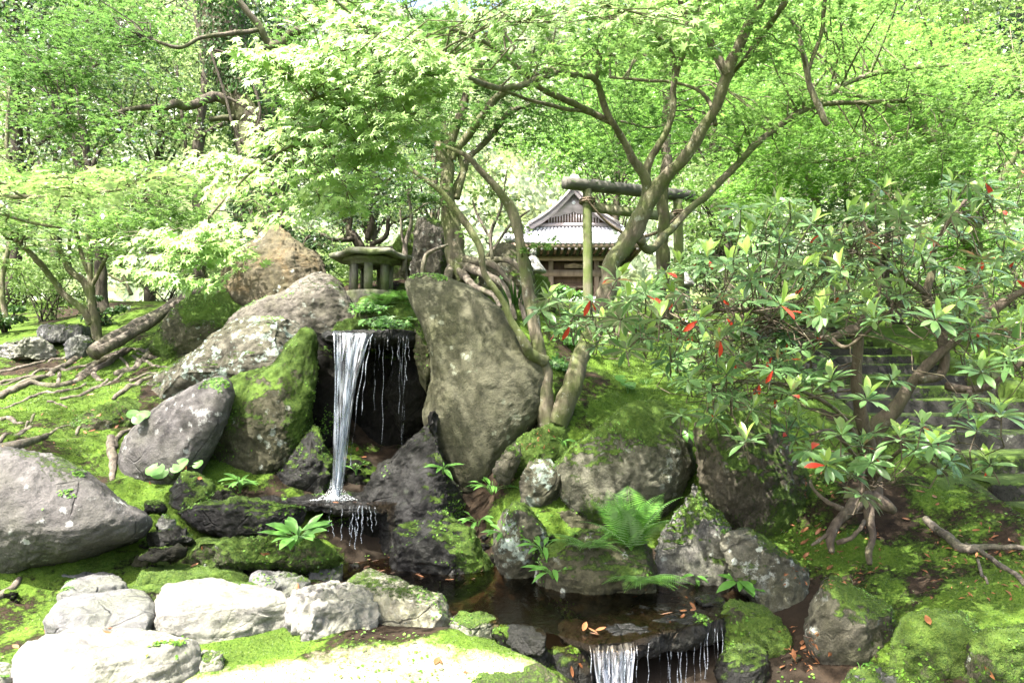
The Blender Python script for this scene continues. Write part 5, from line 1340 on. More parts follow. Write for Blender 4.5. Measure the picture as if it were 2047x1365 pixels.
# roof body
roof = MB()
E = [(-hw, FYl, ze), (hw, FYl, ze), (hw, BYl, ze), (-hw, BYl, ze)]
Gq = [(-gw, gy, zg), (gw, gy, zg), (gw, 1.4, zg), (-gw, 1.4, zg)]
for k in range(4):
    quadstrip(roof, E[k], E[(k + 1) % 4], Gq[(k + 1) % 4], Gq[k], 14, 6, sag)
for s in (-1, 1):
    quadstrip(roof, (s * (gw + .14), gy - .22, zg - .05), (s * (gw + .14), 1.5, zg - .05), (0, 1.5, za + .10), (0, gy - .22, za + .10), 4, 8, lambda p, u, v: p - np.array([0, 0, .14 * math.sin(v * math.pi)]))
ro = roof.obj('roof', M['tile'], shr)
tl = MB()
def tile_rows(a, b, c, d, nu, nv, r, fn=None):
    a, b, c, d = map(lambda q: np.array(q, float), (a, b, c, d))
    nrm = np.cross(b - a, d - a); nrm /= np.linalg.norm(nrm); nrm *= np.sign(nrm[2])
    for i in range(nu):
        u = (i + .5) / nu
        for j in range(nv):
            v0, v1 = j / nv, (j + 1) / nv * 1.0
            p0 = (a * (1 - u) + b * u) * (1 - v0) + (d * (1 - u) + c * u) * v0
            p1 = (a * (1 - u) + b * u) * (1 - v1) + (d * (1 - u) + c * u) * v1
            if fn: p0 = fn(p0, u, v0); p1 = fn(p1, u, v1)
            tl.tube([p0 + nrm * .012 - (p1 - p0) * .06, p1 + nrm * .002], [r * 1.12, r * .92], 6, cap=True)
tile_rows(E[0], E[1], Gq[1], Gq[0], 25, 9, .042, sag)
tile_rows(E[1], E[2], Gq[2], Gq[1], 22, 8, .042, sag)
tile_rows(E[3], E[0], Gq[0], Gq[3], 22, 8, .042, sag)
for s in (-1, 1):
    tile_rows((s * (gw + .14), gy - .22, zg - .05), (s * (gw + .14), 1.5, zg - .05), (0, 1.5, za + .10), (0, gy - .22, za + .10), 14, 12, .042, lambda p, u, v: p - np.array([0, 0, .14 * math.sin(v * math.pi)]))
o = tl.obj('roof_tiles', M['tile'], ro); o['kind'] = 'stuff'
mb = MB(); mb.tube([(0, gy - .30, za + .20), (0, 1.6, za + .20)], .10, 10); mb.box((0, .1, za + .12), (.16, 3.3, .12)); mb.obj('ridge', M['tile'], ro)
mb = MB(); mb.tube([(0, gy - .36, za + .22), (0, gy - .30, za + .22)], .15, 12); mb.obj('ridge_end_tile', M['tile'], ro)
for s in (-1, 1):
    mb = MB()
    pts = [(s * (gw + .02) * (1 - t) , gy - .02 - .45 * 0, zg + .04) for t in (0,)]
    p0 = np.array([s * gw, gy, zg + .05]); p1 = np.array([s * hw, FYl, ze + .10])
    mb.tube([p0 + (p1 - p0) * t + np.array([0, 0, -.10 * math.sin(t * math.pi)]) for t in np.linspace(0, 1, 8)], .075, 8)
    mb.obj('corner_ridge', M['tile'], ro)
    mb = MB(); mb.tube([p1 + np.array([0, -.06, .05]), p1 + np.array([0, .04, .05])], .11, 10); mb.tube([p1 + np.array([-s * .22, -.02, .06]), p1 + np.array([-s * .22, .10, .06])], .09, 10); mb.obj('corner_tile', M['tile'], ro)
# bargeboards and gable
for s in (-1, 1):
    for off, th, wd, zz in ((0, .05, .13, .0), (.05, .05, .08, .10)):
        mb = MB(); n = 8; V = []
        for t in np.linspace(0, 1, n):
            x = s * (gw + .05) * (1 - t); z = (zg - .02) + (za - zg + .04) * t - .12 * math.sin(t * math.pi) + zz
            for dy in (-th / 2, th / 2):
                for dz in (-wd, 0): V.append([x, gy - .2 - off + dy, z + dz])
        Fq = []
        for k in range(n - 1):
            b = 4 * k; Fq += [[b, b + 1, b + 5, b + 4], [b + 2, b + 6, b + 7, b + 3], [b, b + 4, b + 6, b + 2], [b + 1, b + 3, b + 7, b + 5]]
        Fq += [[0, 2, 3, 1], [4 * n - 4, 4 * n - 3, 4 * n - 1, 4 * n - 2]]
        mb.add(V, [Fq]); mb.obj('bargeboard', M['wood_gable'], shr, False)
mb = MB(); mb.add([(-gw * .95, gy, zg), (gw * .95, gy, zg), (0, gy, za - .02)], [[[0, 1, 2]]]); mb.add([(-gw * .95, gy + .05, zg), (gw * .95, gy + .05, zg), (0, gy + .05, za - .02)], [[[0, 2, 1]]])
mb.obj('gable_wall', M['wood_dark'], shr, False)
# upper gable board with scalloped lower edge
mb = MB(); V = []; n = 25
for k in range(n):
    t = k / (n - 1) * 2 - 1; x = t * .62
    zt_ = za - .08 - (abs(x) / gw) * (za - zg) * 1.0; zb_ = zg + .42 - .16 * abs(t) - .035 * abs(math.sin(t * math.pi * 2.5)); zt_ = max(zt_, zb_ + .01)
    for dy in (-.06, -.02):
        V.append([x, gy + dy, zb_]); V.append([x, gy + dy, zt_])
Fq = []
for k in range(n - 1):
    b = 4 * k; Fq += [[b, b + 4, b + 5, b + 1], [b + 2, b + 3, b + 7, b + 6], [b, b + 2, b + 6, b + 4], [b + 1, b + 5, b + 7, b + 3]]
mb.add(V, [Fq]); mb.obj('gable_board', M['wood_gable'], shr, False)
mb = MB()
for k in range(6):
    a = k / 6 * 2 * math.pi; mb.tube([(.028 * math.cos(a), gy - .065, za - .33 + .028 * math.sin(a)), (.028 * math.cos(a), gy - .09, za - .33 + .028 * math.sin(a))], .022, 7)
mb.tube([(0, gy - .065, za - .33), (0, gy - .10, za - .33)], .018, 8); mb.obj('flower_crest', M['paper'], shr)
for k in range(19):
    x = (k - 9) * .075; h = min(.36, (1 - abs(x) / gw) * (za - zg) - .02) 
    mb = MB(); mb.box((x, gy - .03, zg + .08 + h / 2), (.035, .03, h)); mb.obj('lattice_slat', M['wood_gable'], shr, False)
mb = MB(); mb.box((0, gy - .04, zg + .05), (2 * gw * .9, .07, .09)); mb.obj('gable_sill', M['wood_gable'], shr, False)
# eaves
for (c, sz) in (((0, FYl + .05, ze - .05), (2 * hw - .06, .06, .12)), ((-hw + .05, .1, ze - .05), (.06, BYl - FYl - .2, .12)), ((hw - .05, .1, ze - .05), (.06, BYl - FYl - .2, .12))):
    mb = MB(); mb.box(c, sz); mb.obj('eave_board', M['wood_old'], shr, False)
for k in range(19):
    x = -1.6 + k * 3.2 / 18
    mb = MB(); mb.box((x, FYl + .52, ze - .13), (.06, .95, .07)); r_ = mb.obj('rafter', M['wood_dark'], shr, False)
    mb = MB(); mb.box((x, FYl + .035, ze - .13), (.066, .012, .076)); mb.obj('rafter_end', M['wood_gable'], r_, False)
wf = -1.15
mb = MB(); mb.box((0, wf - .1, ze - .26), (2.75, .12, .12)); mb.obj('beam', M['wood_old'], shr, False)
mb = MB(); mb.box((0, wf - .05, ze - .66), (2.5, .12, .17), jit=.004); mb.tube([(-1.28, wf - .1, ze - .66), (-1.36, wf - .1, ze - .6)], .06, 6); mb.tube([(1.28, wf - .1, ze - .66), (1.36, wf - .1, ze - .6)], .06, 6); mb.obj('carved_beam', M['wood_old'], shr, False)
mb = MB(); mb.box((0, wf, ze - .98), (2.3, .07, .07)); mb.obj('door_lintel', M['wood_dark'], shr, False)
mb = MB(); mb.box((0, wf + 1.4, (ze - .2) / 2), (2.3, 2.7, ze - .2)); mb.obj('wall', M['wood_dark'], shr, False)
mb = MB(); mb.box((0, wf - .04, ze - .46), (.5, .05, .12)); mb.tube([(-.25, wf - .05, ze - .46), (0, wf - .06, ze - .40), (.25, wf - .05, ze - .46)], .03, 6); mb.obj('bracket_carving', M['wood_old'], shr, False)
for x in (-1.18, -.62, .62, 1.18):
    mb = MB(); mb.box((x, wf - .04, (ze - .2) / 2), (.13, .13, ze - .2)); mb.obj('post', M['wood_old'], shr, False)
for x in (-.9, .9):
    mb = MB(); mb.box((x, wf - .02, (ze - 1.02) / 2), (.42, .03, ze - 1.04)); mb.obj('side_panel', M['wood_old'], shr, False)
for x in (-.29, .29):
    mb = MB()
    for dx in (-.27, .27): mb.box((x + dx, wf - .055, (ze - 1.0) / 2), (.04, .04, ze - 1.02))
    for z in (.06, ze - 1.5, ze - 1.24, ze - 1.03): mb.box((x, wf - .055, z), (.5, .04, .05))
    d = mb.obj('door', M['wood_old'], shr, False)
    for k in range(7):
        mb = MB(); mb.box((x - .21 + k * .07, wf - .045, (ze - 1.5) / 2), (.028, .02, ze - 1.56)); mb.obj('door_slat', M['wood_old'], d, False)
mb = MB(); mb.box((.95, wf - .05, ze - 1.25), (.07, .01, .17)); mb.obj('paper_notice', M['paper'], shr, False)
mb = MB(); mb.box((0, wf - .5, .12), (2.6, .9, .18)); mb.box((0, wf - .95, .02), (1.4, .4, .16)); mb.obj('porch', M['granite'], shr, False)

# ------------------------------------------------------------------ torii
YL, YR = 11.5, 12.3
bl, brr = P(1174, 400, YL), P(1355, 400, YR)
zb = float(height(bl[0], bl[1])) - .1
tor = thing('torii_gate', 'weathered mossy wooden torii with a round log on top and one straight tie beam', 'torii gate', (bl[0], bl[1], zb))
to = np.array([bl[0], bl[1], zb])
axis_ = (brr - bl); axis_[2] = 0; axis_ /= np.linalg.norm(axis_)
ztopL, ztopR = P(1174, 378, YL)[2], P(1355, 392, YR)[2]
ztop = (ztopL + ztopR) / 2
for (b, r, nm) in ((bl, RPX(9.3, YL), 0), (brr, RPX(9.8, YR), 1)):
    z0 = float(height(b[0], b[1])) - .2
    mb = MB(); zz = np.linspace(z0, ztop - .02, 26)
    mb.tube(np.stack([b[0] + 0 * zz, b[1] + 0 * zz, zz], -1) - to, np.linspace(r * 1.08, r * .97, 26), 18, .035, 4 + nm); mb.obj('post', M['wood_green'], tor)
a = P(1121, 374, YL - .27); mb = MB()
a = bl - axis_ * .44; b = brr + axis_ * .32
t = np.linspace(0, 1, 30)[:, None]; a[2] = ztopL + .05; b[2] = ztopR + .03
mb.tube(a + (b - a) * t - to, .104, 18, .03, 9); mb.obj('top_log', M['wood_grey'], tor)
zn = (P(1174, 418, YL)[2] + P(1355, 432, YR)[2]) / 2
mid_ = (bl + brr) / 2; mid_[2] = zn
L_ = np.linalg.norm((brr - bl)[:2]) + .05
mb = MB(); mb.box(mid_ - to, (L_, .07, .155), rz=math.atan2(axis_[1], axis_[0])); mb.obj('tie_beam', M['wood_green'], tor, False)
# rope
rp = thing('straw_rope', 'twisted straw rope sagging between the torii posts', 'rope', tuple(bl * np.array([1, 1, 0]) + np.array([0, 0, zn])))
rpo = np.array(rp.location)
t = np.linspace(-.02, 1.02, 90); base = bl[None] * (1 - t[:, None]) + brr[None] * t[:, None]
base[:, 2] = zn + .06 - .50 * (1 - (2 * t - 1) ** 2); base -= np.array([0, .12, 0])
for k in range(3):
    ph = t * 70 + k * 2.09; rr = .010 + .008 * np.sin(np.clip(t, 0, 1) * math.pi)
    q = base + np.stack([0 * t, np.cos(ph) * rr, np.sin(ph) * rr], -1)
    mb = MB(); mb.tube(q - rpo, rr * .95, 6, cap=True); mb.obj('strand', M['rope'], rp)
for b in (bl, brr):
    mb = MB(); an = np.linspace(0, 4 * math.pi, 40); r = .125
    mb.tube(np.stack([b[0] + r * np.cos(an), b[1] + r * np.sin(an), zn + .05 + .012 * an / 2], -1) - rpo, .017, 6); mb.obj('knot', M['rope'], rp)
for tt, ln in ((.30, .10), (.74, .56)):
    k = int(np.clip((tt + .02) / 1.04 * 89, 0, 89)); c = base[k]
    pz = thing('paper_streamer', 'white zigzag paper streamer hanging from the rope %s' % ('beside the leaning maple trunk' if tt > .5 else 'near the left torii post, mostly hidden'), 'paper streamer', tuple(c))
    n = max(2, int(ln / .09))
    for q in range(n):
        mb = MB(); s = .035 * (1 if q % 2 else -1)
        V = np.array([[-.04 + s, 0, -q * .088], [.04 + s, 0, -q * .088], [.045 + s * .4, .012 * (-1) ** q, -(q + 1) * .088 - .015], [-.035 + s * .4, .012 * (-1) ** q, -(q + 1) * .088 + .01]])
        V2 = V + np.array([0, .002, 0]); mb.add(np.vstack([V, V2]), [[[0, 1, 2, 3], [4, 7, 6, 5], [0, 4, 5, 1], [1, 5, 6, 2], [2, 6, 7, 3], [3, 7, 4, 0]]]); mb.obj('paper_fold', M['paper'], pz, False)

# ------------------------------------------------------------------ concrete lantern with wide hexagonal roof
LY = 7.45
lc = P(741, 600, LY); lc[2] = P(741, 585, LY)[2]
lan = thing('garden_lantern', 'low grey lantern with very wide hexagonal roof and ring of short columns', 'stone lantern', tuple(lc))
zrim = P(741, 517, LY)[2] - lc[2]; rz0 = math.radians(8)
mb = MB(); R0 = .445; hexa = [rz0 + k * math.pi / 3 for k in range(6)]
V = []
prof = [(.08, zrim - .02), (.30, zrim - .005), (R0 * .98, zrim - .02), (R0, zrim + .02), (R0 * .95, zrim + .035), (.22, zrim + .085), (.10, zrim + .10), (.0001, zrim + .102)]
sub = 6
for r, z in prof:
    for k in range(6):
        a0, a1 = hexa[k], hexa[(k + 1) % 6]
        p0 = np.array([math.cos(a0), math.sin(a0)]) * r; p1 = np.array([math.cos(a1), math.sin(a1)]) * r
        for j in range(sub):
            q = p0 + (p1 - p0) * j / sub; V.append([q[0], q[1], z + .012 * math.cos(j / sub * 2 * math.pi) * (r / R0) ** 2])
n = 6 * sub; V = np.array(V); V += .006 * np.stack([vn(V * 6, 1), vn(V * 6, 2), vn(V * 6, 3)], -1)
Fq = [[i * n + j, i * n + (j + 1) % n, (i + 1) * n + (j + 1) % n, (i + 1) * n + j] for i in range(len(prof) - 1) for j in range(n)]
mb.add(V, [Fq]); mb.obj('roof', M['concrete'], lan, False)
def lathe(mb, prof, n=24, c=(0, 0, 0), wob=.0):
    V = []
    for r, z in prof:
        for k in range(n):
            a = 2 * math.pi * k / n; V.append([c[0] + r * math.cos(a), c[1] + r * math.sin(a), c[2] + z])
    Fq = [[i * n + j, i * n + (j + 1) % n, (i + 1) * n + (j + 1) % n, (i + 1) * n + j] for i in range(len(prof) - 1) for j in range(n)]
    mb.add(V, [Fq])
mb = MB(); lathe(mb, [(.05, zrim - .085), (.235, zrim - .085), (.24, zrim - .05), (.30, zrim - .045), (.305, zrim - .015), (.05, zrim - .012)]); mb.obj('neck_ring', M['concrete'], lan)
for k in range(7):
    a = k / 7 * 2 * math.pi + .3
    mb = MB(); h = zrim - .08; mb.box((.205 * math.cos(a), .205 * math.sin(a), h / 2), (.05, .085, h), rz=a, jit=.003); mb.obj('column', M['concrete'], lan, False)
mb = MB(); lathe(mb, [(.03, .0), (.27, .0), (.28, -.03), (.28, -.10), (.2, -.25)]); mb.obj('base', M['concrete'], lan)
mb = MB()
for k, (x, y, sx_, sy_) in enumerate([(.08, 0, .22, .14), (.02, .02, .12, .10)]):
    mb.box((x, y, zrim + .100 + k * .022), (sx_ * 1.3, sy_ * 1.4, .022), jit=.015)
mb.obj('moss_flake', M['bark_dark'], lan)

def stone_lantern(label, px, py_top, py_bot, Y, R):
    b = P(px, py_bot, Y); h = P(px, py_top, Y)[2] - b[2]
    t = thing('stone_lantern', label, 'stone lantern', tuple(b))
    mb = MB(); lathe(mb, [(.01, h), (R * .22, h - .02), (R * .3, h - h * .10), (R * .16, h - h * .14)], 14); mb.obj('finial', M['granite'], t)
    mb = MB(); n = 6
    lathe(mb, [(R * .2, h * .87), (R * .42, h * .80), (R * .62, h * .70), (R * 1.0, h * .58), (R * 1.04, h * .53), (R * .5, h * .52)], 6); mb.obj('cap', M['granite'], t, False)
    mb = MB(); 
    for k in range(6):
        a = k * math.pi / 3; mb.box((R * .48 * math.cos(a), R * .48 * math.sin(a), h * .40), (.03, .045, h * .26), rz=a)
    mb.obj('fire_box', M['granite'], t, False)
    mb = MB(); lathe(mb, [(R * .1, h * .27), (R * .75, h * .27), (R * .8, h * .20), (R * .4, h * .15), (R * .33, -.5), (R * .7, -.6)], 12); mb.obj('pedestal', M['granite'], t)
    return t
stone_lantern('small hexagonal stone lantern left of the shrine doors', 1066, 497, 600, 10.2, .19)
stone_lantern('stone lantern partly hidden behind the right torii post', 1364, 527, 625, 13.2, .27)
# ------------------------------------------------------------------ rhododendron with red leaves
org = P(1735, 1000, 4.6); org[2] = float(height(org[0], org[1]))
rh = thing('rhododendron', 'large evergreen shrub with whorled glossy leaves, some of them bright red', 'shrub', tuple(org))
paths = [
    [(1738, 1015, 4.6, 30), (1738, 960, 4.6, 24), (1738, 900, 4.58, 24), (1752, 860, 4.55, 24), (1790, 815, 4.5, 19), (1830, 760, 4.5, 14), (1875, 710, 4.5, 13), (1925, 670, 4.45, 11), (1975, 628, 4.4, 12), (2030, 590, 4.3, 9), (2100, 560, 4.2, 7)],
    [(1738, 900, 4.58, 20), (1725, 840, 4.4, 16), (1712, 770, 4.3, 14), (1715, 710, 4.25, 12), (1705, 660, 4.2, 13), (1660, 675, 4.1, 9), (1620, 672, 4.0, 8), (1560, 640, 3.9, 6), (1500, 620, 3.8, 5), (1430, 620, 3.7, 4)],
    [(1830, 760, 4.5, 12), (1882, 745, 4.5, 13), (1890, 700, 4.5, 13), (1878, 640, 4.5, 13), (1855, 590, 4.4, 12), (1865, 540, 4.4, 9), (1870, 490, 4.3, 7), (1900, 440, 4.2, 6), (1930, 400, 4.2, 4)],
    [(1890, 770, 4.5, 12), (1935, 780, 4.4, 10), (2000, 760, 4.3, 8), (2070, 700, 4.2, 6)],
    [(1855, 590, 4.4, 8), (1810, 560, 4.3, 6), (1760, 530, 4.2, 5), (1700, 500, 4.1, 4)],
    [(1705, 660, 4.2, 8), (1740, 620, 4.2, 6), (1760, 570, 4.2, 5), (1740, 480, 4.2, 4), (1720, 430, 4.2, 3)],
    [(1660, 675, 4.1, 6), (1690, 695, 4.0, 5), (1740, 660, 3.9, 4), (1800, 600, 3.8, 3)],
    [(1735, 930, 4.55, 10), (1690, 840, 4.2, 6), (1640, 800, 4.0, 5), (1570, 770, 3.85, 4), (1510, 760, 3.75, 4), (1420, 770, 3.6, 3)],
    [(1560, 640, 3.9, 4), (1470, 680, 3.75, 3), (1380, 650, 3.65, 3), (1260, 640, 3.55, 2.5), (1150, 630, 3.5, 2)],
    [(1740, 960, 4.55, 8), (1700, 900, 4.2, 5), (1660, 860, 4.0, 4), (1620, 870, 3.8, 3)],
    [(1745, 960, 4.55, 7), (1800, 900, 4.2, 5), (1850, 890, 4.0, 4), (1920, 900, 3.8, 3)],
    [(1745, 975, 4.55, 6), (1735, 900, 4.1, 4), (1725, 950, 3.8, 3), (1722, 985, 3.7, 3)],
    [(1935, 780, 4.4, 6), (1960, 820, 4.1, 4), (2000, 840, 3.9, 3)],
]
paths = [[(a, b, Y, r * .84) for a, b, Y, r in q] for q in paths]
bp, br, _ = skeleton(rh, paths, M['bark_rh'], org, rough=.16)
for q in [[(1728, 990, 4.55, 26), (1700, 1015, 4.45, 16), (1672, 1045, 4.4, 13), (1660, 1075, 4.35, 12), (1662, 1105, 4.32, 7)],
          [(1735, 995, 4.55, 22), (1738, 1035, 4.42, 12), (1745, 1070, 4.35, 10), (1738, 1100, 4.3, 9), (1738, 1128, 4.25, 7)],
          [(1742, 995, 4.55, 22), (1770, 1010, 4.5, 18), (1788, 1022, 4.5, 10)],
          [(1690, 1020, 4.45, 8), (1650, 1000, 4.5, 6), (1625, 975, 4.55, 5), (1620, 960, 4.6, 4)],
          [(1672, 1085, 4.32, 7), (1700, 1075, 4.3, 6), (1720, 1055, 4.3, 5), (1728, 1040, 4.35, 5)],
          [(1662, 1062, 4.35, 5), (1640, 1078, 4.35, 5), (1622, 1090, 4.35, 3)]]:
    pts, rad = smooth_path([P(a, b, Y) for a, b, Y, r in q], [RPX(r * .74, Y) for a, b, Y, r in q], 7)
    mb = MB(); mb.tube(pts - org, rad, 9, .25, 3); mb.obj('root', M['bark_rh'], rh)
T_RHL = tpl_blade(5, .155, .22, .05, .6)
LG, LY_, LR = Leaves(), Leaves(), Leaves(); tw = MB()
ros = [(1080, 620), (1112, 600), (1232, 560), (1255, 605), (1140, 650), (1212, 655), (1180, 600), (1252, 700), (1320, 640), (1340, 720), (1362, 590), (1420, 785), (1405, 700), (1452, 750), (1502, 820), (1540, 815), (1582, 790), (1592, 835), (1492, 885), (1425, 835), (1482, 660), (1502, 560), (1602, 540), (1682, 540), (1662, 500), (1722, 480), (1752, 560), (1792, 540), (1832, 470), (1902, 430), (1962, 520), (1985, 400), (1602, 700), (1662, 760), (1632, 740), (1732, 800), (1782, 760), (1722, 990), (1652, 930), (1622, 900), (1682, 870), (1742, 925), (1862, 890), (1902, 922), (1842, 855), (1800, 880), (1962, 745), (1952, 862), (2002, 830), (2022, 720), (2032, 560), (1932, 800), (2042, 640), (1290, 590), (1395, 640), (1300, 690), (1375, 760), (1545, 740), (1520, 700), (1560, 610), (1440, 600), (1450, 530), (1390, 540), (1560, 480), (1620, 450), (1480, 420), (1530, 440), (1700, 620), (1750, 640), (1640, 630), (1870, 640), (1920, 600), (1500, 480), (1360, 830), (1460, 800), (1240, 640), (1440, 680), (1980, 930), (1880, 1000 - 60), (1700, 950)]
rset = [(x, y, rng.uniform(3.15, 3.75), 1) for x, y in ros]
for q in in_poly([(1060, 600), (1220, 560), (1300, 560), (1400, 500), (1440, 420), (1560, 400), (1700, 400), (1850, 350), (2060, 340), (2060, 760), (1900, 720), (1840, 640), (1700, 620), (1640, 700), (1580, 780), (1400, 800), (1300, 740), (1100, 660)], 250):
    rset.append((q[0], q[1], rng.uniform(3.5, 4.7), 0))
for q in in_poly([(1380, 620), (1700, 600), (1700, 700), (1560, 840), (1400, 840)], 22): rset.append((q[0], q[1], rng.uniform(3.4, 4.2), 0))
for q in in_poly([(1560, 840), (1960, 820), (1980, 900), (1750, 930), (1600, 930)], 14): rset.append((q[0], q[1], rng.uniform(3.6, 4.2), 0))
used_pts = []
for x, y, Y, nearp in rset:
    c = P(x, y, Y)
    ax = np.array([rng.normal(0, .35), -.25 + rng.normal(0, .3), 1.0]); ax /= np.linalg.norm(ax)
    u = np.cross(ax, [1, 0, 0]); u /= np.linalg.norm(u); w = np.cross(ax, u)
    nl = rng.integers(8, 13); a0 = rng.uniform(0, 6.28)
    for k in range(nl):
        a = a0 + k * 2.399; up = rng.uniform(-.25, .45)
        f = u * math.cos(a) + w * math.sin(a) + ax * up
        nm = ax - (u * math.cos(a) + w * math.sin(a)) * up
        sz = rng.uniform(.078, .125) if nearp else rng.uniform(.062, .105)
        tgt = LR if (rng.uniform() < .014) else LG
        tgt.add([c + f * .008], [f], [nm + rng.normal(0, .15, 3)], [sz])
    if rng.uniform() < .55:
        for k in range(rng.integers(3, 7)):
            a = rng.uniform(0, 6.28); f = (u * math.cos(a) + w * math.sin(a)) * .45 + ax
            LY_.add([c + ax * .01], [f], [-(u * math.cos(a) + w * math.sin(a)) + ax * .4], [rng.uniform(.07, .115)])
    if rng.uniform() < .10:
        f = np.array([rng.normal(0, .8), rng.normal(0, .5), -.8]); LR.add([c], [f], [np.array([rng.normal(0, .5), -1, 0])], [rng.uniform(.05, .09)])
    st = c - ax * .10
    d = np.linalg.norm(bp - c, axis=1) + rng.uniform(0, .2, len(bp)); k = int(np.argmin(d))
    twig(tw, bp[k] - org, st - org, min(br[k] * .4, .006), .003, sag=-.06, seg=6)
    twig(tw, st - org, c - org, .004, .003, sag=0, seg=2, wob=.01)
LG.emit('foliage', M['rhodo'], rh, T_RHL, org, parts=215)
LY_.emit('young_leaves', M['rhodo_young'], rh, T_RHL, org, parts=50, partname='young_leaf')
LR.emit('red_leaves', M['rhodo_red'], rh, T_RHL, org, parts=30, partname='red_leaf')
tw.obj('twigs', M['bark_rh'], rh)['kind'] = 'stuff'

# ------------------------------------------------------------------ water
def water_mat(name, tint, rough, ripple, dist):
    m = N(name); v = m.coord(); vs = m.coord(scale=(1, .45, 1))
    n1 = m.noise(vs, ripple, 4, .5, .3); n2 = m.noise(v, ripple * 4, 3, .5)
    nr = m.bump(m.math('ADD', n1, m.math('MULTIPLY', n2, .25)), .55, dist)
    g = m.n('BsdfGlossy', Roughness=rough, Normal=nr); t = m.n('BsdfTransparent', Color=(*tint, 1))
    fr = m.n('Fresnel', IOR=1.33, Normal=nr)
    mx = m.n('MixShader', Fac=m.math('MULTIPLY', fr, 1.0, True)); m.set(mx, 'i1', t); m.set(mx, 'i2', g)
    return m.done(mx)
M['pool'] = water_mat('pool_water', (.62, .50, .36), .02, 8, .030)
M['stream'] = water_mat('stream_water', (.30, .28, .24), .05, 16, .03)
def sheet(name, poly, z, mat, label, kind='structure'):
    mb = MB(); n = len(poly); V = np.array([[a, b, z] for a, b in poly])
    me = bpy.data.meshes.new(name); me.from_pydata([tuple(v) for v in V], [], [tuple(range(n))]); me.update()
    o = link(name, me, mat); tag(o, label, None, None, kind); return o
sheet('pool_water', [tuple(G(a, b, LPZ)[:2]) for a, b in [(1103, 1266), (1180, 1288), (1260, 1282), (1330, 1260), (1400, 1246), (1471, 1225), (1480, 1185), (1400, 1160), (1100, 1150), (960, 1120), (800, 1090), (600, 1095), (640, 1125), (700, 1165), (820, 1205), (930, 1225), (1000, 1250)]], LPZ, M['pool'], 'shallow brown water of the lower pool')
sheet('water', [tuple(P(a, 1000, y)[:2]) for a, y in ((455, 5.4), (560, 5.2), (660, 5.14), (768, 5.16), (830, 5.4), (820, 6.4), (600, 6.4), (450, 5.9))], UPZ, M['pool'], 'still dark water of the upper pool under the fall')
sheet('stream_water', [(.15, .2), (1.75, .2), (1.75, 4.3), (.15, 4.3)], -.12, M['stream'], 'dark water below the lower fall')

def fall_mat(name, lo=.40, hi=.62, us=16, vs=2.2, amax=.92):
    m = N(name); u = m.attr('u'); v = m.attr('v')
    vec = m.n('CombineXYZ'); m.set(vec, 'i0', m.math('MULTIPLY', u, us)); m.set(vec, 'i1', m.math('MULTIPLY', v, vs))
    n1 = m.n('TexNoise', Vector=vec.outputs[0], Scale=1.0, Detail=4, Roughness=.55, Distortion=.2).outputs[0]
    al = m.ramp(n1, [(lo, .05), (hi, amax)])
    g = m.n('BsdfGlossy', Roughness=.28); nr = m.bump(n1, .35, .01); m.set(g, 'Normal', nr)
    d = m.n('BsdfDiffuse', Color=(.52, .57, .64, 1)); tr = m.n('BsdfTranslucent', Color=(.48, .54, .61, 1))
    a = m.n('MixShader', Fac=.5); m.set(a, 'i1', d); m.set(a, 'i2', tr)
    b = m.n('MixShader', Fac=.35); m.set(b, 'i1', a); m.set(b, 'i2', g)
    t = m.n('BsdfTransparent', Color=(.86, .90, .93, 1))
    c = m.n('MixShader', Fac=al); m.set(c, 'i1', t); m.set(c, 'i2', b)
    return m.done(c)
M['fall'] = fall_mat('falling_water', .42, .78, 13, 1.6, .85)
M['strand'] = fall_mat('thin_falling_water', .40, .70, 6, 14, .80)
def fall_sheet(name, rows, mat, parent, org, nu=26, per=6, ripple=.022, sd=0):
    """rows: (y, xl, xr, Y)"""
    R = np.array(rows, float); t = np.linspace(0, len(R) - 1, (len(R) - 1) * per + 1); k = np.arange(len(R))
    y = np.interp(t, k, R[:, 0]); xl = np.interp(t, k, R[:, 1]); xr = np.interp(t, k, R[:, 2]); Y = np.interp(t, k, R[:, 3])
    u = np.linspace(0, 1, nu)
    px = xl[:, None] + (xr - xl)[:, None] * u; py = np.repeat(y[:, None], nu, 1); YY_ = np.repeat(Y[:, None], nu, 1)
    q = np.stack([np.repeat(u[None] * 9, len(t), 0), t[:, None] * .35 + 0 * px, 0 * px + sd], -1)
    fade = np.clip(t / 3, 0, 1)[:, None]
    YY_ = YY_ + ripple * fbm(q, 3, sd) * fade - .02 * np.sin(u * math.pi)[None] * fade
    px = px + 3.0 * fbm(q + 9, 2, sd + 1) * fade
    V = PV(px, py, YY_).reshape(-1, 3) - org; a, b = len(t), nu
    i = np.arange(a - 1)[:, None] * b + np.arange(b - 1)[None]
    Fq = np.stack([i, i + 1, i + b + 1, i + b], -1).reshape(-1, 4)
    me = mesh_np(name, V, [Fq], {'u': np.repeat(u[None], a, 0).ravel() * (R[0, 2] - R[0, 1]) / 80 + sd, 'v': np.repeat(y[:, None], b, 1).ravel() / 100.0})
    return link(name, me, mat, parent)
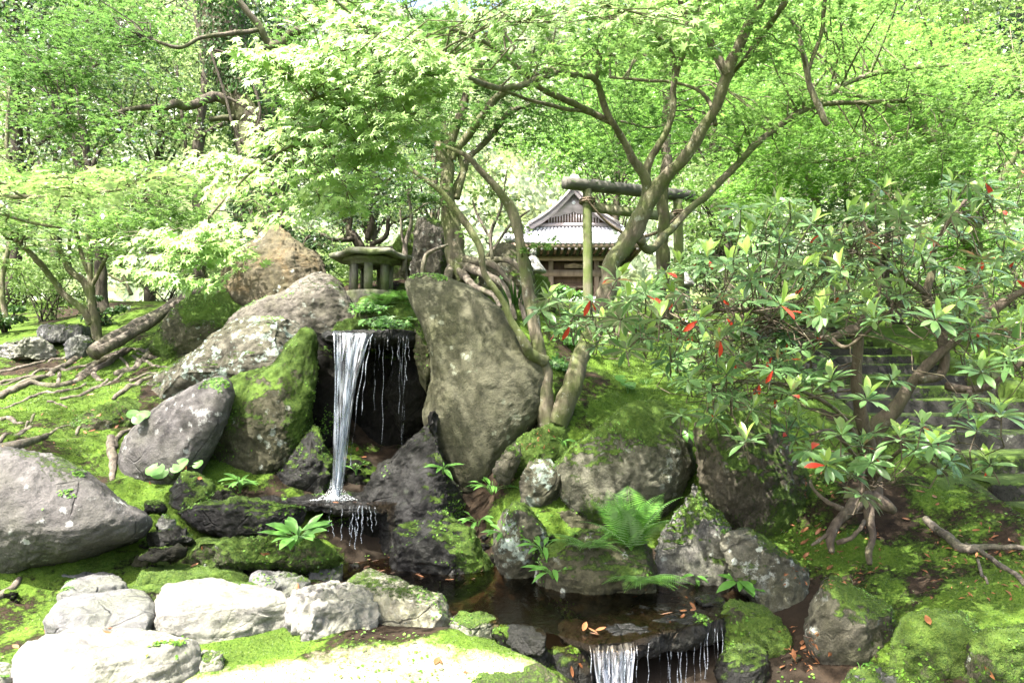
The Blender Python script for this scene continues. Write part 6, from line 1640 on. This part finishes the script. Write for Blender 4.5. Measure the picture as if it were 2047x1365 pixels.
def strand(x0, y0, x1, y1, Y0, Y1, r, parent, org, sd):
    n = 22; t = np.linspace(0, 1, n); rr = RPX(r * .62, Y0) * (.55 + .45 * np.abs(fbm(np.stack([t * 11, 0 * t + sd, 0 * t], -1), 3, sd)) * 2)
    rr *= (fbm(np.stack([t * 6, 0 * t + sd * 1.3, 0 * t], -1), 2, sd + 3) > -.35) * .9 + .1
    p = PV(x0 + (x1 - x0) * t ** .6 + 1.2 * np.sin(t * 17 + sd), y0 + (y1 - y0) * t, Y0 + (Y1 - Y0) * t ** .5)
    mb = MB(); mb.tube(p - org, rr, 5)
    me = mb.mesh('water_strand'); nv = len(me.vertices)
    co = np.zeros(nv * 3, np.float32); me.vertices.foreach_get('co', co); co = co.reshape(-1, 3)
    for nm, val in (('u', co[:, 0] * 40), ('v', co[:, 2] * 8)):
        at = me.attributes.new(nm, 'FLOAT', 'POINT'); at.data.foreach_set('value', val.astype(np.float32))
    return link('water_strand', me, M['strand'], parent)
def splash(name, px, py, Y, w, h, n, parent, org, sd):
    r = np.random.default_rng(sd); mb = MB()
    for k in range(n):
        a = r.uniform(-1, 1); b = r.uniform(0, 1) ** 1.5
        c = P(px + w * a * (1 - b * .5), py - h * b * (1 - a * a) - 1, Y + r.uniform(-.08, .06)) - org
        s = r.uniform(.0006, .0032) * (1.5 - b)
        V = np.array([[1, 0, 0], [0, 1, 0], [-1, 0, 0], [0, -1, 0], [0, 0, 1.5], [0, 0, -1]]) * s * r.uniform(.7, 1.3, (6, 1)) + c
        mb.add(V, [[[0, 1, 4], [1, 2, 4], [2, 3, 4], [3, 0, 4], [1, 0, 5], [2, 1, 5], [3, 2, 5], [0, 3, 5]]])
    m = mb.mesh(name); o = link(name, m, M['foam'], parent); o['kind'] = 'stuff'; return o
mm_ = N('foam'); M['foam'] = mm_.done(mm_.bsdf((.86, .90, .94), .25, None, .6))
org = P(705, 668, 5.6)
wf1 = thing('waterfall', 'main waterfall pouring from the thin slab in a narrowing white sheet', 'waterfall', tuple(org))
fall_sheet('water_sheet', [(661, 667, 732, 5.72), (666, 666, 732, 5.61), (700, 670, 720, 5.57), (740, 671, 711, 5.53), (790, 671, 702, 5.50), (860, 670, 694, 5.47), (930, 668, 686, 5.44), (996, 666, 680, 5.41)], M['fall'], wf1, org, 40, 8)
fall_sheet('water_sheet', [(662, 694, 740, 5.70), (668, 694, 742, 5.60), (760, 692, 712, 5.50), (840, 684, 700, 5.46), (990, 668, 684, 5.41)], M['fall'], wf1, org, 20, 12, .03, 5)
for x0, x1, y1, r in ((746, 722, 830, 1.6), (669, 671, 985, 1.6), (744, 700, 930, 1.4), (676, 674, 990, 2.0), (700, 679, 990, 1.8)):
    strand(x0, 668, x1, y1, 5.60, 5.42, r, wf1, org, x0)
splash('splash', 672, 1001, 5.36, 52, 34, 460, wf1, org, 5); splash('splash', 664, 998, 5.30, 15, 42, 420, wf1, org, 6)
fm = N('foam_patch'); v_ = fm.coord(); nf_ = fm.noise(v_, 70, 5, .7); ra_ = fm.attr('r')
al_ = fm.math('MULTIPLY', fm.ramp(nf_, [(.45, 0.0), (.62, .9)]), fm.ramp(ra_, [(.15, 1.0), (1.0, 0.0)]))
mxf = fm.n('MixShader', Fac=al_); fm.set(mxf, 'i1', fm.n('BsdfTransparent')); fm.set(mxf, 'i2', fm.bsdf((.75, .80, .84), .4)); M['foam_patch'] = fm.done(mxf)
cf = P(672, 1000, 5.36); cf[2] = UPZ + .004; rr_ = np.linspace(0, 1, 14)[:, None]; th_ = np.linspace(0, 2 * math.pi, 41)[None, :-1]
Vf_ = np.stack([rr_ * .20 * np.cos(th_), rr_ * .12 * np.sin(th_), .018 * np.exp(-(rr_ * 4) ** 2) + .004 * np.sin(rr_ * 22) * (1 - rr_) + 0 * th_], -1).reshape(-1, 3)
i_ = np.arange(13)[:, None] * 40; j_ = np.arange(40)[None]
Ff_ = np.stack([i_ + j_, i_ + (j_ + 1) % 40, i_ + 40 + (j_ + 1) % 40, i_ + 40 + j_], -1).reshape(-1, 4)
link('foam', mesh_np('foam', Vf_ + cf - org, [Ff_], {'r': np.repeat(rr_, 40, 1).ravel()}), M['foam_patch'], wf1)
org = P(800, 672, 5.66)
dr = thing('dripping_water', 'thin drips falling from the right end of the spout slab', 'dripping water', tuple(org))
for x0, x1, y1, r in ((760, 757, 740, .8), (768, 764, 900, .7), (786, 783, 760, .5), (800, 798, 840, .45), (805, 803, 980, .45), (797, 795, 720, .8), (808, 812, 760, .9), (812, 806, 880, .6), (815, 818, 720, .8), (751, 748, 820, .6), (776, 774, 700, .5)):
    strand(x0, 672, x1, y1, 5.66, 5.62, r * .75, dr, org, x0)
org = P(700, 1006, 5.1)
wf2 = thing('waterfall', 'small broken cascade dripping from the ledge of the upper pool', 'waterfall', tuple(org))
for x0, x1, y0, y1, r in ((664, 655, 1012, 1062, 1.2), (660, 668, 1040, 1075, .8), (684, 682, 1014, 1080, 1.0), (698, 700, 1010, 1090, 1.3), (706, 703, 1010, 1075, 1.6), (712, 710, 1010, 1098, 1.8), (718, 714, 1010, 1070, 1.6), (726, 722, 1010, 1085, 1.5), (732, 735, 1010, 1050, 1.0), (738, 744, 1012, 1062, 1.1), (748, 752, 1012, 1050, .8), (722, 726, 1010, 1060, 1.3)):
    strand(x0, y0, x1, y1, 5.10, 5.03, r, wf2, org, x0)
org = P(1230, 1290, 3.62)
wf3 = thing('waterfall', 'wide low waterfall running off the lower spout slab at the bottom edge', 'waterfall', tuple(org))
fall_sheet('water_sheet', [(1272, 1186, 1262, 3.72), (1284, 1184, 1266, 3.60), (1300, 1186, 1268, 3.56), (1340, 1190, 1264, 3.53), (1380, 1196, 1262, 3.50), (1440, 1198, 1258, 3.48)], M['fall'], wf3, org, 34, 8, .03, 3)
for x0, x1, y0, r in ((1180, 1184, 1290, 2.0), (1196, 1200, 1290, 2.6), (1214, 1212, 1290, 2.2), (1248, 1250, 1290, 2.4), (1262, 1260, 1286, 2.2), (1274, 1272, 1290, 1.2), (1296, 1296, 1285, .8)):
    strand(x0, y0, x1, 1440, 3.57, 3.48, r, wf3, org, x0)
org = P(1390, 1255, 3.75)
wf4 = thing('waterfall', 'thin bright water threads at the right end of the lower spout slab', 'waterfall', tuple(org))
for x0, x1, y0, r in ((1334, 1336, 1270, 1.6), (1342, 1338, 1270, 2.4), (1354, 1356, 1268, 2.0), (1362, 1360, 1268, 1.8), (1372, 1372, 1266, 1.0), (1388, 1388, 1262, .6), (1408, 1410, 1258, 2.2), (1416, 1412, 1256, 2.0), (1428, 1430, 1256, 1.8), (1436, 1432, 1254, 1.5), (1444, 1444, 1254, 1.2), (1400, 1400, 1260, .8), (1320, 1320, 1275, .6)):
    strand(x0, y0, x1, 1440, 3.80 - (x0 - 1330) * -.0003, 3.74, r, wf4, org, x0)

# ------------------------------------------------------------------ what small things rest on
_off = 0; _V = []; _F = []
for V, Fq in SURF:
    _V.append(V); _F.append(np.asarray(Fq) + _off); _off += len(V)
BV = BVHTree.FromPolygons(np.vstack(_V).tolist(), np.vstack(_F).tolist())
def hit(px, py):
    h = raypt(px, py, BV)
    if h[0] is None: return None, None
    n = h[1]
    d = Vector(P(px, py, 10.0)) - Vector((0, 0, CAMZ))
    if n.dot(d) > 0: n = -n
    return np.array(h[0]), np.array(n)

# ------------------------------------------------------------------ plants
T_BROAD = tpl_blade(4, .22, .30, .06, .45); T_LANCE = tpl_blade(4, .14, .35, .05, .45); T_GRASS = tpl_blade(4, .022, .30, .004, .3)
def round_leaf():
    V = [[0, 0, 0]]; n = 12
    for k in range(n):
        a = math.radians(-165 + 330 * k / (n - 1)); r = .55 * (1 + .05 * math.cos(a * 6)); V.append([math.sin(a) * r, math.cos(a) * r + .1, .06 + .03 * math.cos(2 * a)])
    return np.array(V), np.array([[0, k + 1, k + 2][::-1] for k in range(n - 1)])
T_ROUND = round_leaf()
def plant(label, px, py, n, size, tpl, mat, spread=.05, h=.05, up=.5, name='leafy_plant', stem=True, lift=0.0, cam=.35):
    p, nn = hit(px, py)
    if p is None: return None
    p = p + np.array([0, 0, lift])
    t = thing(name, label, 'plant', tuple(p))
    L = Leaves(); mb = MB()
    for k in range(n):
        a = k * 2.399 + rng.uniform(-.4, .4); r = spread * math.sqrt((k + .5) / n)
        f = np.array([math.cos(a), math.sin(a), up * rng.uniform(.2, 1.2)]); b = np.array([math.cos(a) * r, math.sin(a) * r - cam * h * .3, h * rng.uniform(.4, 1.1)])
        nm = np.array([-math.cos(a) * up, -math.sin(a) * up - cam, 1.0])
        L.add([p + b], [f], [nm + rng.normal(0, .15, 3)], [size * rng.uniform(.7, 1.2)])
        if stem: mb.tube([(0, 0, -.02), b * np.array([.5, .5, .7]), b], .0022, 4, cap=False)
    L.emit('leaves', mat, t, tpl, p, parts=n)
    if stem: mb.obj('stem', mat, t)
    return t
plant('broad round glossy leaves at the foot of the leaning oval boulder', 345, 955, 9, .105, T_ROUND, M['plant'], .20, .09, .15, cam=.9, lift=.02)
plant('pair of heart shaped leaves on the bank left of the oval boulder', 278, 845, 3, .09, T_ROUND, M['plant'], .08, .06, .2, cam=.9)
plant('drooping long leaved plant growing at the back of the upper pool', 480, 985, 14, .13, T_LANCE, M['plant'], .03, .10, .5)
plant('bright broad leaved clump beside the small cascade', 597, 1085, 18, .15, T_BROAD, M['plant'], .08, .07, .55)
plant('lance leaved sprig at the foot of the tall stone', 886, 945, 9, .12, T_LANCE, M['plant'], .03, .05, .4)
plant('tuft of narrow leaves on the ledge behind the splash', 712, 945, 8, .11, T_LANCE, M['plant'], .03, .05, .8)
plant('leafy clump above the dark pool corner right of the wet rock', 985, 985, 16, .12, T_LANCE, M['plant'], .14, .09, .4)
plant('pale leaved sprig in front of the dark gully', 955, 1050, 12, .10, T_LANCE, M['plant'], .09, .07, .3)
plant('small sprig of pointed leaves beside the lichened upright rock', 1005, 1070, 9, .09, T_LANCE, M['plant'], .07, .05, .3)
plant('sprig of long leaves left of the fern mound', 1085, 1105, 10, .11, T_LANCE, M['plant'], .08, .06, .3)
plant('leafy sprig hanging on the left side of the fern mound', 1105, 1150, 10, .11, T_LANCE, M['plant'], .07, .05, .3)
plant('lance leaved plant at the right corner of the lower pool', 1478, 1175, 11, .12, T_BROAD, M['plant'], .03, .05, .3)
plant('small plant with pale strap leaves at the water edge', 1392, 1165, 8, .10, T_LANCE, M['plant'], .02, .05, .5)
plant('tiny two leaved seedling on the curb stone', 880, 1168, 5, .05, T_LANCE, M['plant'], .01, .03, .8)
plant('low leaf at the bottom edge by the mossy hummock', 1720, 1335, 3, .10, T_BROAD, M['plant'], .03, .03, .2)
plant('round leaved plant on the moss below the maple', 1255, 785, 5, .085, T_ROUND, M['plant'], .07, .12, .2, cam=.7)
plant('pair of round leaves growing by the exposed maple roots', 1000, 560, 4, .10, T_ROUND, M['plant'], .10, .05, .2, cam=.9)
plant('small light green plant on the mossy rock under the maple', 1125, 890, 7, .08, T_LANCE, M['plant'], .05, .05, .3)
plant('hanging sprig between the two big boulders', 1365, 870, 9, .10, T_BROAD, M['plant'], .05, .04, -.5)
plant('low broad leaves on the mossy stone above the spout', 745, 648, 10, .10, T_BROAD, M['plant'], .12, .04, .2)
for lb, px, py, n, s_, mt in (('dark grass like clump right of the tall stone', 1030, 620, 90, .34, 'ivy'), ('pale wispy grass at the lower fall', 1196, 1330, 16, .22, 'plant'), ('grassy tuft under the leafy branches on the moss', 1440, 790, 60, .14, 'plant'), ('strap leaved tuft behind the tree roots', 905, 520, 50, .24, 'ivy'), ('fine grass patch on the moss by the terraces', 1290, 770, 50, .10, 'plant')):
    p, nn = hit(px, py)
    t = thing('grass_tuft', lb, 'grass tuft', tuple(p)); L = Leaves(); a = rng.uniform(0, 6.28, n); r = .10 * np.sqrt(rng.uniform(0, 1, n)) * (s_ / .2)
    f = np.stack([np.cos(a) * .45, np.sin(a) * .45, np.ones(n)], -1) + rng.normal(0, .15, (n, 3))
    L.add(p + np.stack([np.cos(a) * r, np.sin(a) * r, 0 * a], -1), f, np.stack([-np.cos(a), -np.sin(a), .45 + 0 * a], -1), s_ * rng.uniform(.6, 1.2, n))
    me = leaf_mesh('blades', *[q - (p if i == 0 else 0) for i, q in enumerate(L.cat())], T_GRASS); link('blades', me, M[mt], t)['kind'] = 'stuff'
def fern(label, px, py, nf, length, spread=1.0, pts=None, mat='fern', up=.9, az=None):
    p, nn = hit(px, py)
    t = thing('fern', label, 'fern', tuple(p))
    for k in range(nf):
        a = (az[0] + (az[1] - az[0]) * rng.uniform()) if az else k / nf * 6.28 + rng.uniform(-.3, .3)
        Ln = length * rng.uniform(.7, 1.15); e = up * rng.uniform(.6, 1.2)
        n = 30; tt = np.linspace(0, 1, n)
        d = np.array([math.cos(a), math.sin(a)])
        rx = Ln * (tt * math.cos(e) + .15 * tt ** 2); rz = Ln * (tt * math.sin(e) - .32 * tt ** 2.4)
        path = np.stack([d[0] * rx * spread, d[1] * rx * spread, rz], -1)
        mb = MB(); mb.tube(path, np.linspace(.003, .001, n), 4, cap=False)
        tg = np.gradient(path, axis=0); tg /= np.linalg.norm(tg, axis=1)[:, None]
        side = np.cross(tg, [0, 0, 1.0]); side /= np.linalg.norm(side, axis=1)[:, None] + 1e-9; nm = np.cross(side, tg)
        Vt, Ft = tpl_blade(2, .050, .15, .01, .30)
        pos, fw, nr_, sz = [], [], [], []
        for j in range(2, n):
            wdt = Ln * .26 * math.sin(math.pi * min(1, .12 + .88 * tt[j]) ** .7) + .004
            for s in (-1, 1):
                pos.append(path[j]); fw.append(side[j] * s + tg[j] * .35); nr_.append(nm[j] * 1.0); sz.append(wdt)
        r_, f_, n_ = frames(np.array(fw), np.array(nr_)); sz = np.array(sz)[:, None, None]
        W = np.array(pos)[:, None] + sz * (r_[:, None] * Vt[None, :, :1] + f_[:, None] * Vt[None, :, 1:2] + n_[:, None] * Vt[None, :, 2:])
        mb.add(W.reshape(-1, 3), [(np.arange(len(pos))[:, None, None] * len(Vt) + Ft[None]).reshape(-1, 4)])
        mb.obj('frond', M[mat], t, False)
    return t
fern('tall bright fern with toothed fronds standing in the lower pool mound', 1262, 1100, 16, .50, up=1.25)
fern('hanging fern fronds in front of the mossy mound', 1280, 1160, 14, .32, up=.5, az=(-2.6, -.5))
fern('low pale fern on top of the water edge mound', 1180, 1095, 16, .26, up=.7)
fern('feathery fern under the wide lantern roof', 770, 600, 16, .26, up=.5)
fern('fern right of the lantern columns above the tall stone', 805, 600, 14, .28, up=.6)
fern('dense fern bank left of the small dark gully', 765, 612, 16, .20, up=.6)
fern('bright young fern beside the brown grey peaked rock', 735, 590, 14, .20, up=.6)
fern('small fern at the edge of the spout rock', 815, 640, 8, .14, up=.4)
for lb, px, py, n, R_ in (('yellow green leafy seedlings on the fern bank', 740, 625, 220, .17), ('leafy seedlings lower on the fern bank', 770, 655, 160, .14), ('leafy ground plants behind the leaning maple stem', 1140, 690, 200, .22), ('seedlings in the dark corner beside the maple foot', 1125, 740, 160, .16)):
    p, nn = hit(px, py); t = thing('seedlings', lb, 'seedlings', tuple(p)); L = Leaves()
    q = rng.normal(0, R_ * .55, (n, 3)); q[:, 2] = np.abs(q[:, 2]) * .6; 
    L.add(p + q, rng.normal(0, 1, (n, 3)), np.array([0, -.5, 1]) + rng.normal(0, .35, (n, 3)), rng.uniform(.03, .055, n)); L.emit('leaves', M['plant'], t, T_M5, p)

# ------------------------------------------------------------------ creeping leaves and moss on rocks and ground
def scatter(V, Fq, n, weight):
    a, b, c, d = V[Fq[:, 0]], V[Fq[:, 1]], V[Fq[:, 2]], V[Fq[:, 3]]
    ar = np.linalg.norm(np.cross(c - a, d - b), axis=1) * .5
    nm = np.cross(c - a, d - b); nm /= np.linalg.norm(nm, axis=1)[:, None] + 1e-12
    w = ar * weight(Fq); s = w.sum()
    if s <= 0: return None
    k = rng.choice(len(Fq), n, p=w / s); u, v = rng.uniform(0, 1, (2, n, 1))
    p = (a[k] * (1 - u) + b[k] * u) * (1 - v) + (d[k] * (1 - u) + c[k] * u) * v
    return p, nm[k]
tuft = Leaves(); cov = Leaves()
for V, Fq, nn, m_ in ROCKS:
    near_ = V[:, 1].min() < 7.6
    if not near_: continue
    A = np.ptp(V, axis=0); area = (A[0] * A[2] + A[0] * A[1])
    w = lambda F_: (np.clip(m_[F_].mean(1) - .42, 0, 1)) * (V[F_[:, 0], 1] < np.percentile(V[:, 1], 75))
    tot = (w(Fq) > 0).mean()
    r = scatter(V, Fq, int(14000 * min(area, 1.5) * tot) + 5, w)
    if r is not None:
        p, q = r; c = V.mean(0); q = np.where(((p - c) * q).sum(1)[:, None] < 0, -q, q); n = len(p)
        tuft.add(p - q * .002, q + rng.normal(0, .55, (n, 3)), rng.normal(0, 1, (n, 3)), rng.uniform(.005, .011, n))
    w2 = lambda F_: sstep(fbm(V[F_[:, 0]] * 2.6, 3, 77), .12, .4) * (V[F_[:, 0], 1] < np.percentile(V[:, 1], 60)) * sstep(m_[F_].mean(1), .05, .4)
    r = scatter(V, Fq, int(240 * min(area, 1.5)), w2)
    if r is not None:
        p, q = r; c = V.mean(0); q = np.where(((p - c) * q).sum(1)[:, None] < 0, -q, q); n = len(p)
        cov.add(p + q * .004, rng.normal(0, 1, (n, 3)), q + rng.normal(0, .3, (n, 3)), rng.uniform(.010, .024, n))
tcell = TF
cxx = TV[TF[:, 0]]
sel = (cxx[:, 1] < 8.5) & (cxx[:, 1] > 2.7) & (np.abs(cxx[:, 0]) < .75 * cxx[:, 1] + .4)
TFs = TF[sel]
wt = lambda F_: np.clip(mossn[F_].mean(1) - .35, 0, .5) / (1 + .25 * TV[F_[:, 0], 1] ** 2) * (1 - .8 * sand_glare[F_].mean(1))
p, q = scatter(TV, TFs, 150000, wt); q = np.where(q[:, 2:] < 0, -q, q); n = len(p)
tuft.add(p, q + rng.normal(0, .5, (n, 3)), rng.normal(0, 1, (n, 3)), rng.uniform(.005, .013, n) * np.clip(p[:, 1] / 5, .8, 1.8))
T_TUFT = (np.array([[-.32, 0, 0], [.32, 0, 0], [0, 1, .1]]), np.array([[0, 1, 2]]))
o = tuft.emit('moss', M['tuft'], None, T_TUFT); tag(o, 'short green moss fuzz on the ground and rocks', kind='stuff')
wt2 = lambda F_: sstep(fbm(TV[F_[:, 0]] * 1.7, 3, 91), .15, .45) / (1 + .2 * TV[F_[:, 0], 1] ** 2)
p, q = scatter(TV, TFs, 2600, wt2); q = np.where(q[:, 2:] < 0, -q, q); n = len(p)
cov.add(p + q * .008, rng.normal(0, 1, (n, 3)), q + rng.normal(0, .35, (n, 3)), rng.uniform(.010, .026, n))
o = cov.emit('ground_cover', M['cover'], None, T_OVAL); tag(o, 'tiny creeping leaves on the rocks and in the moss', kind='stuff')

# leaf litter under the shrub
LL = Leaves()
for (x0, y0, x1, y1, n) in ((1560, 1050, 1760, 1180, 130), (1850, 1040, 2047, 1200, 120), (1560, 1250, 1640, 1340, 40), (0, 700, 260, 900, 110), (1600, 940, 1700, 1000, 40), (1250, 1160, 1470, 1210, 30), (1040, 850, 1110, 900, 30)):
    for k in range(n):
        p, nn = hit(rng.uniform(x0, x1), rng.uniform(y0, y1))
        if p is None or p[1] > 9: continue
        LL.add([p + nn * .004], [rng.normal(0, 1, 3)], [nn + rng.normal(0, .25, 3)], [rng.uniform(.012, .05)])
o = LL.emit('leaf_litter', M['dead'], None, tpl_oval(.14)); tag(o, 'brown needles and crumbled dead leaves under the shrub', kind='stuff')
# single fallen leaves
T_DEAD = tpl_blade(4, .20, -.18, .06, .5)
dme = [mesh_np('fallen_leaf', T_DEAD[0] * np.array([1, 1, s]), [T_DEAD[1]], None, True) for s in (1, -1.2, .4)]
for m_ in dme: m_.materials.append(M['dead'])
ORD = ['first', 'second', 'third', 'fourth', 'fifth', 'sixth', 'seventh', 'eighth', 'ninth']
def fallen(spots, label, group, size=(.045, .075), zfix=None):
    spots = sorted(spots)
    for k, (px, py) in enumerate(spots):
        if zfix is not None: p = G(px, py, zfix + .004); nn = np.array([0, 0, 1.0])
        else: p, nn = hit(px, py)
        if p is None: continue
        f = rng.normal(0, 1, 3); nm = nn + rng.normal(0, .22, 3)
        r_, f_, n_ = frames(f[None], nm[None])
        o = bpy.data.objects.new('fallen_leaf', dme[k % 3]); COL.objects.link(o)
        s = rng.uniform(*size); mt = Matrix((np.stack([r_[0], f_[0], n_[0]], 1) * s).tolist()).to_4x4(); mt.translation = Vector(p + nn * .006); o.matrix_basis = mt
        tag(o, label if len(spots) > 9 else label + (', leftmost' if k == 0 else ', rightmost' if k == len(spots) - 1 else ', %s from the left' % ORD[k]), 'fallen leaf', group)
jit = lambda n, x0, y0, x1, y1: [(rng.uniform(x0, x1), rng.uniform(y0, y1)) for _ in range(n)]
fallen([(735, 1118), (758, 1120), (775, 1128), (800, 1125), (770, 1140), (790, 1145), (815, 1140), (830, 1150), (855, 1122), (910, 1128), (740, 1132), (720, 1125), (905, 1105)] + jit(10, 700, 1112, 850, 1150) + jit(8, 850, 1125, 980, 1160), 'orange brown dead leaf floating at the dark inner end of the lower pool', 'dead leaves on the lower pool', zfix=LPZ)
fallen([(1165, 1263), (1178, 1266), (1190, 1262), (1195, 1268)], 'red orange leaf on the left edge of the lower spout slab', 'leaves on the left of the lower spout slab', zfix=LPZ)
fallen([(1345, 1225), (1358, 1222), (1368, 1228), (1380, 1223), (1352, 1232), (1390, 1220), (1335, 1238)], 'orange leaf caught in the pile on the lower spout slab', 'leaf pile on the lower spout slab', zfix=LPZ)
fallen([(664, 1005), (678, 1006), (692, 1006), (706, 1006), (722, 1008), (735, 1007)], 'tan leaf on the lip of the upper pool', 'tan leaves along the upper pool lip', zfix=UPZ)
fallen([(700, 895), (712, 903), (722, 915), (695, 915), (730, 930)], 'red brown leaf lying on the dark ledge behind the fall', 'leaves on the ledge behind the fall')
fallen([(215, 1257), (228, 1263), (205, 1262)], 'red brown leaf on the edge of the biggest foreground block', 'leaves on the biggest foreground block')
fallen([(50, 1255), (38, 1270), (90, 1258), (100, 1285), (25, 1290)], 'brown leaf on the moss at the left bottom corner', 'leaves on the left bottom moss')
fallen([(405, 1090), (530, 1110), (380, 1135), (595, 1165), (525, 1105)], 'brown leaf on the mossy ledge behind the white blocks', 'leaves on the mossy ledge behind the blocks')
fallen([(868, 1330), (925, 1365 - 20), (880, 1318), (1140, 1330), (1155, 1325)], 'small brown leaf on the sunlit moss at the bottom centre', 'leaves on the bottom centre moss')
fallen([(1600, 1300), (1618, 1310), (1590, 1320), (1640, 1325), (1570, 1330), (1630, 1290), (1605, 1280), (1655, 1310)], 'reddish leaf in the hollow between the lower right rocks', 'leaves between the lower right rocks')
fallen([(1600, 1065), (1615, 1080), (1630, 1070), (1590, 1085), (1612, 1060), (1640, 1090), (1580, 1100), (1665, 1130), (1605, 1115)], 'brown leaf on the sunlit soil below the shrub roots', 'leaves below the shrub roots')
fallen([(1850, 985), (1865, 990), (1870, 1010), (1820, 1040), (2000, 1105), (1960, 1060), (1850, 1230), (1970, 1330)], 'brown leaf on the mossy bank beside the staircase', 'leaves on the bank beside the staircase')
fallen([(358, 925), (372, 930), (300, 960), (395, 955)], 'brown leaf under the broad round leaves', 'leaves under the broad round leaves')
fallen(jit(9, 20, 720, 260, 880), 'pale dead leaf on the moss among the bare roots', 'leaves among the bare roots')

# thin roots on the right bank
for lb, r in (('pale bare root crossing the bank at lower right', [(1850, 1045, 7), (1880, 1070, 9), (1925, 1100, 9), (1990, 1100, 6), (2060, 1110, 5)]), ('thin forked root at the right edge of the bank', [(1930, 1095, 4), (1990, 1130, 5), (2050, 1175, 5)]), ('thin root ends hanging on the right bank', [(1955, 1120, 3), (1960, 1145, 3), (1975, 1175, 2)])):
    pts, rad = px_path(r); pts, rad = smooth_path(pts, rad, 7); pts[:, 2] = height(pts[:, 0], pts[:, 1]) + rad * .4
    mb = MB(); mb.tube(pts, rad, 7, .2, 5); tag(mb.obj('bare_root', M['root']), lb, 'root')
